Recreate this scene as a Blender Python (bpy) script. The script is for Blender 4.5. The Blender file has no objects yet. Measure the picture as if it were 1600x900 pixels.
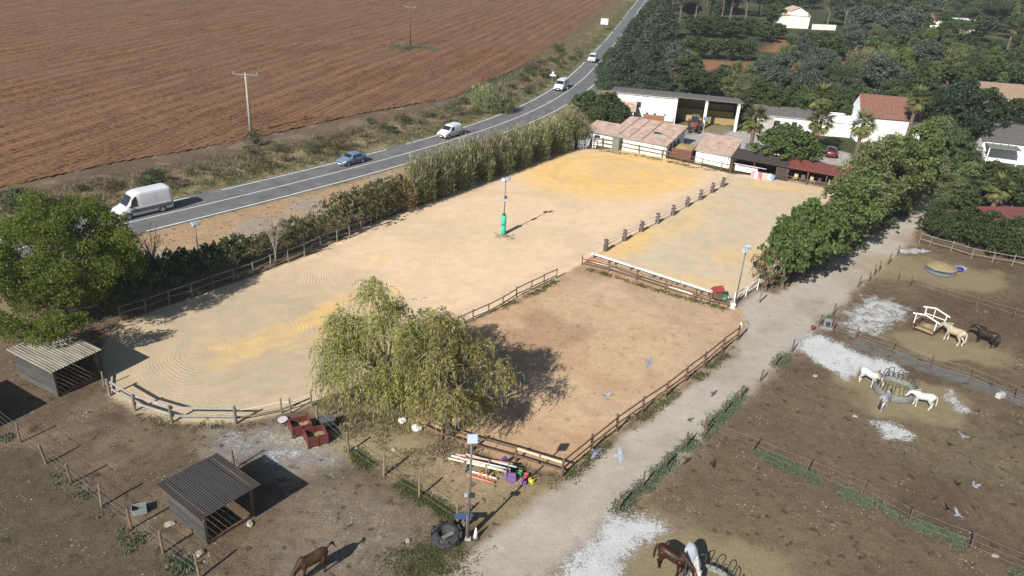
import bpy, bmesh, math, random
import numpy as np
from mathutils import Vector, Matrix

S = bpy.context.scene
COL = S.collection
random.seed(7)
RNG = np.random.default_rng(7)

# ------------------------------------------------------------------ camera
FPX, PITCH, ROLL, CAMH = 1200.0, math.radians(26), math.radians(3.5), 31.0   # drone, 31 m up
FW = np.array([0, math.cos(PITCH), -math.sin(PITCH)])
_r = np.array([1.0, 0, 0]); _u = np.cross(_r, FW)
RT = math.cos(ROLL)*_r + math.sin(ROLL)*_u
UP = -math.sin(ROLL)*_r + math.cos(ROLL)*_u
cam = bpy.data.cameras.new('camera')
cam.sensor_width = 36; cam.lens = 36*FPX/1600; cam.clip_end = 6000; cam.clip_start = 0.5
camo = bpy.data.objects.new('camera', cam); COL.objects.link(camo)
camo.matrix_world = Matrix([[RT[0], UP[0], -FW[0], 0], [RT[1], UP[1], -FW[1], 0], [RT[2], UP[2], -FW[2], CAMH], [0, 0, 0, 1]])
S.camera = camo

def G(px, py, z=0.0):
    """point at height z seen at a photograph pixel"""
    d = FW*FPX + RT*(px-800) - UP*(py-450)
    t = (z-CAMH)/d[2]
    return np.array([0, 0, CAMH]) + t*d
def GV(px, py, z=0.0): return Vector(G(px, py, z))
def P2(px, py): return G(px, py)[:2]

# ------------------------------------------------------------------ light
SUN_AZ, SUN_EL = math.radians(57.6), math.radians(33.6)     # shadows fall towards SUN_AZ (from +x, counter-clockwise)
sx, sy = -math.cos(SUN_AZ), -math.sin(SUN_AZ)
W = bpy.data.worlds.new('World'); S.world = W; W.use_nodes = True
nt = W.node_tree; bg = nt.nodes['Background']
sky = nt.nodes.new('ShaderNodeTexSky'); sky.sky_type = 'NISHITA'; sky.sun_disc = False
sky.sun_elevation = SUN_EL; sky.sun_rotation = math.atan2(sx, sy); sky.air_density = 1.0; sky.dust_density = 0.6; sky.ozone_density = 1.0
nt.links.new(sky.outputs[0], bg.inputs[0]); bg.inputs[1].default_value = 0.058
sl = bpy.data.lights.new('sun', 'SUN'); sl.energy = 5.0; sl.angle = math.radians(0.53); sl.color = (1.0, 0.95, 0.865)
slo = bpy.data.objects.new('sun', sl); COL.objects.link(slo); slo.location = (0, 0, 80)
slo.rotation_euler = Vector((-sx*math.cos(SUN_EL), -sy*math.cos(SUN_EL), -math.sin(SUN_EL))).to_track_quat('-Z', 'Y').to_euler()
S.view_settings.view_transform = 'Standard'; S.view_settings.look = 'None'
S.view_settings.exposure = 0.66; S.view_settings.gamma = 1.0; S.view_settings.use_curve_mapping = False

# ------------------------------------------------------------------ object helpers
def tag(o, label=None, cat=None, group=None, kind=None):
    if label: o['label'] = label
    if cat: o['category'] = cat
    if group: o['group'] = group
    if kind: o['kind'] = kind
    return o
def thing(name, label, cat, loc=(0, 0, 0), rz=0.0, group=None, sc=1.0):
    o = bpy.data.objects.new(name, None); COL.objects.link(o)
    o.empty_display_size = 0.3
    o.location = Vector(loc); o.rotation_euler = (0, 0, rz); o.scale = (sc, sc, sc)
    return tag(o, label, cat, group)
def link(name, me, mat=None, parent=None, smooth=False):
    if mat is not None and not me.materials: me.materials.append(mat)
    if smooth: me.polygons.foreach_set('use_smooth', [True]*len(me.polygons))
    o = bpy.data.objects.new(name, me); COL.objects.link(o)
    if parent is not None: o.parent = parent
    return o
def copy_tree(o, parent=None):
    c = o.copy(); COL.objects.link(c)
    if parent is not None: c.parent = parent
    for ch in list(o.children): copy_tree(ch, c)
    return c

class MB:
    """collects shapes; build() links them as one mesh object"""
    def __init__(s): s.v = []; s.f = []
    def add(s, vs, fs):
        n = len(s.v); s.v += [tuple(map(float, p)) for p in vs]; s.f += [tuple(i+n for i in f) for f in fs]; return s
    def hexa(s, p):
        return s.add(p, [(0, 3, 2, 1), (4, 5, 6, 7), (0, 1, 5, 4), (1, 2, 6, 5), (2, 3, 7, 6), (3, 0, 4, 7)])
    def box(s, c, d, rz=0.0):
        cx, cy, cz = c; a, b, h = d[0]/2, d[1]/2, d[2]/2; co, si = math.cos(rz), math.sin(rz)
        return s.hexa([(cx+x*co-y*si, cy+x*si+y*co, cz+z) for z in (-h, h) for x, y in ((-a, -b), (a, -b), (a, b), (-a, b))])
    def beam(s, p, q, w, h, up=(0, 0, 1)):
        p = Vector(p); q = Vector(q); d = (q-p).normalized(); u = Vector(up)
        if abs(d.dot(u)) > .98: u = Vector((0, 1, 0))
        r = d.cross(u).normalized(); u = r.cross(d).normalized()
        c = [(-w/2, -h/2), (w/2, -h/2), (w/2, h/2), (-w/2, h/2)]
        return s.hexa([e+r*a+u*b for e in (p, q) for a, b in c])
    def tube(s, pts, rad, n=8, cap=True):
        pts = [Vector(p) for p in pts]; m = len(pts)
        if not hasattr(rad, '__len__'): rad = [rad]*m
        vs = []; u = None
        for i, p in enumerate(pts):
            d = (pts[min(i+1, m-1)]-pts[max(i-1, 0)]).normalized()
            if u is None: u = d.orthogonal().normalized()
            else:
                u = u - d*u.dot(d)
                u = u.normalized() if u.length > 1e-6 else d.orthogonal().normalized()
            w = d.cross(u)
            for k in range(n):
                a = 2*math.pi*k/n; vs.append(p+(u*math.cos(a)+w*math.sin(a))*rad[i])
        fs = [(i*n+k, i*n+(k+1) % n, (i+1)*n+(k+1) % n, (i+1)*n+k) for i in range(m-1) for k in range(n)]
        if cap: fs += [tuple(range(n-1, -1, -1)), tuple((m-1)*n+k for k in range(n))]
        return s.add(vs, fs)
    def lathe(s, prof, n=16, c=(0, 0, 0), axis='z'):
        vs = []
        for r, h in prof:
            for k in range(n):
                a = 2*math.pi*k/n; x, y = r*math.cos(a), r*math.sin(a)
                vs.append((c[0]+x, c[1]+y, c[2]+h) if axis == 'z' else (c[0]+x, c[1]+h, c[2]+y))
        m = len(prof)
        fs = [(i*n+k, i*n+(k+1) % n, (i+1)*n+(k+1) % n, (i+1)*n+k) for i in range(m-1) for k in range(n)]
        fs += [tuple(range(n-1, -1, -1)), tuple((m-1)*n+k for k in range(n))]
        return s.add(vs, fs)
    def mesh(s, name):
        me = bpy.data.meshes.new(name); me.from_pydata(s.v, [], s.f); me.update()
        return me
    def build(s, name, mat, parent=None, smooth=False, off=None, bevel=0):
        if off is not None: s.v = [(x-off[0], y-off[1], z-off[2]) for x, y, z in s.v]
        me = s.mesh(name)
        bm = bmesh.new(); bm.from_mesh(me); bmesh.ops.recalc_face_normals(bm, faces=bm.faces)
        if bevel:
            bmesh.ops.bevel(bm, geom=[e for e in bm.edges if len(e.link_faces) == 2 and e.calc_face_angle(0) > .5], offset=bevel, segments=1, affect='EDGES')
        bm.to_mesh(me); bm.free()
        return link(name, me, mat, parent, smooth)

def np_mesh(name, verts, faces, mat=None, smooth=False):
    """verts (n,3), faces (m,k) int array"""
    me = bpy.data.meshes.new(name); faces = np.asarray(faces, np.int32); k = faces.shape[1]
    me.vertices.add(len(verts)); me.vertices.foreach_set('co', np.asarray(verts, np.float32).ravel())
    me.loops.add(faces.size); me.loops.foreach_set('vertex_index', faces.ravel())
    me.polygons.add(len(faces)); me.polygons.foreach_set('loop_start', np.arange(0, faces.size, k, dtype=np.int32))
    me.polygons.foreach_set('loop_total', np.full(len(faces), k, np.int32))
    if smooth: me.polygons.foreach_set('use_smooth', np.ones(len(faces), bool))
    me.update(calc_edges=True)
    if mat: me.materials.append(mat)
    return me
def set_attr(me, name, arr, typ='FLOAT'):
    a = me.attributes.new(name, 'FLOAT_COLOR' if typ == 'COL' else typ, 'POINT')
    if typ == 'COL':
        arr = np.concatenate([arr, np.ones((len(arr), 1))], 1); a.data.foreach_set('color', arr.astype(np.float32).ravel())
    else: a.data.foreach_set('value', arr.astype(np.float32).ravel())

# ------------------------------------------------------------------ numpy noise and masks
_PERM = RNG.random((256, 256))
def vnoise(x, y, seed=0):
    x = x+seed*17.31; y = y+seed*9.77
    xi = np.floor(x).astype(int); yi = np.floor(y).astype(int); fx = x-xi; fy = y-yi
    fx = fx*fx*(3-2*fx); fy = fy*fy*(3-2*fy)
    g = lambda a, b: _PERM[a & 255, b & 255]
    return (g(xi, yi)*(1-fx)+g(xi+1, yi)*fx)*(1-fy)+(g(xi, yi+1)*(1-fx)+g(xi+1, yi+1)*fx)*fy
def fbm(x, y, sc, seed=0, o=4):
    t = 0; a = .5; f = 1/sc; n = 0
    for i in range(o): t = t+a*vnoise(x*f, y*f, seed+i*3); n += a; a *= .5; f *= 2.03
    return t/n
def inpoly(x, y, poly):
    ins = np.zeros(x.shape, bool); n = len(poly)
    for i in range(n):
        x1, y1 = poly[i]; x2, y2 = poly[(i+1) % n]
        if y1 == y2: continue
        c = ((y1 > y) != (y2 > y)) & (x < (x2-x1)*(y-y1)/(y2-y1)+x1); ins ^= c
    return ins
def pdist(x, y, pts, closed=True):
    d = np.full(x.shape, 1e9); n = len(pts)
    for i in range(n if closed else n-1):
        x1, y1 = pts[i]; x2, y2 = pts[(i+1) % n]; dx, dy = x2-x1, y2-y1; l = dx*dx+dy*dy+1e-9
        t = np.clip(((x-x1)*dx+(y-y1)*dy)/l, 0, 1); d = np.minimum(d, np.hypot(x-x1-t*dx, y-y1-t*dy))
    return d
def sstep(a, b, t):
    t = np.clip((t-a)/(b-a), 0, 1); return t*t*(3-2*t)
def pmask(x, y, px, soft, wob=0.0, wsc=2.0, seed=0):
    """soft mask of a polygon given in photograph pixels on the ground"""
    poly = [P2(*p) for p in px]
    sd = pdist(x, y, poly); sd = np.where(inpoly(x, y, poly), sd, -sd)
    if wob: sd = sd+(fbm(x, y, wsc, seed)-.5)*2*wob
    return sstep(-soft, soft, sd)
def blob(x, y, px, py, rx, ry, ang=0, soft=.5, wob=.6, seed=0):
    """soft ellipse of radii in metres round a pixel"""
    c = P2(px, py); co, si = math.cos(ang), math.sin(ang); u = (x-c[0])*co+(y-c[1])*si; v = -(x-c[0])*si+(y-c[1])*co
    r = np.sqrt((u/rx)**2+(v/ry)**2)+(fbm(x, y, max(min(rx, ry)*.7, .5), seed)-.5)*wob*2
    return sstep(1+soft*.5, 1-soft*.5, r)

# ------------------------------------------------------------------ materials
MATS = {}
def new_mat(name):
    m = bpy.data.materials.new(name); m.use_nodes = True; MATS[name] = m
    return m, m.node_tree, m.node_tree.nodes['Principled BSDF']
def rgb(c): return (c[0], c[1], c[2], 1)
def mat(name, c1, c2=None, rough=.7, sc=6.0, bump=0.0, bsc=None, metal=0.0, spec=.35, stretch=(1, 1, 1), detail=4, rnd=0.0):
    """two-tone noise material in object space; rnd varies brightness per object"""
    m, t, b = new_mat(name); N = t.nodes.new; L = t.links.new
    b.inputs['Roughness'].default_value = rough; b.inputs['Metallic'].default_value = metal
    b.inputs['Specular IOR Level'].default_value = spec
    c2 = c2 or tuple(x*.7 for x in c1)
    tc = N('ShaderNodeTexCoord'); mp = N('ShaderNodeMapping'); mp.inputs['Scale'].default_value = stretch
    L(tc.outputs['Object'], mp.inputs[0])
    n = N('ShaderNodeTexNoise'); n.inputs['Scale'].default_value = sc; n.inputs['Detail'].default_value = detail; n.inputs['Roughness'].default_value = .65
    L(mp.outputs[0], n.inputs['Vector'])
    r = N('ShaderNodeValToRGB'); r.color_ramp.elements[0].position = .33; r.color_ramp.elements[1].position = .67
    r.color_ramp.elements[0].color = rgb(c2); r.color_ramp.elements[1].color = rgb(c1)
    L(n.outputs[0], r.inputs[0]); out = r.outputs[0]
    if rnd:
        oi = N('ShaderNodeObjectInfo'); ma = N('ShaderNodeMath'); ma.operation = 'MULTIPLY_ADD'; ma.inputs[1].default_value = 2*rnd; ma.inputs[2].default_value = 1-rnd
        L(oi.outputs['Random'], ma.inputs[0]); hs = N('ShaderNodeHueSaturation'); L(ma.outputs[0], hs.inputs['Value']); L(out, hs.inputs['Color']); out = hs.outputs[0]
    L(out, b.inputs['Base Color'])
    if bump:
        n2 = N('ShaderNodeTexNoise'); n2.inputs['Scale'].default_value = bsc or sc*3; n2.inputs['Detail'].default_value = 5; L(mp.outputs[0], n2.inputs['Vector'])
        bp = N('ShaderNodeBump'); bp.inputs['Strength'].default_value = .8; bp.inputs['Distance'].default_value = bump
        L(n2.outputs[0], bp.inputs['Height']); L(bp.outputs[0], b.inputs['Normal'])
    return m
def plain(name, c, rough=.5, metal=0.0, spec=.5):
    m, t, b = new_mat(name); b.inputs['Base Color'].default_value = rgb(c); b.inputs['Roughness'].default_value = rough
    b.inputs['Metallic'].default_value = metal; b.inputs['Specular IOR Level'].default_value = spec
    return m
def leaf_mat(name, c1, c2, trans=.35, rough=.55, c3=None):
    """leaves: per-leaf tint from the 'tint' attribute, per-tree shift from the object"""
    m, t, b = new_mat(name); N = t.nodes.new; L = t.links.new
    at = N('ShaderNodeAttribute'); at.attribute_name = 'tint'
    r = N('ShaderNodeValToRGB'); r.color_ramp.elements[0].color = rgb(c1); r.color_ramp.elements[1].color = rgb(c2)
    if c3: e = r.color_ramp.elements.new(.9); e.color = rgb(c2); r.color_ramp.elements[2].color = rgb(c3)
    L(at.outputs['Fac'], r.inputs[0])
    oi = N('ShaderNodeObjectInfo'); hs = N('ShaderNodeHueSaturation')
    ma = N('ShaderNodeMath'); ma.operation = 'MULTIPLY_ADD'; ma.inputs[1].default_value = .35; ma.inputs[2].default_value = .83; L(oi.outputs['Random'], ma.inputs[0]); L(ma.outputs[0], hs.inputs['Value'])
    mb = N('ShaderNodeMath'); mb.operation = 'MULTIPLY_ADD'; mb.inputs[1].default_value = .03; mb.inputs[2].default_value = .485; L(oi.outputs['Random'], mb.inputs[0]); L(mb.outputs[0], hs.inputs['Hue'])
    L(r.outputs[0], hs.inputs['Color']); L(hs.outputs[0], b.inputs['Base Color'])
    b.inputs['Roughness'].default_value = rough; b.inputs['Specular IOR Level'].default_value = .25
    tr = N('ShaderNodeBsdfTranslucent'); L(hs.outputs[0], tr.inputs[0]); mx = N('ShaderNodeMixShader'); mx.inputs[0].default_value = trans
    L(b.outputs[0], mx.inputs[1]); L(tr.outputs[0], mx.inputs[2]); L(mx.outputs[0], t.nodes['Material Output'].inputs[0])
    return m
# ================================================================== THE SETTING
ARENA = [(158, 560), (172, 617), (211, 642), (269, 660), (369, 662), (440, 646), (490, 630), (600, 578), (700, 522), (739, 501), (869, 435), (908, 413), (925, 401), (946, 391), (1128, 291), (1140, 271), (1096, 259), (1034, 246), (969, 234), (916, 233), (870, 238), (800, 263), (690, 308), (580, 352), (476, 402), (366, 442), (265, 478), (190, 503), (165, 530)]
SMALL = [(925, 401), (1145, 471), (1180, 451), (1205, 432), (1255, 350), (1310, 300), (1290, 292), (1210, 277), (1140, 271), (1128, 291)]
PADDOCK = [(739, 502), (869, 436), (908, 414), (925, 402), (1145, 472), (1160, 500), (1152, 532), (1100, 574), (1039, 621), (964, 674), (878, 746), (806, 723), (738, 704), (650, 660), (660, 560)]
TRACK = [(680, 915), (790, 822), (880, 756), (964, 692), (1039, 637), (1100, 592), (1152, 548), (1162, 505), (1152, 478), (1185, 455), (1215, 462), (1290, 418), (1360, 373), (1425, 330), (1462, 285), (1480, 262), (1500, 262), (1478, 300), (1440, 350), (1400, 398), (1340, 447), (1300, 490), (1240, 546), (1187, 597), (1101, 676), (1040, 733), (966, 800), (845, 915)]
FIELD = [(-420, 420), (0, 296), (160, 260), (300, 236), (420, 212), (560, 180), (640, 166), (712, 152), (760, 128), (800, 112), (840, 92), (880, 72), (918, 40), (950, 18), (972, 0), (1000, -40), (700, -95), (200, -95), (-500, -60)]
VERGE_S = [(150, 400), (231, 365), (312, 345), (400, 323), (612, 268), (690, 240), (640, 285), (560, 320), (470, 345), (400, 372), (300, 400), (200, 430)]

# --- road centre line from the painted edge and middle lines
_L = np.array([P2(*p) for p in [(184, 334), (400, 285.5), (500, 262), (642, 224.5), (729, 200), (800, 175), (832, 159), (869, 137), (889, 122), (911, 100), (932, 78), (949, 60), (962, 45), (977, 25), (997, 0)]])
def resample(p, st):
    d = np.r_[0, np.cumsum(np.hypot(*np.diff(p, axis=0).T))]; s = np.arange(0, d[-1], st)
    return np.c_[np.interp(s, d, p[:, 0]), np.interp(s, d, p[:, 1])]
def smooth_line(p, st=2.0, it=60):
    e0 = p[0]+(p[0]-p[1])/np.hypot(*(p[0]-p[1]))*90; e1 = p[-1]+(p[-1]-p[-2])/np.hypot(*(p[-1]-p[-2]))*300
    q = resample(np.vstack([e0, p, e1]), st)
    for _ in range(it): q[1:-1] = .25*q[:-2]+.5*q[1:-1]+.25*q[2:]
    return q
ROADL = smooth_line(_L)
_t = np.gradient(ROADL, axis=0); _t /= np.hypot(_t[:, 0], _t[:, 1])[:, None]
ROADN = np.c_[_t[:, 1], -_t[:, 0]]                     # to the right of travel (towards the arena)
def road_at(off): return ROADL+ROADN*off
ROADC = road_at(3.2)

# --- ground colours and masks, all in metres on the ground
CD = dict(dirt=(.138, .098, .065), dirt2=(.095, .068, .046), sand=(.620, .462, .312), yel=(.66, .430, .150), sandg=(.50, .408, .285), pad=(.425, .285, .175), track=(.345, .300, .250), field=(.205, .105, .060), vsand=(.36, .245, .150), dry=(.27, .215, .125), hay=(.150, .120, .074), green=(.050, .062, .024), gravel=(.15, .145, .14), wood=(.10, .085, .05), yard=(.36, .34, .32))
def paint(x, y):
    n1 = fbm(x, y, 9, 1); n2 = fbm(x, y, 2.2, 2); n3 = fbm(x, y, .8, 3)
    C = np.array(CD['dirt'])[None]*(1-.0)*np.ones((len(x), 1))
    def lay(c, m, amt=1.0):
        nonlocal C
        c = np.array(CD[c] if isinstance(c, str) else c); m = np.clip(m*amt, 0, 1)[:, None]; C = C*(1-m)+c[None]*m
    lay('dirt2', sstep(.42, .62, n1), .7)
    lay((.25, .19, .125), sstep(.55, .75, n2), .5)
    # beyond the road and yard: dry grass and orchard soil
    far = sstep(96, 112, y-.0*x)*sstep(14, 20, x-.12*(y-100)) + sstep(140, 150, y)
    lay((.125, .108, .058), np.clip(far, 0, 1)); lay((.044, .054, .022), np.clip(far, 0, 1)*sstep(.22, .46, fbm(x, y, 14, 9)), .92)
    for p in ([(1060, 92), (1180, 97), (1175, 112), (1050, 108)], [(1240, 60), (1205, 62), (1190, 80), (1230, 84)], [(1300, 90), (1340, 92), (1340, 108), (1300, 106)]):
        lay((.26, .13, .07), pmask(x, y, p, 3, 3, 6), .9)
    # roadside verges
    d = pdist(x, y, [tuple(p) for p in ROADC[::3]], False)
    lay('dry', sstep(16, 8, d), .85); lay('green', sstep(9, 4, d)*sstep(.45, .6, n2), .5)
    lay('vsand', pmask(x, y, VERGE_S, .8, .8, 2.5, 4)); lay((.30, .27, .23), pmask(x, y, VERGE_S, .8)*sstep(.52, .64, fbm(x, y, 3.5, 12)), .6)
    # pastures
    left = pmask(x, y, [(-60, 620), (120, 640), (170, 620), (215, 650), (270, 665), (370, 668), (490, 640), (545, 700), (655, 775), (715, 815), (690, 920), (-200, 960)], 1.0, .5)
    lay((.120, .089, .061), left, .9); lay((.176, .130, .085), left*sstep(.50, .66, n2), .7); lay((.075, .06, .046), left*sstep(.60, .72, fbm(x, y, 1.3, 21)), .6)
    lay((.088, .070, .050), pmask(x, y, [(-200, 700), (30, 705), (112, 765), (255, 872), (310, 915), (-200, 960)], .5, .3), .8)
    lay((.215, .178, .138), pmask(x, y, [(480, 750), (560, 745), (650, 800), (690, 870), (600, 915), (430, 915), (450, 820)], 1.5, 1.2), .55)
    lay('dry', pmask(x, y, [(490, 640), (620, 660), (740, 705), (810, 728), (870, 755), (800, 815), (720, 812), (655, 772), (600, 740), (545, 700)], .5, .5), .8)
    lay((.34, .25, .165), pmask(x, y, [(640, 690), (740, 708), (800, 730), (790, 765), (730, 790), (690, 740)], .6, .6), .45)
    right = pmask(x, y, [(1101, 680), (1187, 602), (1240, 550), (1301, 494), (1402, 402), (1440, 384), (1700, 440), (1900, 960), (860, 960), (966, 802)], .5, .4)
    lay((.130, .091, .059), right, .9); lay((.092, .067, .046), right*sstep(.5, .68, fbm(x, y, 5, 31)), .7)
    lay((.140, .103, .064), right*pmask(x, y, [(1101, 690), (1260, 752), (1420, 830), (1600, 905), (1600, 960), (900, 960), (1010, 800)], 1.0, .6), .7)
    for (px, py, rx, ry, a, s) in [(1415, 620, 6.5, 3.6, -.25, 1), (1475, 540, 7, 3.2, -.2, 2), (1450, 425, 8, 5, -.1, 3), (1090, 880, 8, 4.5, .1, 4), (1490, 700, 9, 4, -.3, 6)]:
        lay('hay', blob(x, y, px, py, rx, ry, a, 1.5, .8, 40+s), .8)
    lay((.30, .285, .27), pmask(x, y, [(330, 672), (470, 662), (545, 690), (510, 722), (440, 738), (395, 718), (350, 722)], 1.6, 1.2, 2, 208), .75)
    lay('gravel', pmask(x, y, [(1325, 530), (1400, 548), (1500, 585), (1600, 618), (1700, 650), (1700, 665), (1590, 632), (1490, 598), (1395, 562), (1330, 540)], .5, .5, 1.2), .8)
    # yard, track
    yard = pmask(x, y, [(1040, 200), (1150, 205), (1180, 205), (1330, 240), (1330, 262), (1180, 245), (1068, 240), (1068, 222)], .8, .5)
    lay('yard', yard); lay('hay', pmask(x, y, [(1056, 196), (1148, 200), (1130, 214), (1100, 206), (1060, 214)], .6, .8), .7)
    tk = pmask(x, y, TRACK, .55, .55, 1.6, 5); lay((.36, .27, .18), pmask(x, y, [(p[0], p[1]) for p in TRACK], 1.6, .6, 2, 6), .8)
    lay('track', tk); lay((.275, .232, .185), tk*sstep(.5, .68, n2), .5); lay((.40, .362, .315), tk*sstep(.45, .62, fbm(x, y, 6, 33)), .6)
    # arenas
    ar = pmask(x, y, ARENA, .25, .2, 1.0, 7); sm = pmask(x, y, SMALL, .25, .2, 1.0, 8); pd = pmask(x, y, PADDOCK, .3, .3, 1.2, 9)
    lay('pad', pd); lay((.48, .345, .222), pd*sstep(.48, .62, fbm(x, y, 4, 61)), .7); lay((.335, .215, .130), pd*sstep(.5, .68, fbm(x, y, 6, 62)), .8)
    lay((.46, .345, .235), pd*pmask(x, y, [(880, 425), (1150, 482), (1152, 530), (1040, 618), (960, 670), (935, 655), (1060, 560), (1080, 510), (900, 460)], 1.2, 1.5, 3), .55)
    lay('sand', ar); lay('sandg', sm)
    c = P2(330, 540); rl = np.hypot(x-c[0], y-c[1]); lay((.400, .325, .222), ar*sstep(21, 8, rl), .9)
    c2 = P2(955, 268); u, v = (x-c2[0])*.86+(y-c2[1])*.5, -(x-c2[0])*.5+(y-c2[1])*.86
    rr = np.sqrt((u/15)**2+(v/11.5)**2); th = np.arctan2(v, u)
    st = fbm(rr*16+n2*.8, th*1.6+rr*.6, 1.3, 71)
    lay('yel', ar*sstep(1.06, .62, rr+(st-.5)*.5)*(.72+.28*sstep(.36, .58, st)))
    lay((.50, .39, .26), ar*sstep(.25, .0, abs(rr-.55))*sstep(.5, .65, st), .45)
    for (px, py, rx, ry, a, s, am) in [(485, 512, 6.5, 2.6, .55, 1, .40), (560, 470, 4, 1.6, .9, 2, .42), (590, 405, 2.0, .9, .9, 5, .25), (415, 542, 4, 1.4, .6, 3, .34), (350, 230, 1, 1, 0, 4, 0), (770, 270, 4, 1.2, .9, 8, .4)]:
        lay('yel', ar*blob(x, y, px, py, rx, ry, a, 1.3, 1.2, 80+s)*sstep(.34, .58, fbm((x*.6+y*.8)*.35, (x*.8-y*.6)*1.6, 1.4, 120+s)), min(1, am*1.35))
    for (px, py, rx, ry, a, s, am) in [(975, 385, 6, 1.6, .9, 1, .6), (1150, 400, 3.0, 2.0, .6, 2, .45), (1210, 292, 5, 1.3, -.1, 3, .6), (1060, 350, 9, 1.8, .95, 4, .35), (1085, 440, 4, 1.4, -.3, 5, .35)]:
        lay('yel', sm*blob(x, y, px, py, rx, ry, a, 1.0, .9, 90+s), am)
    lay((.46, .37, .25), np.clip(ar+sm, 0, 1)*sstep(.5, .7, fbm(x, y, 7, 65)), .35)
    ed = pdist(x, y, [P2(*p) for p in ARENA]); lay((.47, .36, .245), ar*sstep(2.6, 1.6, ed)*sstep(.5, 1.0, ed)*(.3+.7*n2), .55)
    C *= (.90+.2*n3)[:, None]
    # white litter, kept as its own mask so the shader can break it into chips
    W_ = np.zeros(len(x))
    def wh(m, a=1.0):
        nonlocal W_; W_ = np.maximum(W_, m*a)
    wh(pmask(x, y, [(945, 802), (1005, 798), (1050, 812), (1052, 832), (1010, 852), (985, 885), (975, 930), (840, 930), (885, 880), (925, 840)], 1.6, .9, 1.8, 101))
    wh(pmask(x, y, [(1243, 524), (1280, 522), (1335, 545), (1400, 565), (1425, 585), (1400, 590), (1345, 588), (1318, 596), (1290, 580), (1262, 555), (1240, 545)], 1.3, .8, 1.6, 102), .95)
    wh(pmask(x, y, [(1340, 460), (1395, 462), (1425, 480), (1415, 498), (1380, 530), (1330, 527), (1300, 505), (1318, 478)], 1.3, 1.0, 2, 103), .74)
    wh(pmask(x, y, [(1355, 655), (1400, 655), (1430, 680), (1415, 692), (1380, 685)], .7, .6, 1.2, 104), .85)
    wh(pmask(x, y, [(1470, 605), (1490, 606), (1510, 635), (1540, 650), (1500, 648), (1478, 625)], .6, .6, 1.2, 105), .75)
    wh(blob(x, y, 1425, 392, 2.2, .8, .3, .8, .5, 106), .8); wh(blob(x, y, 1495, 418, 1.6, .8, .1, .8, .5, 107), .7)
    wh(pmask(x, y, [(330, 672), (470, 662), (540, 690), (505, 720), (440, 735), (395, 715), (350, 720)], 1.6, 1.2, 2, 108), .50)
    wh(pmask(x, y, [(395, 705), (460, 690), (500, 695), (470, 715), (420, 730)], .8, .8, 1.5, 109), .62)
    wh(pmask(x, y, [(450, 770), (560, 760), (660, 810), (680, 860), (600, 905), (480, 900)], 2.0, 1.0), .33)
    wh(pmask(x, y, [(905, 770), (1100, 790), (1130, 850), (1060, 880), (1000, 850)], 1.5, 1.0), .30)
    hay = np.zeros(len(x))
    for (px, py, rx, ry, a) in [(1415, 620, 6.5, 3.6, -.25), (1475, 540, 7, 3.2, -.2), (1450, 425, 8, 5, -.1), (1090, 880, 8, 4.5, .1), (560, 690, 6, 2.5, 0), (1100, 198, 8, 3, 0)]:
        hay = np.maximum(hay, blob(x, y, px, py, rx, ry, a, .9, .5, 111))
    # harrow rings: distance from the nearest turning centre
    ph = np.zeros(len(x)); rm = np.zeros(len(x)); best = np.full(len(x), 9.); sec = np.full(len(x), 9.)
    for (px, py, R) in [(335, 545, 11), (420, 515, 8), (640, 408, 9), (560, 430, 7), (735, 385, 7), (955, 268, 16), (1085, 405, 9), (1160, 330, 10), (850, 330, 10)]:
        c = P2(px, py); r = np.hypot((x-c[0])*(1+.25*math.sin(px)), y-c[1]); k = r/R; w = k < best
        ph = np.where(w, r+(n2-.5)*.9, ph); sec = np.where(w, best, np.minimum(sec, k)); best = np.minimum(best, k)
    ringm = np.clip(ar+sm, 0, 1)*sstep(1.15, .75, best)*sstep(.03, .22, sec-best)*(.12+.88*sstep(.42, .62, fbm(x, y, 4, 66)))
    sandm = np.clip(ar+sm+pd*.62+tk*.80*(1-np.clip(ar+sm+pd, 0, 1)), 0, 1)
    return C, W_, hay, ph, ringm, sandm, np.clip(tk+ar*.0, 0, 1), dict(ar=ar, sm=sm, pd=pd, tk=tk)

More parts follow.
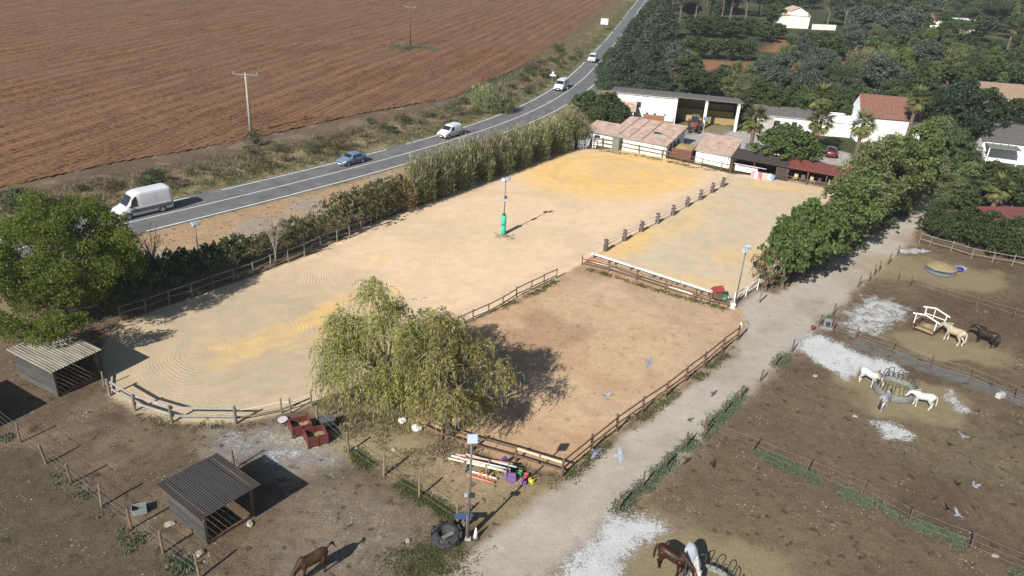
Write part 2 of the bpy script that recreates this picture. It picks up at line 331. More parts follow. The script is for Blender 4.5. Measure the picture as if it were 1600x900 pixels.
def ground_material():
    m, t, b = new_mat('ground_surface'); N = t.nodes.new; L = t.links.new
    b.inputs['Roughness'].default_value = .95; b.inputs['Specular IOR Level'].default_value = .1
    A = lambda n: (lambda a: (setattr(a, 'attribute_name', n), a)[1])(N('ShaderNodeAttribute'))
    ge = N('ShaderNodeNewGeometry'); pos = ge.outputs['Position']
    def noise(sc, det=5, ro=.65):
        n = N('ShaderNodeTexNoise'); n.inputs['Scale'].default_value = sc; n.inputs['Detail'].default_value = det; n.inputs['Roughness'].default_value = ro; L(pos, n.inputs['Vector']); return n.outputs[0]
    def M(op, a, bb, c=None, cl=False):
        x = N('ShaderNodeMath'); x.operation = op; x.use_clamp = cl
        for i, v in enumerate((a, bb, c)):
            if v is None: continue
            if isinstance(v, (int, float)): x.inputs[i].default_value = v
            else: L(v, x.inputs[i])
        return x.outputs[0]
    def mix(f, a, bb, mode='MIX'):
        x = N('ShaderNodeMix'); x.data_type = 'RGBA'; x.blend_type = mode
        if isinstance(f, (int, float)): x.inputs[0].default_value = f
        else: L(f, x.inputs[0])
        for i, v in ((6, a), (7, bb)):
            if isinstance(v, tuple): x.inputs[i].default_value = rgb(v)
            else: L(v, x.inputs[i])
        return x.outputs[2]
    col = A('Col').outputs['Color']; sand = A('sand').outputs['Fac']; wh = A('white').outputs['Fac']; hay = A('hay').outputs['Fac']; ph = A('phase').outputs['Fac']; rm = A('ring').outputs['Fac']
    rest = M('SUBTRACT', 1.0, sand)
    nf = noise(9, 6, .75); nm = noise(1.7, 5); nv = noise(28, 3, .7)
    # soil mottling, weaker on sand
    k = M('MULTIPLY_ADD', rest, 1.15, .30)
    v = M('MULTIPLY_ADD', M('SUBTRACT', M('MULTIPLY_ADD', nf, .65, M('MULTIPLY', nm, .35)), .5), M('MULTIPLY', k, 2.1), 1.0)
    cc = N('ShaderNodeCombineColor'); [L(v, cc.inputs[i]) for i in range(3)]
    c = mix(1.0, col, cc.outputs[0], 'MULTIPLY')
    # dung and damp spots on soil
    sp = M('MULTIPLY', M('MULTIPLY', M('SUBTRACT', noise(1.5, 3, .5), .615), 18, cl=True), rest, cl=True)
    c = mix(M('MULTIPLY', sp, .7), c, (.045, .034, .025))
    # small pale stones
    vo = N('ShaderNodeTexVoronoi'); vo.inputs['Scale'].default_value = 3.6; L(pos, vo.inputs['Vector'])
    stn = M('MULTIPLY', M('LESS_THAN', vo.outputs['Distance'], M('MULTIPLY', M('SUBTRACT', noise(.35, 2), .42), .75)), rest)
    c = mix(M('MULTIPLY', stn, .7), c, (.50, .47, .42))
    # straw
    stw = M('MULTIPLY', M('MULTIPLY', M('SUBTRACT', M('ADD', M('MULTIPLY', nv, .6), M('MULTIPLY', hay, .55)), .72), 6, cl=True), .75)
    c = mix(stw, c, (.30, .245, .145))
    # harrow rings
    wob = M('MULTIPLY_ADD', noise(.8, 3), .25, ph)
    sn = M('SINE', M('MULTIPLY', wob, 2*math.pi/.30), 0.0)
    sn2 = M('SINE', M('MULTIPLY', wob, 2*math.pi/1.9), 0.0)
    rc = M('MULTIPLY_ADD', M('MULTIPLY', M('MULTIPLY_ADD', sn2, .5, M('MULTIPLY', sn, .5)), rm), .035, 1.0)
    cr = N('ShaderNodeCombineColor'); [L(rc, cr.inputs[i]) for i in range(3)]
    c = mix(1.0, c, cr.outputs[0], 'MULTIPLY')
    # white litter chips
    th = M('ADD', M('MULTIPLY', noise(6, 6, .85), .7), M('MULTIPLY', noise(1.3, 4), .3))
    wm = M('MULTIPLY', M('MULTIPLY_ADD', M('SUBTRACT', th, .5), 3.6, M('MULTIPLY_ADD', wh, 1.10, -.56)), 3.2, cl=True)
    wm = M('MULTIPLY', wm, M('GREATER_THAN', wh, .02))
    c = mix(wm, c, mix(nv, (.40, .40, .39), (.70, .72, .74)))
    L(c, b.inputs['Base Color'])
    hgt = M('ADD', M('MULTIPLY', M('MULTIPLY', nf, M('MULTIPLY_ADD', rest, .8, .2)), .11), M('MULTIPLY', M('MULTIPLY', sn, rm), .007))
    hgt = M('ADD', hgt, M('MULTIPLY', noise(3.2, 6, .7), .05)); hgt = M('ADD', hgt, M('MULTIPLY', wm, M('MULTIPLY', nv, .08)))
    bp = N('ShaderNodeBump'); bp.inputs['Strength'].default_value = .7; bp.inputs['Distance'].default_value = 1.0
    L(hgt, bp.inputs['Height']); L(bp.outputs[0], b.inputs['Normal'])
    return m
GM = ground_material()

def grid_sheet(x0, x1, y0, y1, st, hole=None):
    xs = np.arange(x0, x1+st*.5, st); ys = np.arange(y0, y1+st*.5, st)
    X, Y = np.meshgrid(xs, ys); nx = len(xs); x = X.ravel(); y = Y.ravel()
    i, j = np.meshgrid(np.arange(nx-1), np.arange(len(ys)-1)); a = (j*nx+i).ravel()
    F = np.c_[a, a+1, a+nx+1, a+nx]; cx = x[F].mean(1); cy = y[F].mean(1)
    if hole is not None:
        k = ~((cx > hole[0]) & (cx < hole[1]) & (cy > hole[2]) & (cy < hole[3])); F = F[k]; cx = cx[k]; cy = cy[k]
    return x, y, F, cx, cy
NEAR = (-78.0, 87.0, 15.0, 141.0)
def emit_ground(name, x, y, z, F, P):
    u, inv = np.unique(F, return_inverse=True); C, Wh, hay, ph, rm, sd, tk, _ = P
    me = np_mesh(name, np.c_[x[u], y[u], z[u]], inv.reshape(F.shape), GM, True)
    set_attr(me, 'Col', C[u], 'COL')
    for n, a in (('white', Wh), ('hay', hay), ('phase', ph), ('ring', rm), ('sand', sd)): set_attr(me, n, a[u])
    return tag(link(name, me), kind='structure')
x, y, F, cx, cy = grid_sheet(*NEAR, .3)
P = paint(x, y); reg = P[7]
edge = np.minimum(np.minimum(x-NEAR[0], NEAR[1]-x), np.minimum(y-NEAR[2], NEAR[3]-y)); fade = sstep(0, 6, edge)
flat = np.clip(P[5]+reg['tk'], 0, 1)
z = ((fbm(x, y, 3, 201)-.5)*.16*(1-flat*.75)+(fbm(x, y, .9, 202)-.5)*.07*(1-flat*.6))*fade
rd = pdist(x, y, [tuple(p) for p in ROADC[::3]], False); z = np.where(rd < 3.2, -.06, z*sstep(4.5, 7, rd)-.0*rd)
cid = np.zeros(len(F), int)
for i, k in enumerate(('ar', 'sm', 'pd', 'tk')):
    cid[(reg[k][F].mean(1) > .5) & (cid == 0)] = i+1
for i, n in enumerate(('ground', 'riding_arena', 'small_riding_arena', 'paddock', 'track')):
    emit_ground(n, x, y, z, F[cid == i], P)
x, y, F, cx, cy = grid_sheet(-201, 339, -60, 480, 1.5, NEAR)
P = paint(x, y); rd = pdist(x, y, [tuple(p) for p in ROADC[::3]], False); z = np.where(rd < 7, -.06, 0.)
inner = (x > NEAR[0]-2) & (x < NEAR[1]+2) & (y > NEAR[2]-2) & (y < NEAR[3]+2); z = np.where(inner & (rd >= 7), 0, z)
emit_ground('outer_ground', x, y, z, F, P)
fm = mat('far_ground', (.20, .165, .085), (.085, .095, .04), 1, .02, 0)
MB().add([(-3000, -60, 0), (-201, -60, 0), (-201, 480, 0), (-3000, 480, 0), (339, -60, 0), (3000, -60, 0), (3000, 480, 0), (339, 480, 0), (-3000, 480, 0), (3000, 480, 0), (3000, 4000, 0), (-3000, 4000, 0), (-3000, -900, 0), (3000, -900, 0), (3000, -60, 0), (-3000, -60, 0)], [(0, 1, 2, 3), (4, 5, 6, 7), (8, 9, 10, 11), (12, 13, 14, 15)]).build('distant_ground', fm)['kind'] = 'structure'

# --- ploughed field: furrow ridges as geometry
def field_material():
    m, t, b = new_mat('ploughed_soil'); N = t.nodes.new; L = t.links.new
    b.inputs['Roughness'].default_value = 1; b.inputs['Specular IOR Level'].default_value = .05
    tc = N('ShaderNodeNewGeometry')
    n = N('ShaderNodeTexNoise'); n.inputs['Scale'].default_value = 1.6; n.inputs['Detail'].default_value = 7; n.inputs['Roughness'].default_value = .75; L(tc.outputs['Position'], n.inputs['Vector'])
    g = N('ShaderNodeTexNoise'); g.inputs['Scale'].default_value = .045; g.inputs['Detail'].default_value = 4; L(tc.outputs['Position'], g.inputs['Vector'])
    at = N('ShaderNodeAttribute'); at.attribute_name = 'ridge'
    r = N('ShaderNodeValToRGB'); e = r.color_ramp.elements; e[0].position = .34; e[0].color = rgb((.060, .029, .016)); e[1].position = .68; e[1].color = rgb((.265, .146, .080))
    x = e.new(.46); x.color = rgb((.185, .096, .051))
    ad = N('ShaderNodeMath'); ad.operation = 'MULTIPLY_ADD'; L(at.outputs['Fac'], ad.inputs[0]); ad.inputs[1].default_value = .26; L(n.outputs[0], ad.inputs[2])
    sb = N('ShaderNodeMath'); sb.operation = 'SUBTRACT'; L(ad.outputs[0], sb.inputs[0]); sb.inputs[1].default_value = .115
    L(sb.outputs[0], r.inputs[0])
    mx = N('ShaderNodeMix'); mx.data_type = 'RGBA'; r2 = N('ShaderNodeValToRGB'); r2.color_ramp.elements[0].position = .35; r2.color_ramp.elements[1].position = .65; L(g.outputs[0], r2.inputs[0])
    ml = N('ShaderNodeMath'); ml.operation = 'MULTIPLY'; ml.inputs[1].default_value = .35; L(r2.outputs[0], ml.inputs[0]); L(ml.outputs[0], mx.inputs[0]); L(r.outputs[0], mx.inputs[6]); mx.inputs[7].default_value = rgb((.175, .120, .080))
    cl = N('ShaderNodeTexNoise'); cl.inputs['Scale'].default_value = .75; cl.inputs['Detail'].default_value = 5; cl.inputs['Roughness'].default_value = .8; L(tc.outputs['Position'], cl.inputs['Vector'])
    cr = N('ShaderNodeMapRange'); cr.inputs[1].default_value = .58; cr.inputs[2].default_value = .66; cr.inputs[4].default_value = .75; L(cl.outputs[0], cr.inputs[0]); m3 = N('ShaderNodeMix'); m3.data_type = 'RGBA'; L(cr.outputs[0], m3.inputs[0]); L(mx.outputs[2], m3.inputs[6]); m3.inputs[7].default_value = rgb((.062, .032, .020))
    L(m3.outputs[2], b.inputs['Base Color'])
    bp = N('ShaderNodeBump'); bp.inputs['Strength'].default_value = .9; bp.inputs['Distance'].default_value = .3; L(n.outputs[0], bp.inputs['Height']); L(bp.outputs[0], b.inputs['Normal'])
    return m
a, b_ = P2(482, 172), P2(730, 64); fd = (b_-a)/np.hypot(*(b_-a)); fn = np.array([fd[1], -fd[0]])   # furrow direction
us = np.arange(-170, 330, 1.1); vs = np.arange(-190, 60, .3)
U, V = np.meshgrid(us, vs); fx = a[0]+U*fd[0]+V*fn[0]; fy = a[1]+U*fd[1]+V*fn[1]
wv = V+(fbm(U, V, 18, 301)-.5)*.9; grp = fbm(U*.05, V, 2.2, 302)
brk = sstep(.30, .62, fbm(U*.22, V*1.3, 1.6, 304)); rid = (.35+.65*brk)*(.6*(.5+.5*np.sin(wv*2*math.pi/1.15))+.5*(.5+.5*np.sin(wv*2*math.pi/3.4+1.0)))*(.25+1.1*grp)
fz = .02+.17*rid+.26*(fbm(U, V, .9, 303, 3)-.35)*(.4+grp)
shape = fx.shape; nx = shape[1]
i, j = np.meshgrid(np.arange(nx-1), np.arange(shape[0]-1)); q = (j*nx+i).ravel(); F = np.c_[q, q+1, q+nx+1, q+nx]
FP = [P2(*p) for p in FIELD]
ins = inpoly(fx.ravel(), fy.ravel(), FP); ins &= pdist(fx.ravel(), fy.ravel(), [tuple(p) for p in ROADC[::3]], False) > 6.5
F = F[ins[F].all(1)]; u, inv = np.unique(F, return_inverse=True)
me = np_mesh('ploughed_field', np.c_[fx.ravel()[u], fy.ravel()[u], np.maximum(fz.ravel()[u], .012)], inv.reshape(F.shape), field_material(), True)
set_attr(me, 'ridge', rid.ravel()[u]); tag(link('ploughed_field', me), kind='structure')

# --- road
def strip(name, line_a, line_b, z, m, kind='structure', parent=None):
    n = len(line_a); v = np.r_[np.c_[line_a, np.full(n, z)], np.c_[line_b, np.full(n, z)]]
    i = np.arange(n-1); f = np.c_[i, n+i, n+i+1, i+1]
    o = link(name, np_mesh(name, v, f, m), None, parent)
    if parent is None: tag(o, kind=kind)
    return o
asph = mat('asphalt', (.162, .160, .158), (.098, .098, .099), .85, .5, .006, 30, detail=8)
road = strip('road', road_at(-.55), road_at(6.85), .03, asph)
strip('patch_strip', road_at(4.0), road_at(4.9), .034, mat('asphalt_worn', (.135, .132, .13), (.115, .113, .112), .85, .5), parent=road)
wp = mat('road_paint', (.80, .80, .79), (.58, .58, .57), .6, 2.0)
strip('centre_line', road_at(3.13), road_at(3.27), .037, wp, parent=road)
def dashes(off, w, on, gap, z, start=0):
    st = 2.0; k = start; n = len(ROADL)
    while k < n-3:
        e = min(n-1, k+int(on/st)); la = road_at(off-w/2)[k:e+1]; lb = road_at(off+w/2)[k:e+1]
        if len(la) > 1: strip('edge_line', la, lb, z, wp, parent=road)
        k = e+int(gap/st)
dashes(-.0, .17, 26, 4, .037, 6); dashes(6.5, .17, 40, 2, .037, 3)
# the lay-by where the yard meets the road
lb = [P2(*p) for p in [(900, 165), (925, 128), (938, 128), (935, 140), (912, 162), (905, 172)]]
MB().add([(p[0], p[1], .02) for p in lb], [tuple(range(len(lb)))]).build('driveway', asph)['kind'] = 'structure'
# ================================================================== VEGETATION
def rows_height(base, row):
    """height above ground point base that shows at photograph row"""
    v = np.asarray(base, float)-np.array([0, 0, CAMH]); k = (450-row)/FPX
    return (k*(v@FW)-v@UP)/(UP[2]-k*FW[2])
def m_per_px(base): return ((np.asarray(base, float)-np.array([0, 0, CAMH]))@FW)/FPX

def unit(v): return v/np.maximum(np.linalg.norm(v, axis=-1, keepdims=True), 1e-9)
def leaf_quads(c, d, ln, wd, rng, side=None):
    s = unit(np.cross(d, unit(rng.normal(size=c.shape)))) if side is None else side
    ln = np.asarray(ln)[..., None]; wd = np.asarray(wd)[..., None]
    v = np.stack([c-d*ln*.5, c+s*wd*.5-d*ln*.08, c+d*ln*.5, c-s*wd*.5-d*ln*.08], 1).reshape(-1, 3)
    return v, np.arange(len(v)).reshape(-1, 4)
def leaf_mesh(name, c, d, ln, wd, tint, rng, m, side=None):
    v, f = leaf_quads(c, d, ln, wd, rng, side); me = np_mesh(name, v, f, m)
    set_attr(me, 'tint', np.repeat(np.clip(tint, 0, 1), 4)); return me

def blob_leaves(rng, blobs, per_area, size, droop=.3, aspect=.55, flat=.75):
    C = []; D = []; T = []; Sx = []
    for (bx, by, bz, r) in blobs:
        n = max(8, int(per_area*r*r)); u = unit(rng.normal(size=(n, 3))); u[:, 2] = np.where(u[:, 2] < -.75, -u[:, 2]*.6, u[:, 2])
        rad = r*(1-.45*rng.random(n)**2.2)
        lump = 1+.22*np.sin(u[:, 0]*5+bx*3)*np.sin(u[:, 1]*5+by*3+u[:, 2]*4)
        p = u*(rad*lump)[:, None]*np.array([1, 1, flat])+[bx, by, bz]
        d = unit(u*.7+rng.normal(size=(n, 3))*.75+np.array([0, 0, -droop])); bt = rng.random()
        C.append(p); D.append(d); T.append(.40*bt+.5*rng.random(n)+.05); Sx.append(size*(.6+.8*rng.random(n)))
    C = np.concatenate(C); D = np.concatenate(D); T = np.concatenate(T); Sx = np.concatenate(Sx)
    return C, D, Sx, Sx*aspect, T

def crown_blobs(rng, h0, h1, rx, n, kind):
    """blob centres for a crown between heights h0 and h1, radius rx"""
    out = []
    for i in range(n):
        if kind == 'cone':
            t = (i+.5)/n; zz = h0+(h1-h0)*t; rr = rx*(1-t)**.6*(.3+.7*rng.random()); a = i*2.399+rng.random()*.6
            out.append((rr*math.cos(a), rr*math.sin(a), zz, rx*(.20+.30*(1-t))))
        elif kind == 'umbrella':
            a = rng.random()*6.28; rr = rx*math.sqrt(rng.random())*.8; out.append((rr*math.cos(a), rr*math.sin(a), h0+(h1-h0)*(.75-.5*(rr/rx)**2+.2*rng.random()), rx*.3))
        elif kind == 'tall':
            t = rng.random(); zz = h0+(h1-h0)*t; rr = rx*.75*math.sin(math.pi*min(.95, .18+.75*t))*math.sqrt(rng.random()); a = i*2.399+rng.random()
            out.append((rr*math.cos(a)*1.1, rr*math.sin(a)*1.1, zz, rx*(.13+.17*rng.random())))
        else:
            u = unit(rng.normal(size=3)); k = rng.random()**.33; br = rx*(.11+.22*rng.random()**2)
            out.append((u[0]*(rx-br)*k, u[1]*(rx-br)*k, max((h0+h1)/2+u[2]*k*((h1-h0)*.5-br*.3), br*.55), br))
    return out
BARK = mat('bark', (.16, .125, .095), (.08, .062, .048), .95, 9, .02, 20, stretch=(1, 1, .25))
BARKG = mat('bark_grey', (.27, .25, .22), (.15, .135, .115), .95, 9, .02, 20, stretch=(1, 1, .25))
def trunk_mesh(rng, blobs, h0, r0, nl=7, lean=.25):
    m = MB(); top = Vector((rng.normal()*lean, rng.normal()*lean, h0+.35*(max(b[2] for b in blobs)-h0)))
    mid = Vector((rng.normal()*lean*.5, rng.normal()*lean*.5, h0*.6))
    m.tube([(0, 0, -.3), (0, 0, .15), mid, top], [r0*1.35, r0*1.1, r0*.85, r0*.45], 8)
    for b in blobs[:nl]:
        e = Vector(b[:3]); s = mid.lerp(top, rng.random()); k = s.lerp(e, .5)+Vector((0, 0, -.15*(e-s).length*.4))
        m.tube([s, k, e], [r0*.45, r0*.28, r0*.08], 5)
    return m.mesh('trunk')

LM = dict(
    broad=leaf_mat('leaf_broad', (.036, .054, .022), (.092, .122, .048)), poplar=leaf_mat('leaf_poplar', (.068, .098, .030), (.175, .215, .075)), oak=leaf_mat('leaf_oak', (.018, .032, .017), (.048, .070, .034), .2),
    mulberry=leaf_mat('leaf_mulberry', (.044, .074, .022), (.125, .168, .052)), orchard=leaf_mat('leaf_orchard', (.030, .047, .018), (.074, .100, .038)), grey=leaf_mat('leaf_grey', (.088, .112, .044), (.215, .240, .108)),
    cyp=leaf_mat('leaf_cypress', (.034, .052, .032), (.088, .112, .068), .15), blue=leaf_mat('leaf_cedar', (.046, .064, .048), (.110, .132, .096), .15),
    pine=leaf_mat('leaf_pine', (.032, .052, .022), (.078, .108, .046), .15), yellow=leaf_mat('leaf_yellowing', (.075, .085, .022), (.17, .165, .05)),
    acacia=leaf_mat('leaf_acacia', (.058, .096, .014), (.190, .228, .038), .5), willow=leaf_mat('leaf_willow', (.175, .190, .060), (.420, .395, .150), .45, c3=(.66, .67, .48)),
    olive=leaf_mat('leaf_shrub', (.050, .058, .022), (.125, .125, .050)), brown=leaf_mat('leaf_brown', (.095, .070, .038), (.185, .140, .078), .15),
    reed=leaf_mat('leaf_reed', (.090, .118, .048), (.215, .225, .105), .35, c3=(.36, .31, .20)), reedb=leaf_mat('leaf_reed_dry', (.17, .12, .055), (.30, .23, .12), .2),
    palm=leaf_mat('leaf_palm', (.090, .115, .038), (.240, .250, .100), .35), palmdry=leaf_mat('leaf_palm_dry', (.095, .062, .032), (.20, .145, .075), .1),
    grass=leaf_mat('leaf_grass', (.060, .080, .028), (.150, .165, .060), .3), dryg=leaf_mat('leaf_dry_grass', (.105, .092, .052), (.235, .20, .115), .2),
    weed=leaf_mat('leaf_weed', (.066, .088, .056), (.135, .160, .105), .2))

# species: crown kind, blobs, leaf density, leaf size, leaf material, trunk radius, bottom fraction of crown, height, radius, droop, aspect
SPEC = dict(
    broad=('round', 64, 240, .38, 'broad', .22, .08, 7.0, 3.2, .3, .6), oak=('round', 110, 240, .32, 'oak', .35, .04, 9.0, 5.4, .3, .6),
    mulberry=('round', 58, 330, .27, 'mulberry', .20, .12, 6.0, 3.2, .5, .75), grey=('tall', 58, 280, .25, 'grey', .18, .14, 9.0, 2.6, .2, .5),
    cyp=('cone', 60, 260, .42, 'cyp', .22, .02, 10.0, 3.0, .5, .32), blue=('tall', 90, 260, .44, 'blue', .25, .02, 9.0, 3.6, .4, .35),
    pine=('umbrella', 34, 200, .40, 'pine', .22, .55, 11.0, 4.0, .1, .35), yellow=('round', 26, 170, .38, 'yellow', .14, .06, 5.0, 2.8, .2, .5),
    poplar=('tall', 58, 280, .25, 'poplar', .20, .12, 9.5, 2.5, .3, .6), citrus=('round', 30, 240, .32, 'orchard', .14, .06, 4.0, 2.4, .4, .6),
    shrub=('round', 24, 300, .20, 'olive', .07, .0, 2.6, 1.7, .2, .45), bush=('round', 26, 280, .24, 'broad', .08, .0, 2.6, 1.8, .3, .55),
    brownbush=('round', 24, 300, .20, 'brown', .07, .0, 2.2, 1.6, .1, .4), hedge=('round', 34, 260, .26, 'orchard', .08, .0, 2.8, 2.2, .3, .55))
PROTO = {}
def proto(kind, var):
    key = (kind, var)
    if key not in PROTO:
        ck, nb, dens, ls, lm, tr, bf, h, r, droop, asp = SPEC[kind]; rng = np.random.default_rng(hash_key(kind)+var*31)
        bl = crown_blobs(rng, h*bf+r*.15, h*.93, r, nb, ck)
        if ck == 'round':
            for i in range(nb):
                u = unit(rng.normal(size=3)); u[2] = abs(u[2])-.3; e = .92+.16*rng.random(); bl.append((u[0]*r*e, u[1]*r*e, h*(bf+.95)/2+u[2]*e*h*(.95-bf)*.50, r*(.05+.08*rng.random())))
            bl = [(a, b, max(c, .2), q) for a, b, c, q in bl]
        c, d, l, w, t = blob_leaves(rng, bl, dens, ls, droop, asp)
        PROTO[key] = (leaf_mesh('crown', c, d, l, w, t, rng, LM[lm]), trunk_mesh(rng, bl, max(h*bf, h*.15), tr), h, r)
    return PROTO[key]
def hash_key(s): return sum(ord(ch)*(i+3) for i, ch in enumerate(s))
NAMES = dict(broad='broadleaf_tree', oak='evergreen_oak', mulberry='mulberry_tree', grey='grey_poplar_tree', cyp='cypress_tree', blue='cedar_tree', pine='pine_tree', yellow='yellowing_tree', poplar='poplar_tree', citrus='orchard_tree', shrub='shrub', bush='bush', brownbush='dry_shrub', hedge='hedge_bush')
def plant(kind, bx, by, top, wpx, label, group=None, var=None, cat=None, name=None, hscale=None):
    """a tree with its foot at a pixel, its top at a row and its crown wpx pixels wide"""
    b = G(bx, by); H = rows_height(b, top); Wm = wpx*m_per_px(b)
    var = random.randrange(3) if var is None else var; cm, tm, h, r = proto(kind, var)
    kz = H/h; kr = Wm/(2*r)
    o = thing(name or NAMES[kind], label, cat or ('tree' if kind not in ('shrub', 'bush', 'brownbush', 'hedge') else 'bush'), (b[0], b[1], 0), random.random()*6.28, group)
    o.scale = (kr, kr, kz)
    link('crown', cm, None, o); link('trunk' if 'tree' in o.name or 'oak' in o.name else 'stem', tm, BARK if not tm.materials else None, o)
    return o
def thicket(rng, n, h, rad, m, lm, blades=7, spread=.25):
    """upright canes with drooping blades"""
    C = []; D = []; Ln = []; Wd = []; T = []
    for i in range(n):
        a = rng.random()*6.28; rr = rad*math.sqrt(rng.random()); x0, y0 = rr*math.cos(a), rr*math.sin(a); hh = h*(.6+.4*rng.random())*(1-.25*(rr/rad)**2)
        ln = rng.normal(size=2)*spread; bt = rng.random()*.45
        for k in range(blades):
            t = (k+.6)/blades*.9+.1; z0 = hh*t; az = rng.random()*6.28; p = np.array([x0+ln[0]*t*t*h*.4, y0+ln[1]*t*t*h*.4, z0])
            up = .9-.9*rng.random(); d = unit(np.array([math.cos(az), math.sin(az), up])); L_ = (.55+.5*rng.random())*(h/4.5)
            C.append(p+d*L_*.4); D.append(d); Ln.append(L_); Wd.append(.07+.04*rng.random()); T.append(bt+.45*rng.random())
        for k in range(3):
            C.append(np.array([x0+ln[0]*.3*h*.2, y0+ln[1]*.3*h*.2, hh*(.2+.3*k)])); D.append(unit(np.array([ln[0]*.3, ln[1]*.3, 1.]))); Ln.append(hh*.38); Wd.append(.05); T.append(.6+.4*rng.random())
        if rng.random() < .35:
            C.append(np.array([x0+ln[0]*h*.4, y0+ln[1]*h*.4, hh*1.02])); D.append(unit(np.array([ln[0], ln[1], 1.]))); Ln.append(.7); Wd.append(.14); T.append(1.0)
    return leaf_mesh(m, np.array(C), np.array(D), np.array(Ln), np.array(Wd), np.array(T), rng, LM[lm])
REEDS = [thicket(np.random.default_rng(90+i), 190, 5.0, 2.3, 'canes', 'reed') for i in range(3)]
REEDB = [thicket(np.random.default_rng(96+i), 150, 4.0, 2.2, 'canes', 'reedb') for i in range(2)]
def reeds(bx, by, top, wpx, label, group, dry=False):
    b = G(bx, by); H = rows_height(b, top); Wm = wpx*m_per_px(b); ms = REEDB if dry else REEDS; i = random.randrange(len(ms))
    o = thing('reed_clump', label, 'reeds', (b[0], b[1], 0), random.random()*6.28, group); h, r = (4.0, 2.2) if dry else (5.0, 2.3)
    o.scale = (Wm/(2*r), Wm/(2*r), H/h); link('canes', ms[i], None, o); return o

# --- the two willows
def willow(name, label, bx, by, top, wpx, seed, light, nstr, up, ysq=.8):
    """crown of long arching shoots starting in loose masses; up = how far shoots rise before drooping"""
    rng = np.random.default_rng(seed); b = G(bx, by); H = rows_height(b, top)*.97; R = wpx*m_per_px(b)*.5
    o = thing(name, label, 'tree', (b[0], b[1], 0)); C = []; D = []; Ln = []; T = []; S = []
    limbs = MB(); mass = []
    for i in range(21):
        u = unit(rng.normal(size=3)); k = .4+.65*rng.random()**.6; u[2] = abs(u[2]) if rng.random() < .62 else -abs(u[2])*1.05
        mass.append((np.array([u[0]*R*.84*k, u[1]*R*.84*k*ysq, H*.47+u[2]*H*.38*k]), R*(.13+.17*rng.random()), rng.random()))
    mass.append((np.array([-R*.15, 0, H*.93]), R*.16, .8)); mass.append((np.array([-R*.55, -R*.1, H*.72]), R*.17, .5))
    limbs.tube([(0, 0, -.3), (0, 0, .3), (.1, .05, H*.22), (.15, .1, H*.42)], [.42, .36, .32, .2], 10)
    for c, r, t in mass[:24]:
        s = np.array([.1, .05, H*(.12+.25*rng.random())]); k = s*.5+c*.5+np.array([0, 0, H*.08]); limbs.tube([s, k, c], [.13, .07, .02], 5)
    for i in range(nstr):
        c, r, bt = mass[rng.integers(len(mass))]; u = unit(rng.normal(size=3)); p0 = c+u*r*rng.random()**.5
        out = unit(np.array([p0[0], p0[1], 0])*.5/R+np.array([u[0], u[1], 0])*.6+np.array([rng.normal(), rng.normal(), 0])*.35)
        L_ = (.9+1.5*rng.random()**1.5)*(R/5.2); rise = up*(.3+.9*rng.random()); fall = .55+.9*rng.random(); n = max(5, int(L_/.115)); t = (np.arange(n)+.5)/n
        zz = p0[2]+L_*(rise*t-(fall+rise*.5)*t**2); hz = L_*(.75*t-.28*t*t)
        pts = np.c_[p0[0]+out[0]*hz, p0[1]+out[1]*hz, np.maximum(zz, .08)]; dr = unit(np.gradient(pts, axis=0)+rng.normal(size=(n, 3))*.22*L_/n*2.2)
        gl = (rng.random() < .10+light)*.4
        C.append(pts+rng.normal(size=(n, 3))*.05); D.append(dr); Ln.append(.24+.16*rng.random(n)); S.append(.035+.04*rng.random(n)); T.append(.35*bt+.42*rng.random(n)+light*.6+gl*rng.random(n))
    me = leaf_mesh('crown', np.concatenate(C), np.concatenate(D), np.concatenate(Ln), np.concatenate(S), np.concatenate(T), rng, LM['willow'])
    tw = MB()
    for i in range(110):
        c, r, bt = mass[rng.integers(len(mass))]; p = Vector(c+rng.normal(size=3)*r*.7); q = p+Vector(rng.normal(size=3)*.5); tw.tube([p, (p+q)/2+Vector((0, 0, .12)), q-Vector((0, 0, .15))], [.022, .016, .008], 4)
    link('crown', me, None, o); limbs.build('trunk', BARK, o, True); tw.build('dead_twigs', BARKG, o)['kind'] = 'stuff'; return o
willow('willow_tree', 'dense green weeping willow at the edge of the sand arena, left of the pair', 606, 636, 434, 238, 3, .0, 2700, .4)
willow('willow_tree', 'paler silvery weeping willow beside the brown paddock, right of the pair', 698, 682, 478, 196, 4, .16, 2200, .85)

# --- big feathery tree over the left shelter
def feathery():
    rng = np.random.default_rng(12); b = G(105, 502); H = rows_height(b, 308); R = 275*m_per_px(b)*.5
    o = thing('ash_tree', 'large feathery yellow-green tree overhanging the left horse shelter', 'tree', (b[0], b[1], 0))
    bl = []
    for i in range(150):
        u = unit(rng.normal(size=3)); k = rng.random()**.33; bl.append((u[0]*R*.86*k, u[1]*R*.86*k, H*.56+u[2]*H*.38*k, .6+.6*rng.random()))
    bl += [(x_, -5.6-2.2*rng.random(), 2.9+.9*rng.random(), .7+.3*rng.random()) for x_ in np.linspace(-2.0, 5.0, 16)]
    c, d, l, w, t = blob_leaves(rng, bl, 760, .18, .35, .45, .8); link('crown', leaf_mesh('crown', c, d, l, w, t, rng, LM['acacia']), None, o)
    tm = trunk_mesh(rng, bl, 2.0, .28, 24); link('trunk', tm, BARK, o); return o
feathery()

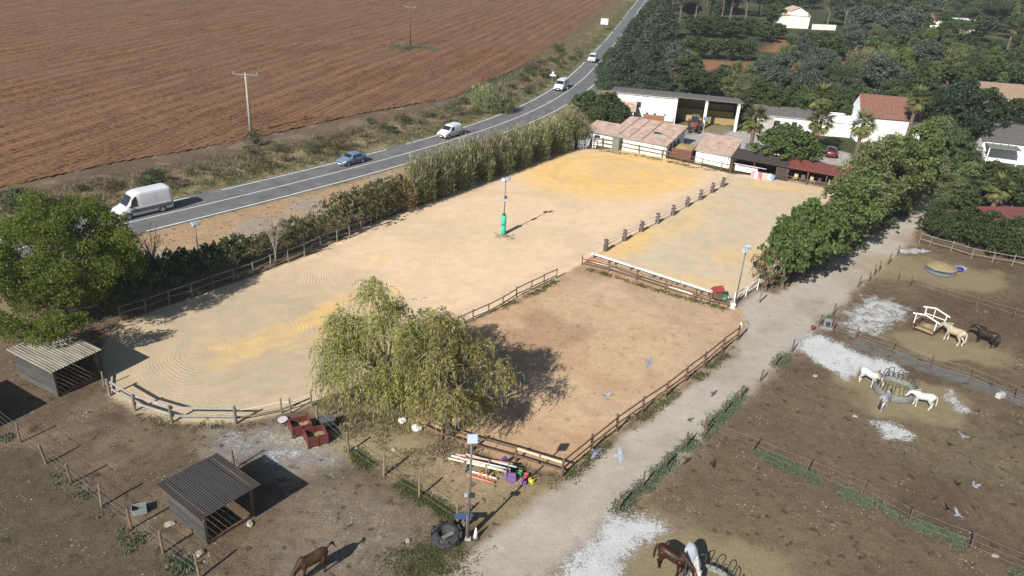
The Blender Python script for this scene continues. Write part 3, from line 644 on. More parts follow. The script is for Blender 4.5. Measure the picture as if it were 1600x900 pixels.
# --- bare trees among the hedge
def bare_tree(bx, by, top, wpx, label, seed):
    rng = np.random.default_rng(seed); b = G(bx, by); H = rows_height(b, top); R = wpx*m_per_px(b)*.5
    o = thing('bare_tree', label, 'tree', (b[0], b[1], 0)); m = MB(); tw = MB()
    m.tube([(0, 0, -.2), (.05, 0, H*.25), (.1, .05, H*.45)], [.11, .09, .06], 7)
    for i in range(13):
        a = i*2.4; s = Vector((.06, .02, H*(.22+.22*rng.random()))); e = Vector((R*.8*math.cos(a)*(.5+.5*rng.random()), R*.8*math.sin(a)*(.5+.5*rng.random()), H*(.6+.4*rng.random()))); k = s.lerp(e, .5)+Vector((0, 0, .2))
        m.tube([s, k, e], [.045, .03, .012], 4)
        for j in range(7):
            q = k.lerp(e, rng.random()); r2 = Vector(rng.normal(size=3))*.35; r2.z = abs(r2.z)*1.1; tw.tube([q, q+r2*.6, q+r2*1.2+Vector((0, 0, .1))], [.016, .012, .006], 3)
    m.build('trunk', BARKG, o); tw.build('twigs', BARKG, o)['kind'] = 'stuff'
bare_tree(431, 415, 332, 52, 'leafless grey tree standing behind the arena fence among bushes', 5)
bare_tree(243, 440, 352, 60, 'leafless tree by the roadside next to the feathery tree', 6)

# --- palms
def palm(bx, by, top, label, seed, Rm=2.1):
    rng = np.random.default_rng(seed); b = G(bx, by); H = rows_height(b, top)-1.1
    o = thing('palm_tree', label, 'palm', (b[0], b[1], 0), rng.random()*6, 'fan palms')
    MB().tube([(0, 0, -.2), (0, 0, .4), (.05, 0, H*.5), (.1, .03, H)], [.42, .34, .28, .26], 9).build('trunk', BARK, o)
    for nm, nf, e0, e1, ml in (('crown', 62, -.85, 1.35, 'palm'), ('dry_skirt', 14, -1.4, -.9, 'palmdry')):
        C = []; D = []; Ln = []; Wd = []; T = []; Sd = []
        for i in range(nf):
            az = i*2.399+rng.random()*.4; el = e0+(e1-e0)*rng.random(); d = np.array([math.cos(az)*math.cos(el), math.sin(az)*math.cos(el), math.sin(el)]); L_ = Rm*(.55+.15*rng.random()); st = np.array([.1, .03, H]); hub = st+d*L_*.55+np.array([0, 0, -.12])
            s = unit(np.cross(d, [0, 0, 1.])); C.append(st+d*L_*.28); D.append(d); Ln.append(L_*.6); Wd.append(.06); T.append(.7); Sd.append(s); bt = rng.random()*.4+(.25 if el < .1 else 0)
            for k in range(13):
                f = (k-6)/6*1.45; bd = unit(d*math.cos(f)+s*math.sin(f)+np.array([0, 0, -.28-.25*rng.random()])); bl = L_*.62*(1-.25*abs(f)/1.45)
                C.append(hub+bd*bl*.5); D.append(bd); Ln.append(bl); Wd.append(.15); T.append(bt+.4*rng.random()); Sd.append(unit(np.cross(bd, unit(np.array([0, 0, 1.])+rng.normal(size=3)*.2))))
        link(nm, leaf_mesh(nm, np.array(C), np.array(D), np.array(Ln), np.array(Wd), np.array(T), rng, LM[ml], np.array(Sd)), None, o)
    return o
palm(1168, 256, 172, 'fan palm beside the small tiled shed', 1, 3.3)
palm(1262, 250, 138, 'tall fan palm rising behind the round green tree', 2, 3.2)
palm(1268, 252, 176, 'lower fan palm just in front of the tall one by the parked cars', 3, 3.4)
palm(1331, 262, 180, 'fan palm at the right of the parked red car', 4, 3.3)
palm(1411, 235, 141, 'fan palm in front of the white tile-roofed house', 5, 3.2)
palm(1542, 352, 277, 'fan palm growing out of the hedge by the red roof', 6, 2.8)
palm(1567, 98, 38, 'distant fan palm near the top right houses', 7, 2.6)
palm(1466, 42, -6, 'distant leaning fan palm beside the red-roofed far house', 8, 2.4)

# --- trees listed by where they stand: (kind, foot x, foot y, top row, crown width)
NTH = 'first second third fourth fifth sixth seventh eighth ninth tenth eleventh twelfth thirteenth fourteenth fifteenth sixteenth seventeenth eighteenth nineteenth twentieth twenty-first twenty-second twenty-third twenty-fourth twenty-fifth twenty-sixth'.split()
ORD = 'leftmost|second from the left|third from the left|fourth from the left|fifth from the left|sixth from the left|seventh from the left|eighth from the left|ninth from the left|tenth from the left|eleventh from the left|twelfth from the left|thirteenth from the left|fourteenth from the left|fifteenth from the left|sixteenth from the left'.split('|')
def grove(lst, label, group):
    lst = sorted(lst, key=lambda t: t[1]); n = len(lst)
    for i, (k, bx, by, tp, w) in enumerate(lst):
        od = 'rightmost' if i == n-1 and n > 2 else ORD[min(i, 15)]
        plant(k, bx, by, tp, w, label if n == 1 else '%s, %s' % (label, od), group)
plant('mulberry', 1222, 266, 192, 100, 'round dense green tree behind the riders\' shack')
grove([('mulberry', 1222, 450, 332, 92), ('mulberry', 1254, 432, 306, 100), ('poplar', 1286, 416, 268, 96), ('poplar', 1320, 396, 248, 92)], 'leafy green tree in the row between small arena and track', 'green trees lining the track')
grove([('grey', 1322, 372, 216, 92), ('grey', 1354, 366, 200, 90), ('poplar', 1384, 352, 196, 92), ('poplar', 1408, 336, 184, 88), ('grey', 1432, 320, 178, 76)], 'tall slender tree at the far end of the track row', 'tall trees at the far end of the track')
plant('brownbush', 1196, 455, 378, 66, 'round browning bush at the near end of the tree row', name='browning_bush')
grove([('bush', 1372, 362, 325, 50), ('bush', 1330, 392, 362, 40), ('bush', 1405, 340, 312, 44)], 'low green bush at the foot of the trees along the track', 'bushes under the track trees')
grove([('broad', 1452, 300, 205, 70), ('grey', 1440, 305, 215, 55), ('broad', 1478, 270, 190, 60)], 'tree where the track ends', 'trees at the end of the track')
plant('oak', 1492, 232, 118, 118, 'very large dark round evergreen tree right of the tile-roofed house', var=0)
grove([('grey', 1500, 318, 252, 60), ('broad', 1540, 322, 250, 80), ('broad', 1582, 325, 255, 70), ('grey', 1465, 330, 268, 50), ('broad', 1512, 335, 285, 60), ('broad', 1610, 330, 262, 70)], 'garden tree in front of the grey-roofed house', 'garden trees right of the track')
grove([('hedge', 1452, 368, 330, 46), ('hedge', 1480, 378, 336, 52), ('hedge', 1512, 388, 340, 56), ('hedge', 1545, 398, 346, 58), ('hedge', 1578, 405, 352, 58), ('hedge', 1612, 412, 358, 60), ('hedge', 1500, 362, 322, 50), ('hedge', 1545, 372, 325, 56), ('hedge', 1590, 384, 335, 56), ('hedge', 1645, 418, 362, 60), ('hedge', 1462, 350, 312, 44)], 'bush in the thick hedge above the horse pasture', 'bushes of the hedge above the pasture')
grove([('broad', 918, 188, 138, 56), ('broad', 948, 196, 140, 52), ('mulberry', 930, 205, 165, 40), ('broad', 968, 205, 158, 36)], 'green tree at the roadside end of the stable block', 'trees beside the stable and road')
# cypress screen by the road
grove([('cyp', 952, 138, 88, 46), ('cyp', 975, 140, 80, 50), ('cyp', 1002, 142, 78, 48), ('cyp', 952, 122, 72, 44), ('cyp', 975, 112, 52, 54), ('cyp', 1005, 118, 45, 60), ('cyp', 985, 92, 28, 56), ('cyp', 1012, 95, 22, 56), ('cyp', 1000, 72, 10, 52), ('cyp', 1025, 78, 6, 54), ('cyp', 1012, 55, -2, 46), ('cyp', 1035, 60, -4, 46), ('cyp', 1022, 40, -16, 40), ('cyp', 1030, 28, -24, 38), ('cyp', 1036, 16, -30, 34), ('cyp', 1028, 142, 92, 40)], 'blue-green conifer in the roadside screen', 'conifers screening the road')
grove([('brownbush', 1008, 140, 112, 34), ('brownbush', 990, 142, 116, 30), ('brownbush', 1045, 128, 108, 34)], 'dry brown bush at the foot of the conifers behind the barn', 'brown bushes behind the barn')
# wood behind the barn
grove([('broad', 1078, 148, 104, 52), ('broad', 1108, 152, 108, 44), ('grey', 1140, 160, 92, 46), ('broad', 1128, 140, 98, 44), ('grey', 1160, 168, 98, 44), ('broad', 1185, 178, 120, 50), ('broad', 1165, 182, 140, 40)], 'tree growing close behind the barn roof', 'trees behind the barn')
grove([('blue', 1205, 172, 82, 56), ('blue', 1182, 160, 84, 46), ('brownbush', 1232, 160, 92, 48), ('blue', 1250, 172, 92, 48), ('broad', 1235, 186, 122, 44), ('broad', 1205, 190, 135, 46), ('pine', 1300, 172, 100, 50), ('broad', 1285, 192, 128, 60), ('broad', 1312, 195, 130, 48), ('broad', 1255, 195, 132, 46), ('broad', 1325, 205, 150, 34)], 'dark mixed tree behind the long white building', 'trees behind the long white building')
grove([('blue', 1362, 150, 84, 72), ('blue', 1392, 152, 104, 58), ('blue', 1436, 128, 60, 62), ('blue', 1345, 140, 108, 44), ('cyp', 1408, 158, 112, 54), ('broad', 1440, 165, 118, 70), ('broad', 1395, 172, 130, 40)], 'dark blue-green conifer behind the tile-roofed white house', 'conifers behind the tile-roofed house')
grove([('citrus', 1068, 90, 56, 42), ('citrus', 1092, 92, 54, 44), ('citrus', 1116, 93, 56, 44), ('citrus', 1140, 95, 56, 44), ('citrus', 1164, 95, 60, 40), ('citrus', 1240, 94, 54, 46), ('citrus', 1268, 96, 52, 48), ('citrus', 1296, 97, 54, 46), ('citrus', 1318, 95, 60, 40), ('citrus', 1255, 80, 46, 44), ('citrus', 1290, 78, 46, 46)], 'dense green orchard tree in the far garden rows', 'orchard trees of the far gardens')
grove([('broad', 1105, 58, 22, 48), ('broad', 1135, 60, 26, 50), ('broad', 1172, 56, 28, 44), ('broad', 1195, 66, 36, 42), ('broad', 1082, 56, 24, 36), ('broad', 1212, 62, 34, 34)], 'leafy tree in the far gardens left of the white house', 'garden trees left of the white house')
grove([('pine', 1062, 34, -22, 46), ('pine', 1085, 36, -26, 48), ('pine', 1108, 34, -26, 46), ('pine', 1140, 36, -22, 56), ('pine', 1165, 28, -24, 48), ('pine', 1190, 26, -20, 46), ('pine', 1050, 20, -26, 40), ('pine', 1125, 22, -30, 50), ('broad', 1205, 40, 2, 40), ('broad', 1215, 28, -8, 40)], 'umbrella pine with bare trunk at the top edge', 'pines along the top edge')
grove([('pine', 1292, 42, -16, 48), ('pine', 1318, 46, -14, 46), ('blue', 1340, 70, 8, 62), ('blue', 1378, 74, 6, 72), ('blue', 1412, 70, 10, 58), ('blue', 1352, 78, 36, 44), ('blue', 1325, 82, 36, 44), ('blue', 1450, 40, -8, 44), ('broad', 1432, 58, 14, 40)], 'grey-green conifer in the clump between the far houses', 'conifers between the far houses')
grove([('yellow', 1428, 70, 38, 44), ('yellow', 1462, 112, 82, 50), ('broad', 1470, 76, 36, 48), ('broad', 1500, 92, 50, 52), ('yellow', 1492, 114, 88, 50), ('broad', 1520, 128, 92, 54), ('yellow', 1530, 112, 88, 44), ('broad', 1480, 132, 98, 54), ('broad', 1556, 134, 90, 54), ('broad', 1588, 140, 92, 54), ('broad', 1560, 112, 74, 44), ('broad', 1450, 102, 66, 50)], 'tree in the overgrown ground right of the orchard', 'overgrown trees right of the orchard')
grove([('broad', 1528, 66, 18, 54), ('broad', 1510, 46, 6, 36), ('broad', 1552, 50, 8, 46), ('broad', 1585, 62, 16, 48), ('broad', 1612, 84, 34, 50), ('broad', 1540, 30, -10, 46), ('broad', 1580, 34, -8, 46), ('broad', 1500, 22, -12, 40), ('broad', 1420, 26, -12, 40), ('yellow', 1600, 60, 20, 44), ('broad', 1390, 20, -14, 44), ('broad', 1350, 18, -16, 44), ('broad', 1610, 20, -16, 50), ('broad', 1240, 20, -14, 34), ('broad', 1265, 14, -18, 36), ('broad', 1595, 105, 66, 50)], 'tree near the houses at the top right', 'trees round the top right houses')
grove([('broad', 1580, 192, 150, 44), ('broad', 1560, 188, 154, 36), ('broad', 1608, 196, 152, 40), ('broad', 1552, 166, 128, 40)], 'dark tree before the pale tiled roof, right edge', 'trees by the pale tiled roof')
for k in range(5): reeds(1335+k*15, 112-(k % 2)*3, 72, 34, 'pale bamboo clump in the gardens behind the conifers', 'bamboo in the far gardens')
# farther woods beyond the frame's top, so a raised view still meets trees
for k in range(46):
    x_ = 70+random.random()*260; y_ = 330+random.random()*150
    cm, tm, h, r = proto(random.choice(['broad', 'pine', 'blue']), random.randrange(3)); o = thing('woodland_tree', 'far woodland tree beyond the last houses at the top of the picture', 'tree', (x_, y_, 0), random.random()*6, 'far woodland trees'); link('crown', cm, None, o); link('trunk', tm, BARK if not tm.materials else None, o)

# undergrowth filling the gardens behind the yard
def px_in(poly, n, rng):
    q = [P2(*p) for p in poly]; xs = [p[0] for p in q]; ys = [p[1] for p in q]; out = []
    while len(out) < n:
        p = (rng.uniform(min(xs), max(xs)), rng.uniform(min(ys), max(ys)))
        if inpoly(np.array([p[0]]), np.array([p[1]]), q)[0]: out.append(p)
    return out
ru = random.Random(77)
for poly, n, lab, kinds, s0, s1 in (([(1040, 128), (1180, 132), (1330, 180), (1335, 140), (1330, 112), (1180, 104), (1050, 112)], 80, 'scrub bush growing in the wood behind the barn and white building', ['bush', 'grey', 'shrub', 'broad', 'brownbush', 'yellow', 'blue'], .6, 1.3),
        ([(1330, 180), (1440, 160), (1600, 165), (1620, 120), (1420, 76), (1330, 100)], 95, 'green scrub bush in the overgrown ground behind the tiled house', ['bush', 'grey', 'shrub', 'broad', 'yellow', 'brownbush', 'poplar'], .7, 1.5),
        ([(1330, 76), (1620, 118), (1640, 40), (1500, 0), (1300, 5), (1290, 45)], 110, 'green bush among the far houses at the top right', ['bush', 'shrub', 'broad', 'grey', 'blue', 'yellow', 'pine'], .8, 1.6),
        ([(1045, 44), (1215, 48), (1225, -10), (1040, -10)], 36, 'dark bush under the pines at the top', ['bush', 'hedge', 'broad', 'pine'], 1.0, 1.5),
        ([(1400, 230), (1520, 250), (1620, 330), (1460, 330), (1440, 300)], 16, 'bush in the garden right of the track end', ['bush', 'shrub', 'hedge'], .7, 1.1)):
    for p in px_in(poly, n, ru):
        if any(np.hypot(p[0]-P2(*q)[0], (p[1]-P2(*q)[1])*.6) < rr for q, rr in (((1110, 104), 13), ((1215, 72), 13), ((1320, 100), 6), ((1250, 30), 14))): continue
        kd = ru.choice(kinds); cm, tm, h, r = proto(kd, ru.randrange(3)); sc_ = ru.uniform(s0, s1)*(.75 if h > 4 else 1.0)
        o = thing('garden_bush' if h < 4 else 'garden_tree', lab.replace('bush', 'tree') if h >= 4 else lab, 'bush' if h < 4 else 'tree', (p[0], p[1], 0), ru.random()*6, lab); o.scale = (sc_*1.1, sc_*1.1, sc_)
        link('crown', cm, None, o); link('stem' if h < 4 else 'trunk', tm, BARK if not tm.materials else None, o)

# --- hedge between arena fence and road
HL = 'bush in the shaded hedge behind the arena fence'
grove([('bush', 205, 478, 408, 68), ('bush', 235, 462, 395, 66), ('bush', 262, 455, 388, 62), ('bush', 292, 448, 382, 58), ('bush', 322, 438, 376, 56), ('bush', 350, 428, 366, 56), ('bush', 378, 418, 362, 54), ('bush', 215, 440, 380, 56), ('bush', 180, 492, 430, 66)], 'dark green bush in the low hedge near the feathery tree', 'dark bushes at the left of the hedge')
grove([('shrub', 402, 412, 364, 48), ('shrub', 445, 398, 342, 52), ('shrub', 468, 390, 332, 54), ('shrub', 492, 380, 328, 52), ('shrub', 418, 402, 358, 42), ('shrub', 455, 380, 334, 46)], 'grey-green shrub in the middle of the arena hedge', 'grey-green shrubs of the arena hedge')
grove([('shrub', 520, 368, 298, 64), ('shrub', 545, 360, 290, 66), ('shrub', 572, 350, 286, 62), ('shrub', 596, 342, 278, 62), ('shrub', 618, 332, 270, 56), ('shrub', 556, 340, 288, 56), ('shrub', 590, 326, 276, 52)], 'tall olive-green shrub between grey fence and reeds', 'olive shrubs next to the reeds')
for bx, by, tp in [(632, 326, 268), (612, 320, 276), (640, 314, 264)]: reeds(bx, by, tp, 40, 'dry golden reed clump at the near end of the reed bed', 'dry reeds at the near end', True)
for k in range(26):
    t = k/25; bx = 652+t*252; by = 316-t*92+3*math.sin(k*2.1); hh = 78-26*t+6*math.sin(k*1.7)
    reeds(bx, by, by-hh, 42-10*t, 'green reed clump beside the sand arena, %s from the near end' % NTH[k], 'reeds along the arena')
for k in range(12):
    t = k/11; reeds(690+t*205, 292-t*84, 292-t*84-60+16*t, 34, 'reed clump on the road side of the bed, %s from the near end' % NTH[k], 'reeds on the road side')
# --- far verge of the road
for bx, by, tp, w in [(752, 172, 128, 34), (768, 176, 130, 36), (788, 176, 146, 30)]: reeds(bx, by, tp, w, 'green reed clump standing on the field side of the road', 'reeds on the field side')
VG = [('bush', 238, 288, 262, 32), ('bush', 42, 340, 288, 52), ('bush', 398, 228, 200, 26), ('bush', 580, 195, 182, 16), ('bush', 872, 102, 86, 18), ('bush', 852, 122, 104, 26), ('bush', 905, 92, 76, 14), ('bush', 20, 318, 292, 34)]
grove(VG, 'green bush on the verge between ploughed field and road', 'green bushes on the field verge')
for k in range(170):
    t = k/169; i = int(18+t*100); o_ = -2.6-random.random()*7.0
    p = road_at(o_)[i]; kd = random.choice(['brownbush', 'shrub', 'shrub', 'brownbush', 'bush']); cm, tm, h, r = proto(kd, random.randrange(3))
    s = .3+.5*random.random()**1.5; o = thing('verge_shrub', 'scrubby grey-brown shrub on the dry verge beside the field', 'bush', (p[0], p[1], 0), random.random()*6, 'scrub on the field verge'); o.scale = (s*1.25, s*1.25, s); link('crown', cm, None, o); link('stem', tm, BARK if not tm.materials else None, o)

# --- grass, weeds and scrub as uncountable cover
def tufts(name, pts, h, lm, nb, seed, label, cat, spread=.25, wd=.05):
    rng = np.random.default_rng(seed); pts = np.asarray(pts); pts = pts[fbm(pts[:, 0], pts[:, 1], 1.6, 400+seed, 2) > (.46 if lm == 'weed' else .40)]; n = len(pts)*nb
    base = np.repeat(pts, nb, 0)+rng.normal(size=(n, 2))*spread; hh = h*(.4+.8*rng.random(n)); d = unit(np.c_[rng.normal(size=(n, 2))*.55, np.ones(n)])
    c = np.c_[base, np.zeros(n)]+d*(hh*.46)[:, None]; me = leaf_mesh(name, c, d, hh, np.full(n, wd)*(.6+.8*rng.random(n)), np.repeat(rng.random(len(pts))*.4, nb)+.55*rng.random(n), rng, LM[lm])
    return tag(link(name, me), label, cat, None, 'stuff')
def along(pl, n, w, rng):
    q = resample(np.array(pl), .2); i = rng.integers(len(q), size=n); return q[i]+rng.normal(size=(n, 2))*w
def px_line(*ps): return [P2(*p) for p in ps]
rg = np.random.default_rng(55)
def verge_pts(n, o0, o1, i0, i1):
    i = rg.integers(i0, i1, size=n); o = o0+(o1-o0)*rg.random(n); return ROADL[i]+ROADN[i]*o[:, None]+rg.normal(size=(n, 2))*.5
tufts('verge_grass', verge_pts(5200, -.9, -3.4, 10, 190), .55, 'grass', 7, 1, 'green grass strip along the far edge of the road', 'grass', .3, .06)
tufts('dry_verge_grass', verge_pts(14500, -2.3, -11.0, 10, 190), .62, 'dryg', 7, 2, 'dry straw-coloured grass and scrub between road and field', 'grass', .4, .07)
tufts('field_edge_weeds', verge_pts(3200, -8.5, -13.0, 15, 190), .34, 'weed', 6, 3, 'grey-green weeds creeping along the edge of the ploughed field', 'weeds', .35, .08)
c = P2(641, 76); tufts('pole_grass', c+rg.normal(size=(420, 2))*[3.0, 1.7], .9, 'weed', 8, 4, 'patch of green weeds round the far utility pole', 'weeds', .3, .09)
pw = np.vstack([along(px_line((967, 797), (1040, 731), (1101, 674), (1156, 624), (1187, 597)), 1500, .24, rg), along(px_line((1211, 572), (1237, 550)), 200, .22, rg), along(px_line((1279, 512), (1301, 495)), 160, .3, rg)])
tufts('fence_weeds', pw, .17, 'weed', 8, 5, 'low blue-green weeds along the track-side wire fence', 'weeds', .16, .06)
pw = np.vstack([along(px_line((1110, 682), (1160, 702)), 400, .24, rg), along(px_line((1190, 712), (1300, 758)), 900, .26, rg), along(px_line((1320, 768), (1350, 782), (1400, 812)), 650, .25, rg), along(px_line((1428, 822), (1455, 832)), 420, .28, rg), along(px_line((1480, 838), (1540, 868), (1600, 895)), 1000, .32, rg)])
tufts('pasture_weeds', pw, .16, 'weed', 8, 6, 'low blue-green weeds under the wire fence across the right pasture', 'weeds', .15, .06)
pw = np.vstack([along(px_line((30, 690), (112, 758), (206, 830), (255, 866), (312, 905)), 200, .35, rg)]+[P2(*p)+rg.normal(size=(46, 2))*.35 for p in ((52, 712), (212, 845), (262, 872), (290, 888), (15, 685))])
tufts('left_fence_weeds', pw, .26, 'weed', 6, 7, 'scattered weeds along the wire fence at the bottom left', 'weeds', .15, .06)
pw = np.vstack([along(px_line((548, 706), (600, 742), (655, 775), (712, 812)), 1300, .26, rg), P2(665, 880)+rg.normal(size=(800, 2))*[1.0, .7], P2(700, 855)+rg.normal(size=(160, 2))*[.8, .5], P2(625, 690)+rg.normal(size=(160, 2))*[1.0, .7], P2(575, 655)+rg.normal(size=(150, 2))*[1.3, .5]])
tufts('green_grass', pw, .13, 'grass', 8, 8, 'short green grass under the middle wire fence and by the tyre', 'grass', .14, .05)
pw = np.vstack([along(px_line((882, 752), (964, 682), (1039, 628), (1100, 582), (1145, 545)), 800, .2, rg), along(px_line((740, 725), (806, 735), (872, 752)), 220, .4, rg), along(px_line((912, 420), (951, 430), (1039, 458), (1086, 470), (1140, 486)), 300, .2, rg), along(px_line((745, 503), (869, 440)), 260, .22, rg), along(px_line((940, 236), (998, 243), (1060, 256), (1130, 272)), 320, .4, rg), along(px_line((215, 648), (270, 664), (370, 667), (450, 655)), 130, .3, rg)])
tufts('paddock_edge_grass', pw, .2, 'grass', 7, 9, 'sparse grass along the fences of paddock and arenas', 'grass', .15, .05)
pw = np.vstack([P2(560, 668)+rg.normal(size=(420, 2))*[2.2, .9], P2(700, 705)+rg.normal(size=(300, 2))*[2.2, .6], P2(660, 740)+rg.normal(size=(150, 2))*[1.6, .6], P2(790, 370)+rg.normal(size=(26, 2))*[.5, .3]])
tufts('dry_grass', pw, .22, 'dryg', 7, 10, 'dry grass under the willows', 'grass', .15, .05)
# ================================================================== FENCES
WOODG = mat('wood_grey', (.20, .18, .155), (.115, .104, .09), .9, 5, .01, 25, stretch=(1, 1, .3), rnd=.12)
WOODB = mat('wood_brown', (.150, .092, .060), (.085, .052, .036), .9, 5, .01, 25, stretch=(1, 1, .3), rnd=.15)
WOODT = mat('wood_tan', (.21, .155, .105), (.13, .095, .064), .9, 5, .01, 25, stretch=(1, 1, .3), rnd=.15)
WOODP = mat('wood_pale', (.62, .50, .34), (.48, .37, .24), .85, 5, .01, 25, rnd=.08)
RUST = mat('rusty_stake', (.125, .080, .056), (.075, .048, .036), .9, 7, .005, 30, rnd=.15)
WHITEW = mat('white_board', (.78, .77, .75), (.60, .58, .55), .7, 3, .004, 20, rnd=.05)
PALEW = mat('weathered_white', (.34, .325, .29), (.22, .21, .185), .8, 4, .006, 20, rnd=.08)
WIRE = plain('fence_wire', (.42, .43, .43), .45, .6)
TAPE = plain('white_tape', (.80, .80, .78), .6)
DARKM = mat('dark_metal', (.055, .06, .065), (.035, .037, .04), .5, 8, 0, metal=.3)
GALV = mat('galvanised', (.30, .31, .32), (.21, .22, .23), .45, 6, 0, metal=.5)

def post_mesh(r, h, square=False):
    m = MB()
    if square: m.box((0, 0, (h-.25)/2), (2*r, 2*r, h+.25))
    else: m.tube([(0, 0, -.25), (0, 0, h*.5), (0, 0, h-.03), (0, 0, h)], [r, r*.97, r*.92, r*.6], 8)
    return m.mesh('post')
def fence(name, label, px, h, r, pm, rails=(), rm=None, rw=(.05, .11), wires=(), square=False, closed=False, tilt=.03, group=None, skip=(), jit=.06, wmat=None, pts=None, wr=.006, railside=0, cat='fence'):
    P_ = pts if pts is not None else [GV(*p) for p in px]; o = thing(name, label, cat, P_[0], 0, group); me = post_mesh(r, h, square); me.materials.append(pm)
    tops = []
    for p in P_:
        c = bpy.data.objects.new('post', me); COL.objects.link(c); c.parent = o; c.location = p-P_[0]
        s = 1+random.uniform(-jit, jit); c.scale = (1, 1, s); c.rotation_euler = (random.gauss(0, tilt), random.gauss(0, tilt), random.random()*(.1 if square else 6))
    n = len(P_)
    for i in range(n if closed else n-1):
        if i in skip: continue
        a, b = P_[i]-P_[0], P_[(i+1) % n]-P_[0]; d = (b-a).normalized(); sd = Vector((-d.y, d.x, 0))*railside*(r+rw[0]/2)
        for z in rails:
            e1, e2 = random.gauss(0, .025), random.gauss(0, .025)
            MB().beam(a+sd+Vector((0, 0, z*h+e1))-d*.04, b+sd+Vector((0, 0, z*h+e2))+d*.04, rw[0], rw[1]).build('rail', rm, o)
        for z in wires:
            mid = (a+b)/2+Vector((0, 0, z*h-.03)); MB().tube([a+Vector((0, 0, z*h)), mid, b+Vector((0, 0, z*h))], wr, 4, False).build('wire', wmat or WIRE, o)
    return o
fence('wooden_fence', 'grey two-rail wooden fence between the sand arena and the roadside hedge', [(190, 501), (228, 490), (265, 476), (301, 465), (334, 452), (366, 441), (396, 431), (423, 419), (451, 409), (476, 401), (502, 387), (527, 378), (547, 372), (564, 363), (580, 351)], 1.35, .075, WOODG, (.9, .45), WOODG, (.05, .10), railside=1)
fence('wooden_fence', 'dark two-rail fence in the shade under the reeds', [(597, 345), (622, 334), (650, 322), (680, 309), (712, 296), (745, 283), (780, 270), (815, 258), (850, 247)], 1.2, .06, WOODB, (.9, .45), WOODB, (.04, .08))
fence('wooden_fence', 'curved fence with pale whitish rails round the near end of the arena', [(172, 618), (211, 642), (269, 660), (369, 662)], 1.35, .10, WOODG, (.80, .35), PALEW, (.06, .15), railside=1)
o = fence('post_fence', 'pair of slim grey posts with sagging white tape beside the red crates', [(369, 661), (440, 646), (454, 646), (487, 634)], 1.25, .06, WOODG, wires=(.75,), wmat=TAPE, wr=.015)
MB().tube([GV(372, 660)+Vector((0, 0, .35)), GV(440, 646)+Vector((0, 0, .3)), GV(485, 634)+Vector((0, 0, .6))], .05, 6).build('low_rail', WOODB, o, True, GV(369, 661))
o = thing('arena_gate', 'broken grey wooden gate leaning at the corner by the left shelter', 'gate', GV(160, 600)); off = GV(160, 600)
for a, b in (((156, 585), (172, 616)), ((148, 572), (165, 600)), ((150, 583), (160, 560))):
    MB().beam(GV(*a)+Vector((0, 0, .75)), GV(*b)+Vector((0, 0, .15)), .06, .12).build('rail', WOODG, o, off=off)
for a in ((150, 580), (163, 604)): MB().tube([GV(*a)-Vector((0, 0, .2)), GV(*a)+Vector((.02, 0, 1.2))], .06, 7).build('post', WOODG, o, off=off)
fence('wooden_fence', 'single-rail fence between sand arena and brown paddock right of the willows', [(668, 536), (692, 524), (715, 512), (739, 501), (763, 491), (785, 479), (807, 465), (829, 454), (850, 444), (869, 435)], 1.1, .06, WOODT, (.86, .3), WOODG, (.07, .08))
fence('paddock_fence', 'dark brown two-rail fence along the track side of the paddock', [(1152, 532), (1127, 551), (1100, 574), (1071, 596), (1039, 621), (1003, 646), (964, 674), (924, 706), (878, 745)], 1.42, .085, WOODB, (.86, .46), WOODB, (.06, .10))
o = fence('paddock_fence', 'brown fence at the near end of the paddock under the right willow', [(806, 722), (738, 704), (690, 688), (655, 672)], 1.25, .085, WOODB, (.86, .42), WOODB, (.06, .11))
for z, m_ in ((1.06, WOODP), (.5, WOODB)): MB().beam(GV(806, 722)+Vector((0, 0, z)), GV(878, 745)+Vector((0, 0, z+.03)), .07, .13).build('rail', m_, o, off=GV(806, 722))
fence('stable_fence', 'brown two-rail fence in front of the stable at the arena\'s far end', [(920, 226), (941, 229), (969, 234), (998, 240), (1034, 247), (1066, 254), (1096, 261), (1126, 268), (1141, 271)], 1.3, .075, WOODB, (.9, .45), WOODB, (.05, .10))
fence('wooden_fence', 'grey weathered rail fence below the hedge in the top pasture', [(1436, 380), (1452, 385), (1485, 394), (1517, 404), (1550, 410), (1581, 415), (1620, 424)], 1.3, .07, WOODG, (.88, .42), WOODG, (.05, .09))
# small arena front: dark posts, board wall and poles
fence('arena_fence', 'thin dark post fence with one rail between small arena and paddock', [(909, 414), (951, 424), (994, 438), (1039, 453), (1086, 467), (1108, 473), (1122, 476), (1137, 480)], 1.15, .055, WOODB, (.55, .25), WOODB, (.05, .09))
o = thing('kickboard', 'long low wall of white boards along the front of the small arena', 'board', GV(923, 401)); off = GV(923, 401)
ks = [Vector(GV(923, 401)).lerp(GV(1141, 472), t/6) for t in range(7)]
for i in range(6):
    d = (ks[i+1]-ks[i]).normalized(); MB().beam(ks[i]+d*.03+Vector((0, 0, .42)), ks[i+1]-d*.03+Vector((0, 0, .42)), .30, .10).build('board', WHITEW, o, off=off)
    for t in (.15, .85): p = ks[i].lerp(ks[i+1], t); MB().box((p.x, p.y, .18), (.14, .14, .38), .4).build('support', WOODB, o, off=off)
for i, (a, b) in enumerate((((917, 408), (1000, 434)), ((1003, 436), (1082, 462)), ((1085, 464), (1138, 478)))):
    q = MB().tube([GV(*a)+Vector((0, 0, .14)), GV(*b)+Vector((0, 0, .14))], .07, 8).build('jump_pole', WHITEW, None, True, GV(*a)); q.location = GV(*a)
    tag(q, ('white jump pole lying between boards and dark fence, %s of the three' % ('leftmost', 'middle', 'rightmost')[i]), 'pole', 'poles along the kickboard')
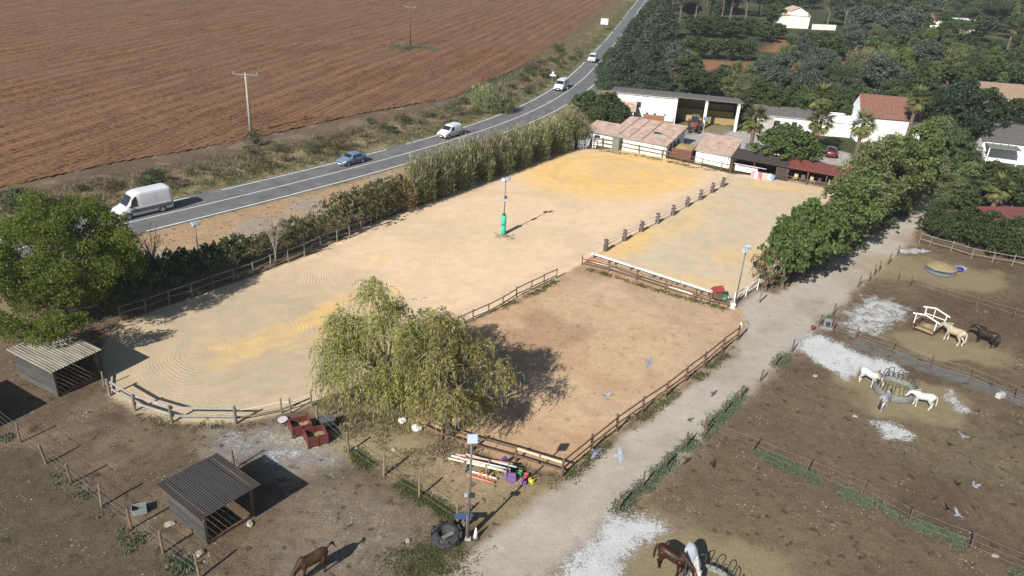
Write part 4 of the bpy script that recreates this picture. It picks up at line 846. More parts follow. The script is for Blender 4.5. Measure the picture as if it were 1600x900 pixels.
q = MB().tube([GV(914, 407)+Vector((0, 0, .30)), GV(950, 417)+Vector((0, 0, .30))], .05, 8).build('red_pole', mat('red_white_pole', (.55, .10, .06), (.62, .30, .24), .6, 2), None, True, GV(914, 407)); q.location = GV(914, 407); tag(q, 'short reddish pole at the left corner of the small arena', 'pole')
fence('white_rail_fence', 'short white two-rail fence at the right corner of the small arena', [(1147, 474), (1165, 463), (1183, 452)], 1.1, .06, WHITEW, (.9, .45), WHITEW, (.05, .12))
fence('corner_post', 'single brown post standing by the track next to the browning bush', [(1186, 473)], 1.5, .08, WOODG, cat='post')
# log posts with white tape between the two arenas
LOGS = [(946, 392), (975, 376), (1001, 362), (1027, 349), (1051, 336), (1073, 323), (1094, 312), (1112, 301), (1128, 292)]
LOG = mat('log_post', (.15, .122, .112), (.075, .062, .058), .95, 6, .02, 16, stretch=(1, 1, .3), rnd=.15)
fence('log_fence', 'row of thick upright logs with white rails dividing the two arenas', LOGS, 1.28, .25, LOG, (.84, .5), WHITEW, (.06, .09), tilt=.03, jit=.04)
o = thing('tape_run', 'white rail end running from the first log down to the corner', 'rail', GV(946, 392)); MB().beam(Vector((0, 0, 1.0)), GV(917, 409)-GV(946, 392)+Vector((0, 0, .9)), .05, .07).build('rail', WHITEW, o)
# wire fences
fence('wire_fence', 'wire fence with tan wooden posts across the bottom left pasture', [(-12, 655), (32, 691), (72, 724), (112, 755), (159, 792), (206, 827), (255, 864), (312, 903)], 1.55, .07, WOODT, wires=(.9, .6, .3), tilt=.035)
fence('wire_fence', 'wire fence with tan posts between the pasture and the lamp post', [(496, 662), (545, 707), (600, 744), (655, 777), (715, 817)], 1.45, .08, WOODT, wires=(.88, .55, .25))
fence('wire_fence', 'rusty stake beside the tractor tyre', [(672, 848)], 1.3, .045, RUST, cat='stake')
fence('wire_fence', 'wooden post behind the near shelter roof', [(367, 733)], 1.5, .06, WOODB, cat='post')
fence('wire_fence', 'row of brown stakes along the right side of the track', [(967, 797), (1004, 761), (1040, 731), (1072, 699), (1101, 674), (1130, 647), (1156, 624), (1187, 597), (1211, 572), (1237, 550)], 1.25, .055, RUST, wires=(.85, .5), tilt=.05)
fence('wire_fence', 'brown stakes along the track beside the upper pastures', [(1279, 511), (1301, 493), (1340, 449), (1357, 441), (1366, 431), (1373, 425), (1387, 414), (1402, 400)], 1.3, .055, RUST, wires=(.85, .5), tilt=.05)
fence('wire_fence', 'wire fence with brown stakes beside the dark gravel strip', [(1301, 518), (1336, 531), (1392, 551), (1454, 576), (1517, 595), (1585, 624), (1660, 652)], 1.25, .055, RUST, wires=(.85, .5, .25), tilt=.05)
fence('wire_fence', 'wire fence across the top pasture above the hay rack', [(1402, 440), (1420, 449), (1472, 467), (1524, 482), (1582, 500), (1650, 522)], 1.3, .055, RUST, wires=(.85, .5), tilt=.05)
fence('wire_fence', 'long wire fence with weeds across the lower right pasture', [(1101, 680), (1175, 707), (1259, 742), (1344, 776), (1419, 821), (1515, 859), (1625, 905)], 1.3, .055, RUST, wires=(.9, .55, .25), tilt=.05)

# ================================================================== SHELTERS
def corr(w, l, n, amp, th=.012, tile=False):
    """corrugated sheet: ridges along y, w across x"""
    m = 6*n; xs = [w*i/m for i in range(m+1)]; zs = [amp*(abs(math.sin(math.pi*n*i/m)) if tile else .5-.5*math.cos(2*math.pi*n*i/m)) for i in range(m+1)]
    b = MB(); v = []; f = []
    for k, (y, dz) in enumerate(((0, 0), (l, 0), (l, -th), (0, -th))): v += [(x, y, z+dz) for x, z in zip(xs, zs)]
    q = m+1
    for r in range(4):
        for i in range(m): f.append((r*q+i, r*q+i+1, ((r+1) % 4)*q+i+1, ((r+1) % 4)*q+i))
    return b.add(v, f)
def shelter(name, label, B0, F0, F1, zf, zb, nsheet, nr, over, roofm, wallm, npl, gap_top, gravel=None, frame=WOODB):
    B0, F0, F1 = [Vector((p[0], p[1], 0)) for p in (B0, F0, F1)]; ex = (F1-F0); w = ex.length; l = (B0-F0).length; rz = math.atan2(ex.y, ex.x)
    o = thing(name, label, 'shelter', F0, rz); H = lambda y: zf+(zb-zf)*y/l
    for x in (0, w):
        for y in (0, l): MB().box((x, y, (H(y)-.1)/2-.1), (.13, .13, H(y)+.1)).build('post', frame, o)
    for y in (0, l): MB().box((w/2, y, H(y)-.07), (w+.3, .08, .14)).build('beam', frame, o)
    for x in (0, w): MB().beam((x, -.15, H(-.15)+.0), (x, l+.15, H(l+.15)), .07, .12).build('rafter', frame, o)
    # left wall and back wall of separate planks
    hp = (min(zf, zb)-gap_top-.08)/npl
    for k in range(npl):
        z = .10+hp*(k+.5)
        MB().box((-.085-random.random()*.012, l/2, z), (.03, l+.1, hp-.03-random.random()*.02)).build('plank', wallm, o)
        MB().box((w/2, l+.085+random.random()*.012, z), (w+.1, .03, hp-.015)).build('plank', wallm, o)
    for k in range(max(2, npl//2)): MB().box((w+.085, l*.5, .10+hp*(k+.5)), (.03, l, hp-.02)).build('plank', wallm, o)
    MB().box((w/2, -.02, .12), (w, .09, .2)).build('threshold', frame, o)
    # roof sheets
    W_ = w+2*over; sw = W_/nsheet; sl = math.atan2(zb-zf, l)
    for i in range(nsheet):
        s = corr(sw+.04, l+2*over, nr, .038 if roofm is ROOFB else .05).build('roof_sheet', roofm, o)
        s.location = (-over+i*sw, -over, H(-over)+.03+.012*(i % 2)); s.rotation_euler = (sl+random.gauss(0, .004), 0, 0)
    return o
ROOFA = mat('fibre_cement', (.27, .255, .20), (.12, .112, .09), .9, 1.6, .01, 12, stretch=(1, .25, 1), detail=7)
ROOFB = mat('dark_corrugated', (.042, .040, .040), (.023, .0215, .0215), .75, 1.6, .006, 12, stretch=(1, .3, 1), detail=7, rnd=.10)
WALLA = mat('shelter_plank', (.085, .083, .080), (.048, .046, .044), .9, 4, .008, 25, stretch=(1, .3, 2), rnd=.2)
WALLB = mat('shelter_plank_dark', (.072, .069, .066), (.040, .038, .037), .9, 4, .008, 25, stretch=(1, .3, 2), rnd=.25)
shelter('horse_shelter', 'field shelter with pale ribbed roof under the feathery tree at left', (-33.67, 44.81), (-30.05, 42.58), (-28.66, 45.21), 2.15, 2.25, 3, 6, .35, ROOFA, WALLA, 9, .15)
shelter('horse_shelter', 'open field shelter with dark ribbed roof at the bottom left', (-17.96, 32.31), (-15.3, 30.31), (-13.63, 32.59), 2.15, 2.12, 5, 6, .42, ROOFB, WALLB, 7, .55)

# ================================================================== BUILDINGS
PLASTER = mat('white_render', (.80, .78, .74), (.58, .555, .50), .85, 1.3, .004, 30, stretch=(1, 1, .3), detail=7)
PLASTERB = mat('cool_shade_render', (.74, .76, .78), (.62, .64, .67), .85, 1.2, .004, 30)  # bluish shade put into the colour of side walls; elsewhere plain cool render
TILEP = mat('pink_tile', (.58, .40, .325), (.28, .225, .175), .9, .9, .01, 10, detail=8)
TILER = mat('red_tile', (.205, .105, .075), (.125, .066, .05), .9, 2.2, .02, 12, detail=8)
TILEB = mat('beige_tile', (.30, .215, .15), (.18, .13, .09), .9, 2.2, .02, 12, detail=8)
TILEG = mat('grey_tile', (.115, .105, .10), (.075, .07, .068), .85, 2.2, .02, 12, detail=8)
GREYROOF = mat('grey_sheet_roof', (.165, .148, .14), (.10, .092, .088), .8, 1.2, .006, 12, detail=7)
REDSHEET = mat('red_sheet_roof', (.225, .065, .05), (.15, .05, .042), .7, 1.5, .006, 12)
DARKBOARD = mat('dark_board', (.060, .050, .045), (.036, .030, .028), .9, 5, .006, 20, rnd=.15)  # dark brown boarding for walls, doors and one roof
PLANKO = mat('orange_plank', (.30, .15, .075), (.19, .09, .045), .85, 5, .006, 20, stretch=(.3, 1, 2), rnd=.2)
PLANKR = mat('red_brown_plank', (.16, .07, .05), (.10, .045, .035), .85, 5, .006, 20, rnd=.15)
GLASS = plain('window_glass', (.03, .035, .045), .08, 0, .7)
FRAMEG = plain('grey_frame', (.30, .30, .29), .6); SHUT = plain('pale_shutter', (.62, .62, .60), .6)
CONC = mat('concrete', (.40, .38, .36), (.28, .27, .255), .9, 2.5, .006, 20)
STRAW = mat('straw_bale', (.36, .275, .125), (.23, .17, .075), .95, 9, .02, 25, rnd=.12)
HAY = mat('hay', (.30, .25, .135), (.19, .155, .08), .95, 9, .04, 18)
def bld(name, label, p, rz, cat='building'): return thing(name, label, cat, (p[0], p[1], 0), rz)
def wall(o, a, b, h0, h1=None, m=PLASTER, t=.2, z0=-.1, nm='wall'):
    a = Vector((a[0], a[1], 0)); b = Vector((b[0], b[1], 0)); h1 = h0 if h1 is None else h1; d = (b-a).normalized(); n = Vector((-d.y, d.x, 0))*t/2
    return MB().hexa([a-n+Vector((0, 0, z0)), b-n+Vector((0, 0, z0)), b+n+Vector((0, 0, z0)), a+n+Vector((0, 0, z0)), a-n+Vector((0, 0, h0)), b-n+Vector((0, 0, h1)), b+n+Vector((0, 0, h1)), a+n+Vector((0, 0, h0))]).build(nm, m, o)
def window(o, c, w, h, ax='x', out=-1, fm=FRAMEG, pm=GLASS, nm='window'):
    """frame and pane standing out of a wall; ax = wall direction, out = side"""
    t = .05
    if ax == 'x':
        f = MB().box((0, 0, 0), (w, t, h)).build(nm, fm, o); f.location = (c[0], c[1]+out*(.1+t/2-.005), c[2]); MB().box((0, out*(t/2+.004), 0), (w-.14, .02, h-.14)).build('pane', pm, f)
    else:
        f = MB().box((0, 0, 0), (t, w, h)).build(nm, fm, o); f.location = (c[0]+out*(.1+t/2-.005), c[1], c[2]); MB().box((out*(t/2+.004), 0, 0), (.02, w-.14, h-.14)).build('pane', pm, f)
    return f
def mono_roof(o, x0, x1, y0, y1, z0, z1, rm, pitch=.25, amp=.05, nm='roof', tile=True):
    l = math.hypot(y1-y0, z1-z0); n = max(3, int((x1-x0)/pitch)); s = corr(x1-x0, l, n, amp, .06, tile).build(nm, rm, o); s.location = (x0, y0, z0+.06); s.rotation_euler = (math.atan2(z1-z0, y1-y0), 0, 0); return s

# barn with open bays
A10 = math.radians(-10.2)
o = bld('barn', 'white barn with two open bays full of straw behind the stable', (15.3, 132.6), A10); L_, D_ = 21.0, 8.0; zf, zb = 4.75, 3.7
wall(o, (0, 0), (10.5, 0), zf); wall(o, (0, .1), (0, D_), zf, zb); wall(o, (10.5, .1), (10.5, D_-.1), zf, zb); wall(o, (0, D_), (L_, D_), zb, m=CONC); wall(o, (L_, D_*.45), (L_, D_-.1), 4.4, zb, CONC)
for x in (15.6, 20.85): MB().box((x, 0, zf/2-.1), (.45, .4, zf+.1)).build('pillar', PLASTER, o)
MB().box((10.55, -.05, zf/2-.1), (.5, .4, zf+.1)).build('pillar', PLASTER, o)
MB().box((15.7, -.05, zf+.02), (10.6, .25, .22)).build('lintel', WOODT, o)
mono_roof(o, -.5, L_+.5, -.7, D_+.4, zf+.16, zb+.12, GREYROOF, .45, .07)
for x in (6.2, 8.1): window(o, (x, 0, 2.9), 1.1, 1.3, fm=PLASTERB, pm=SHUT)
for x in (6.0, 7.3, 9.0): window(o, (x, 0, 1.55), .45, .4)
for i in range(6): MB().box((7.9, -.55-.012*(i % 2), .2+.24*i), (5.0, .05, .22)).build('fence_board', PLANKO, o)
f = MB().box((9.75, -.62, 1.15), (1.5, .05, .9)).build('white_panel', PLASTER, o)
# straw bales inside
bm_ = MB().box((0, 0, .5), (2.3, 1.2, .98)).mesh('straw_bale'); bm_.materials.append(STRAW)
co, si = math.cos(A10), math.sin(A10)
for ix, x in enumerate((12.0, 14.3, 17.2, 19.5)):
    for iz in range((4, 4, 3, 3)[ix]):
        for iy in range(2):
            y = 7.1-iy*1.25
            if iy == 1 and iz > 1: continue
            q = bpy.data.objects.new('straw_bale', bm_); COL.objects.link(q); q.location = (15.3+x*co-y*si, 132.6+x*si+y*co, iz*.98); q.rotation_euler = (0, 0, A10+random.gauss(0, .03))
            tag(q, 'big rectangular straw bale stacked inside the open barn', 'straw bale', 'straw bales in the barn')
for k, (x, y) in enumerate(((13.2, 5.0), (17.6, 4.7), (19.8, 4.6))):
    q = bpy.data.objects.new('straw_bale', bm_); COL.objects.link(q); q.location = (15.3+x*co-y*si, 132.6+x*si+y*co, 0); q.rotation_euler = (0, 0, A10+.2*k); tag(q, 'big straw bale pulled forward on the barn floor', 'straw bale', 'loose bales on the barn floor')
# tiled lean-to and plank pens left of the barn
o = bld('tiled_outbuilding', 'small outbuilding with pink tiled roof against the left of the barn', (13.6, 129.6), A10)
wall(o, (0, 0), (5, 0), 2.3); wall(o, (5, .1), (5, 3.2), 2.3, 3.2, DARKBOARD); wall(o, (0, .1), (0, 3.2), 2.3, 3.2); mono_roof(o, -.3, 5.3, -.4, 3.4, 2.3, 3.25, TILEP, .3)
o = bld('plank_pen', 'orange-brown plank pen with white lower wall behind the stable', (14.2, 125.6), math.radians(-12))
for i in range(5): MB().box((3.0, -.012*(i % 2), .95+.22*i), (6.0, .06, .2)).build('plank', PLANKO, o)
MB().box((3.0, .0, .4), (6.0, .2, .85)).build('low_wall', PLASTER, o); 
for i in range(7): MB().box((6.1, 2.0, .2+.25*i), (.06, 4.0, .23)).build('plank', PLANKO, o)
MB().box((4.6, 1.2, 1.9), (2.4, 2.2, .08)).build('roof', GREYROOF, o); MB().box((5.6, -.2, 1.5), (.5, .3, .6)).build('sink', PLASTER, o)
# stable
o = bld('stable', 'long low white stable with weathered pink tiled roof at the arena end', (9.9, 116.0), math.radians(-28)); w, d, z1, z2 = 12.7, 8.4, 1.95, 2.95
wall(o, (0, 0), (w, 0), z1); wall(o, (w, .1), (w, d), z1, z2, PLASTERB); wall(o, (3.6, d), (w, d), z2); wall(o, (0, .1), (0, 4.2), z1, 2.4); wall(o, (0, 4.2), (3.6, 4.2), 2.4); wall(o, (3.6, 4.2), (3.6, d), 2.4, z2)
mono_roof(o, -.35, 3.6, -.45, 4.5, z1-.02, 2.5, TILEP, .3); rf = mono_roof(o, 3.62, w+.35, -.45, d+.3, z1+.0, z2+.05, TILEP, .3)
rf_s = math.atan2(z2-z1, d); 
s = MB().box((0, 0, 0), (1.3, .95, .12)).build('skylight', FRAMEG, o); s.location = (w-2.6, 3.2, z1+3.2*(z2-z1)/d+.2); s.rotation_euler = (rf_s, 0, 0); MB().box((0, 0, .065), (1.1, .75, .02)).build('pane', GLASS, s)
for x in (5.2, 7.0, 9.0): MB().beam((x, -.4, z1+.14), (x, d, z2+.16), .12, .06).build('roof_ridge', TILEB, o)
window(o, (1.9, 0, 1.25), 1.0, .55); MB().box((2.9, -.25, 1.0), (.35, .3, .5)).build('water_unit', GALV, o)
for y, ww in ((2.0, 1.0), (3.6, 1.1), (5.4, 1.1)): window(o, (w, y, .95), ww, 1.6, 'y', 1, FRAMEG, DARKBOARD, 'door')
o = bld('tool_locker', 'grey-green locker standing against the white stable wall', (14.2, 112.6), math.radians(-28), 'locker'); MB().box((0, 0, .9), (1.1, .8, 1.85)).build('cabinet', mat('locker_green', (.17, .18, .15), (.12, .125, .105), .7, 3), o, bevel=.02); MB().box((0, 0, 1.86), (1.25, .95, .07)).build('lid', mat('locker_lid', (.20, .225, .19), (.15, .17, .145), .7, 3), o)
# muck pen and container
o = bld('muck_pen', 'red-brown boarded pen filled with straw between stable and small shed', (21.9, 111.2), math.radians(-22), 'pen')
for i in range(6):
    for a, b in (((0, 0), (3.3, 0)), ((3.3, .05), (3.3, 4.6)), ((0, .05), (0, 4.6))): MB().beam((a[0], a[1], .12+.22*i), (b[0], b[1], .12+.22*i), .05, .205).build('board', PLANKR, o)
MB().add([(.1, .1, .85), (3.2, .1, .8), (3.2, 4.5, 1.0), (.1, 4.5, 1.1), (1.6, 2.4, 1.3)], [(0, 1, 4), (1, 2, 4), (2, 3, 4), (3, 0, 4)]).build('straw_fill', STRAW, o)
# small shed
o = bld('small_shed', 'small white shed with pink tiled roof beside the fan palm', (25.4, 108.8), math.radians(-25)); w, d, z1, z2 = 4.8, 6.4, 1.9, 2.75
wall(o, (0, 0), (w, 0), z1); wall(o, (w, .1), (w, d), z1, z2, PLASTERB); wall(o, (0, .1), (0, d), z1, z2); wall(o, (0, d), (w, d), z2); mono_roof(o, -.3, w+.3, -.4, d+.3, z1, z2+.05, TILEP, .3)
# flag pole in the yard
o = thing('yard_pole', 'thin pale pole with a blue box standing in the yard by the small shed', 'pole', (27.3, 115.0, 0)); MB().tube([(0, 0, -.2), (0, 0, 5.2)], [.07, .05], 8).build('pole', PALEW, o); MB().box((.0, -.1, 5.0), (.5, .3, .45)).build('lamp_box', plain('blue_box', (.08, .2, .4), .5), o)
o = thing('roadside_pole', 'slim grey pole by the road in front of the stable trees', 'pole', GV(883, 178)); MB().tube([(0, 0, -.2), (0, 0, 4.6)], [.06, .05], 7).build('pole', GALV, o); MB().box((0, 0, 4.5), (.25, .2, .3)).build('cap', GALV, o)
# long white building
o = bld('long_building', 'long single-storey white building with grey roof behind the palms', (40.0, 131.6), math.radians(-9)); w, d, z1, z2 = 15.5, 5.0, 2.6, 3.0
wall(o, (0, 0), (w, 0), z1); wall(o, (0, .1), (0, d), z1, z2); wall(o, (w, .1), (w, d), z1, z2); wall(o, (0, d), (w, d), z2); mono_roof(o, -.3, w*.62, -.4, d+.3, z1+.02, z2+.05, GREYROOF, .4, .05); mono_roof(o, w*.62+.02, w+.3, -.3, d+.3, z1-.2, z2-.15, PLASTERB, .6, .02)
for x in (3.4, 6.2, 9.0): window(o, (x, 0, 1.35), .95, 1.0)
MB().box((1.4, -.9, 1.1), (2.4, 1.6, 2.2)).build('porch', CONC, o)
# white wall behind the shack
o = bld('white_annex', 'low white annex wall behind the fan palm and shack', (32.2, 108.6), math.radians(-18)); wall(o, (0, 0), (6.0, 0), 2.4); wall(o, (0, .1), (0, 3.0), 2.4, m=PLASTERB); wall(o, (6, .1), (6, 3.0), 2.4); MB().box((3, 1.5, 2.48), (6.3, 3.3, .12)).build('roof', GREYROOF, o)
# riders' shack with red roof
o = bld('riders_shack', 'dark wooden shack with red sheet roof and terrace beside the small arena', (29.8, 105.4), math.radians(-26)); w, d, z1, z2 = 15.0, 3.4, 2.0, 2.35
for i in range(9): MB().box((w/2, d, .12+.235*i), (w, .05, .215)).build('board', DARKBOARD, o)
for i in range(8): MB().box((6.8, -.01*(i % 2), .14+.22*i), (1.5, .05, .2)).build('board', DARKBOARD, o)
for x in (0, 3.0, 6.1, 7.6, 10.2, 12.6, w): MB().box((x, 0, z1/2), (.12, .12, z1+.1)).build('post', WOODB, o)
MB().box((w/2, 0, z1-.08), (w, .1, .16)).build('beam', WOODB, o)
mono_roof(o, -.3, 7.4, -.5, d+.3, z1+.05, z2, DARKBOARD, .3, .04, 'roof'); mono_roof(o, 7.42, w+.4, -.5, d+.3, z1+.05, z2, REDSHEET, .25, .05, 'red_roof')
for z in (.45, .85): MB().box((11.3, -.12, z), (7.4, .05, .1)).build('terrace_rail', WOODB, o)
for i in range(3): window(o, (1.0+i*1.05, -.05, .75), 1.0, .9, fm=WHITEW, pm=PLASTER, nm='white_panel')
for k, (x, y, c_) in enumerate(((8.6, 1.0, (.45, .33, .2)), (9.6, .9, (.10, .10, .11)), (10.8, 1.1, (.50, .44, .34)), (11.9, .9, (.10, .10, .11)), (13.2, 1.2, (.48, .44, .38)), (14.0, .8, (.1, .1, .11)))):
    a = math.radians(-26); px_ = 29.8+x*math.cos(a)-y*math.sin(a); py_ = 105.4+x*math.sin(a)+y*math.cos(a)
    q = thing('terrace_chair', '%s chair on the terrace of the red-roofed shack, number %s from the left' % ('beige' if c_[0] > .2 else 'dark', ('one', 'two', 'three', 'four', 'five', 'six')[k]), 'chair', (px_, py_, 0), a+.3*k, 'terrace chairs'); cm_ = plain('chair_%d' % k, c_, .6)
    MB().box((0, 0, .45), (.5, .5, .05)).build('seat', cm_, q); MB().box((0, .24, .75), (.5, .05, .6)).build('backrest', cm_, q)
    for sx_ in (-.21, .21):
        for sy_ in (-.21, .21): MB().box((sx_, sy_, .21), (.05, .05, .43)).build('leg', cm_, q)
CLUT = [(.75, .20, .16), (.85, .85, .83), (.12, .35, .22), (.55, .38, .62), (.85, .42, .25), (.80, .75, .72), (.20, .30, .50), (.75, .25, .35), (.85, .8, .78), (.6, .12, .1)]
for k, c_ in enumerate(CLUT):
    x, y = 3.2+.42*(k % 7)+.1*random.random(), -.5-.5*(k//7)-.25*random.random(); a = math.radians(-26); px_ = 29.8+x*math.cos(a)-y*math.sin(a); py_ = 105.4+x*math.sin(a)+y*math.cos(a)
    nm_ = {0: 'red', 1: 'white', 2: 'green', 3: 'lilac', 4: 'orange', 5: 'cream', 6: 'blue', 7: 'pink', 8: 'off-white', 9: 'dark red'}[k]
    q = thing('jump_block', '%s painted jump filler heaped in front of the shack' % nm_, 'jump block', (px_, py_, 0), random.random()*2, 'jump fillers by the shack'); b = MB().box((0, 0, .38), (.35, .6, .75)); b.build('panel', plain('filler_%d' % k, c_, .6), q, bevel=.05); MB().box((0, 0, .04), (.6, .12, .09)).build('foot', WHITEW, q)
# two stored jump poles on the white panels
for k in range(4):
    a = math.radians(-26); x0, x1, y = .3+.2*k, 4.2+.2*k, -.25-.12*k; f_ = lambda x, y: Vector((29.8+x*math.cos(a)-y*math.sin(a), 105.4+x*math.sin(a)+y*math.cos(a), 1.25+.03*k))
    q = MB().tube([f_(x0, y)-f_(0, 0), f_(x1, y)-f_(0, 0)], .06, 8).build('jump_pole', [WHITEW, plain('pink_pole', (.7, .25, .3), .5), WHITEW, plain('lilac_pole', (.55, .4, .6), .5)][k], None, True); q.location = f_(0, 0); tag(q, '%s jump pole stored on the white panels of the shack' % ('white', 'pink', 'outer white', 'lilac')[k], 'pole', 'poles stored at the shack')

# gutters, downpipes and doors
for nm_, x0, x1, z in (('stable', -.3, 13.0, 1.93), ('barn', -.5, 21.4, 4.86), ('small_shed', -.3, 5.1, 1.88), ('long_building', -.3, 9.8, 2.6)):
    q = bpy.data.objects[nm_]; MB().tube([(x0, -.5 if nm_ != 'barn' else -.78, z), (x1, -.5 if nm_ != 'barn' else -.78, z)], .06, 6).build('gutter', GALV, q); MB().tube([(x1-.5, -.16, .1), (x1-.5, -.16, z-.15), (x1-.5, -.48, z)], .045, 6).build('downpipe', GALV, q)
q = bpy.data.objects['barn']; window(q, (2.6, 0, 1.1), 1.1, 2.2, fm=FRAMEG, pm=PLANKR, nm='door'); window(q, (4.3, 0, 2.9), 1.1, 1.0, fm=FRAMEG, pm=GLASS)
# houses
def gable_house(name, label, p, rz, w, d, ze, zr, wm, rm, wins=(), side=PLASTERB):  # gable sides default to the render with bluish shade in its colour
    o = bld(name, label, p, rz); wall(o, (0, 0), (w, 0), ze, m=wm); wall(o, (0, d), (w, d), ze, m=wm)
    for x in (0, w):
        MB().add([(x-.1, .1, -.1), (x-.1, d-.1, -.1), (x-.1, d-.1, ze), (x-.1, d/2, zr), (x-.1, .1, ze), (x+.1, .1, -.1), (x+.1, d-.1, -.1), (x+.1, d-.1, ze), (x+.1, d/2, zr), (x+.1, .1, ze)], [(0, 1, 2, 3, 4), (9, 8, 7, 6, 5), (0, 5, 6, 1), (1, 6, 7, 2), (2, 7, 8, 3), (3, 8, 9, 4), (4, 9, 5, 0)]).build('gable_wall', side, o)
    sl = (zr-ze)/(d/2); mono_roof(o, -.3, w+.3, -.4, d/2, ze-.4*sl, zr, rm, .32, .06)
    r2 = corr(w+.6, math.hypot(d/2+.4, zr-ze+.4*sl), int((w+.6)/.32), .06, .06, True).build('roof', rm, o); r2.location = (w+.3, d+.4, ze-.4*sl+.06); r2.rotation_euler = (math.atan2(zr-ze, d/2), 0, math.pi)
    MB().box((w/2, d/2, zr+.08), (w+.6, .3, .12)).build('ridge', rm, o)
    for (x, z, ww, hh) in wins: window(o, (x, 0, z), ww, hh, fm=FRAMEG, pm=SHUT)
    return o
p = G(1348, 180, 4.4); q = G(1440, 188, 4.4); rz = math.atan2(q[1]-p[1], q[0]-p[0])
gable_house('tiled_house', 'white house with red tiled roof behind a fan palm', p, rz, 9.6, 7.2, 4.4, 7.1, PLASTER, TILER, [(2.4, 2.6, 1.3, 1.1), (6.2, 2.6, 1.2, 1.1)])
p = G(1539, 218, 3.2); o = gable_house('grey_roof_house', 'house with dark grey tiled roof and glazed porch at the right edge', p, math.radians(-16), 16.0, 9.0, 3.2, 5.0, PLASTERB, TILEG)
MB().box((2.3, -1.6, 2.75), (4.4, 3.2, .1)).build('porch_roof', plain('porch_glazing', (.17, .18, .15), .25), o)
for i in range(5): MB().box((.15+i*1.08, -1.6, 2.83), (.07, 3.2, .06)).build('glazing_bar', PALEW, o)
for x in (.2, 4.4): MB().box((x, -3.1, 1.35), (.15, .15, 2.75)).build('porch_post', PLASTER, o)
p = G(1535, 150, 3.4); gable_house('beige_roof_house', 'house with pale beige tiled roof behind dark trees at the right edge', p, math.radians(-8), 13, 9, 3.4, 5.4, PLASTER, TILEB)
p = G(1560, 345, 2.4); o = bld('red_roof_shed', 'shed with red corrugated roof half hidden in the hedge at the right edge', p, math.radians(8), 'shed'); wall(o, (0, .4), (6, .4), 2.3, m=DARKBOARD); wall(o, (0, .5), (0, 3.2), 2.3, 2.7, DARKBOARD); wall(o, (6, .5), (6, 3.2), 2.3, 2.7, DARKBOARD); mono_roof(o, -.3, 6.3, 0, 3.6, 2.3, 2.75, mat('maroon_sheet', (.16, .05, .06), (.11, .04, .045), .7, 1.5), .28, .05)
p = G(1218, 43); rz = math.radians(8)
o = gable_house('white_farmhouse', 'tall plain white farmhouse in the far gardens at the top', p, rz, 10.5, 9, 4.2, 5.0, PLASTER, TILEP, side=PLASTER)
MB().add([(3, -.2, -.1), (9.5, -.2, -.1), (9.5, -.2, 5.2), (6.2, -.2, 6.8), (3, -.2, 5.6), (3, 6, -.1), (9.5, 6, -.1), (9.5, 6, 5.2), (6.2, 6, 6.8), (3, 6, 5.6)], [(0, 1, 2, 3, 4), (9, 8, 7, 6, 5), (0, 5, 6, 1), (1, 6, 7, 2), (2, 7, 8, 3), (3, 8, 9, 4), (4, 9, 5, 0)]).build('tall_wing', PLASTER, o)
MB().add([(2.7, -.5, 5.65), (6.2, -.5, 7.0), (6.2, 6.2, 7.0), (2.7, 6.2, 5.65), (9.8, -.5, 5.2), (9.8, 6.2, 5.2)], [(0, 1, 2, 3), (1, 4, 5, 2)]).build('wing_roof', TILEP, o)
o = bld('garden_wall', 'low white garden wall right of the far farmhouse', G(1268, 46), math.radians(10), 'wall'); wall(o, (0, 0), (9, 0), 1.8)
p = G(1443, 42); gable_house('red_farmhouse', 'far white house with red roof beneath a leaning palm', p, math.radians(5), 11, 8, 3.0, 4.8, PLASTER, TILER, side=PLASTER)
p = G(1502, 58); o = bld('flat_roof_house', 'far flat-roofed house with brown upper wall at the top right', p, math.radians(4)); wall(o, (0, 0), (6.0, 0), 3.0); wall(o, (0, .1), (0, 6), 5.6); wall(o, (6, .1), (6, 6), 5.6); wall(o, (0, 6), (6, 6), 5.6); b = MB().box((3.0, .15, 4.3), (5.8, .2, 2.6)).build('upper_wall', PLANKR, o); window(o, (3.8, 0, 1.9), 2.0, 1.0); MB().box((2.5, 3, 5.7), (8.0, 6.6, .2)).build('roof', PLASTERB, o)
# roadside board and small sign
o = thing('sign_board', 'white blank-backed road sign board on two posts by the far bend', 'sign', GV(943, 48)); MB().box((0, 0, 2.7), (2.2, .08, 1.7)).build('board', mat('sign_grey_white', (.80, .82, .83), (.72, .74, .75), .5, 2), o)
for x in (-.7, .7): MB().tube([(x, .08, -.2), (x, .08, 3.4)], .05, 6).build('post', GALV, o)
MB().box((0, -.06, 2.7), (.05, .04, 1.7)).build('seam', GALV, o)
o = thing('road_sign', 'small signpost with crossed arms on the field verge', 'sign', GV(863, 128)); MB().tube([(0, 0, -.2), (0, 0, 2.1)], .045, 6).build('post', GALV, o); MB().box((0, -.06, 1.35), (1.2, .05, .28)).build('arm', plain('sign_white', (.75, .77, .8), .5), o); MB().box((0, -.06, 1.85), (.45, .05, .5)).build('top_plate', plain('sign_grey', (.6, .63, .68), .5), o)
# the neighbouring shelter, just outside the left edge: its shadow falls into view
_v = P2(241, 559)-np.array([-28.66, 45.21]); _f1 = P2(82, 631)-_v; _d = _f1-np.array([-28.66, 45.21])
shelter('horse_shelter', 'third field shelter whose shadow reaches in from the left edge', np.array([-33.67, 44.81])+_d, np.array([-30.05, 42.58])+_d, _f1, 2.15, 2.25, 3, 6, .35, ROOFA, WALLA, 9, .15)

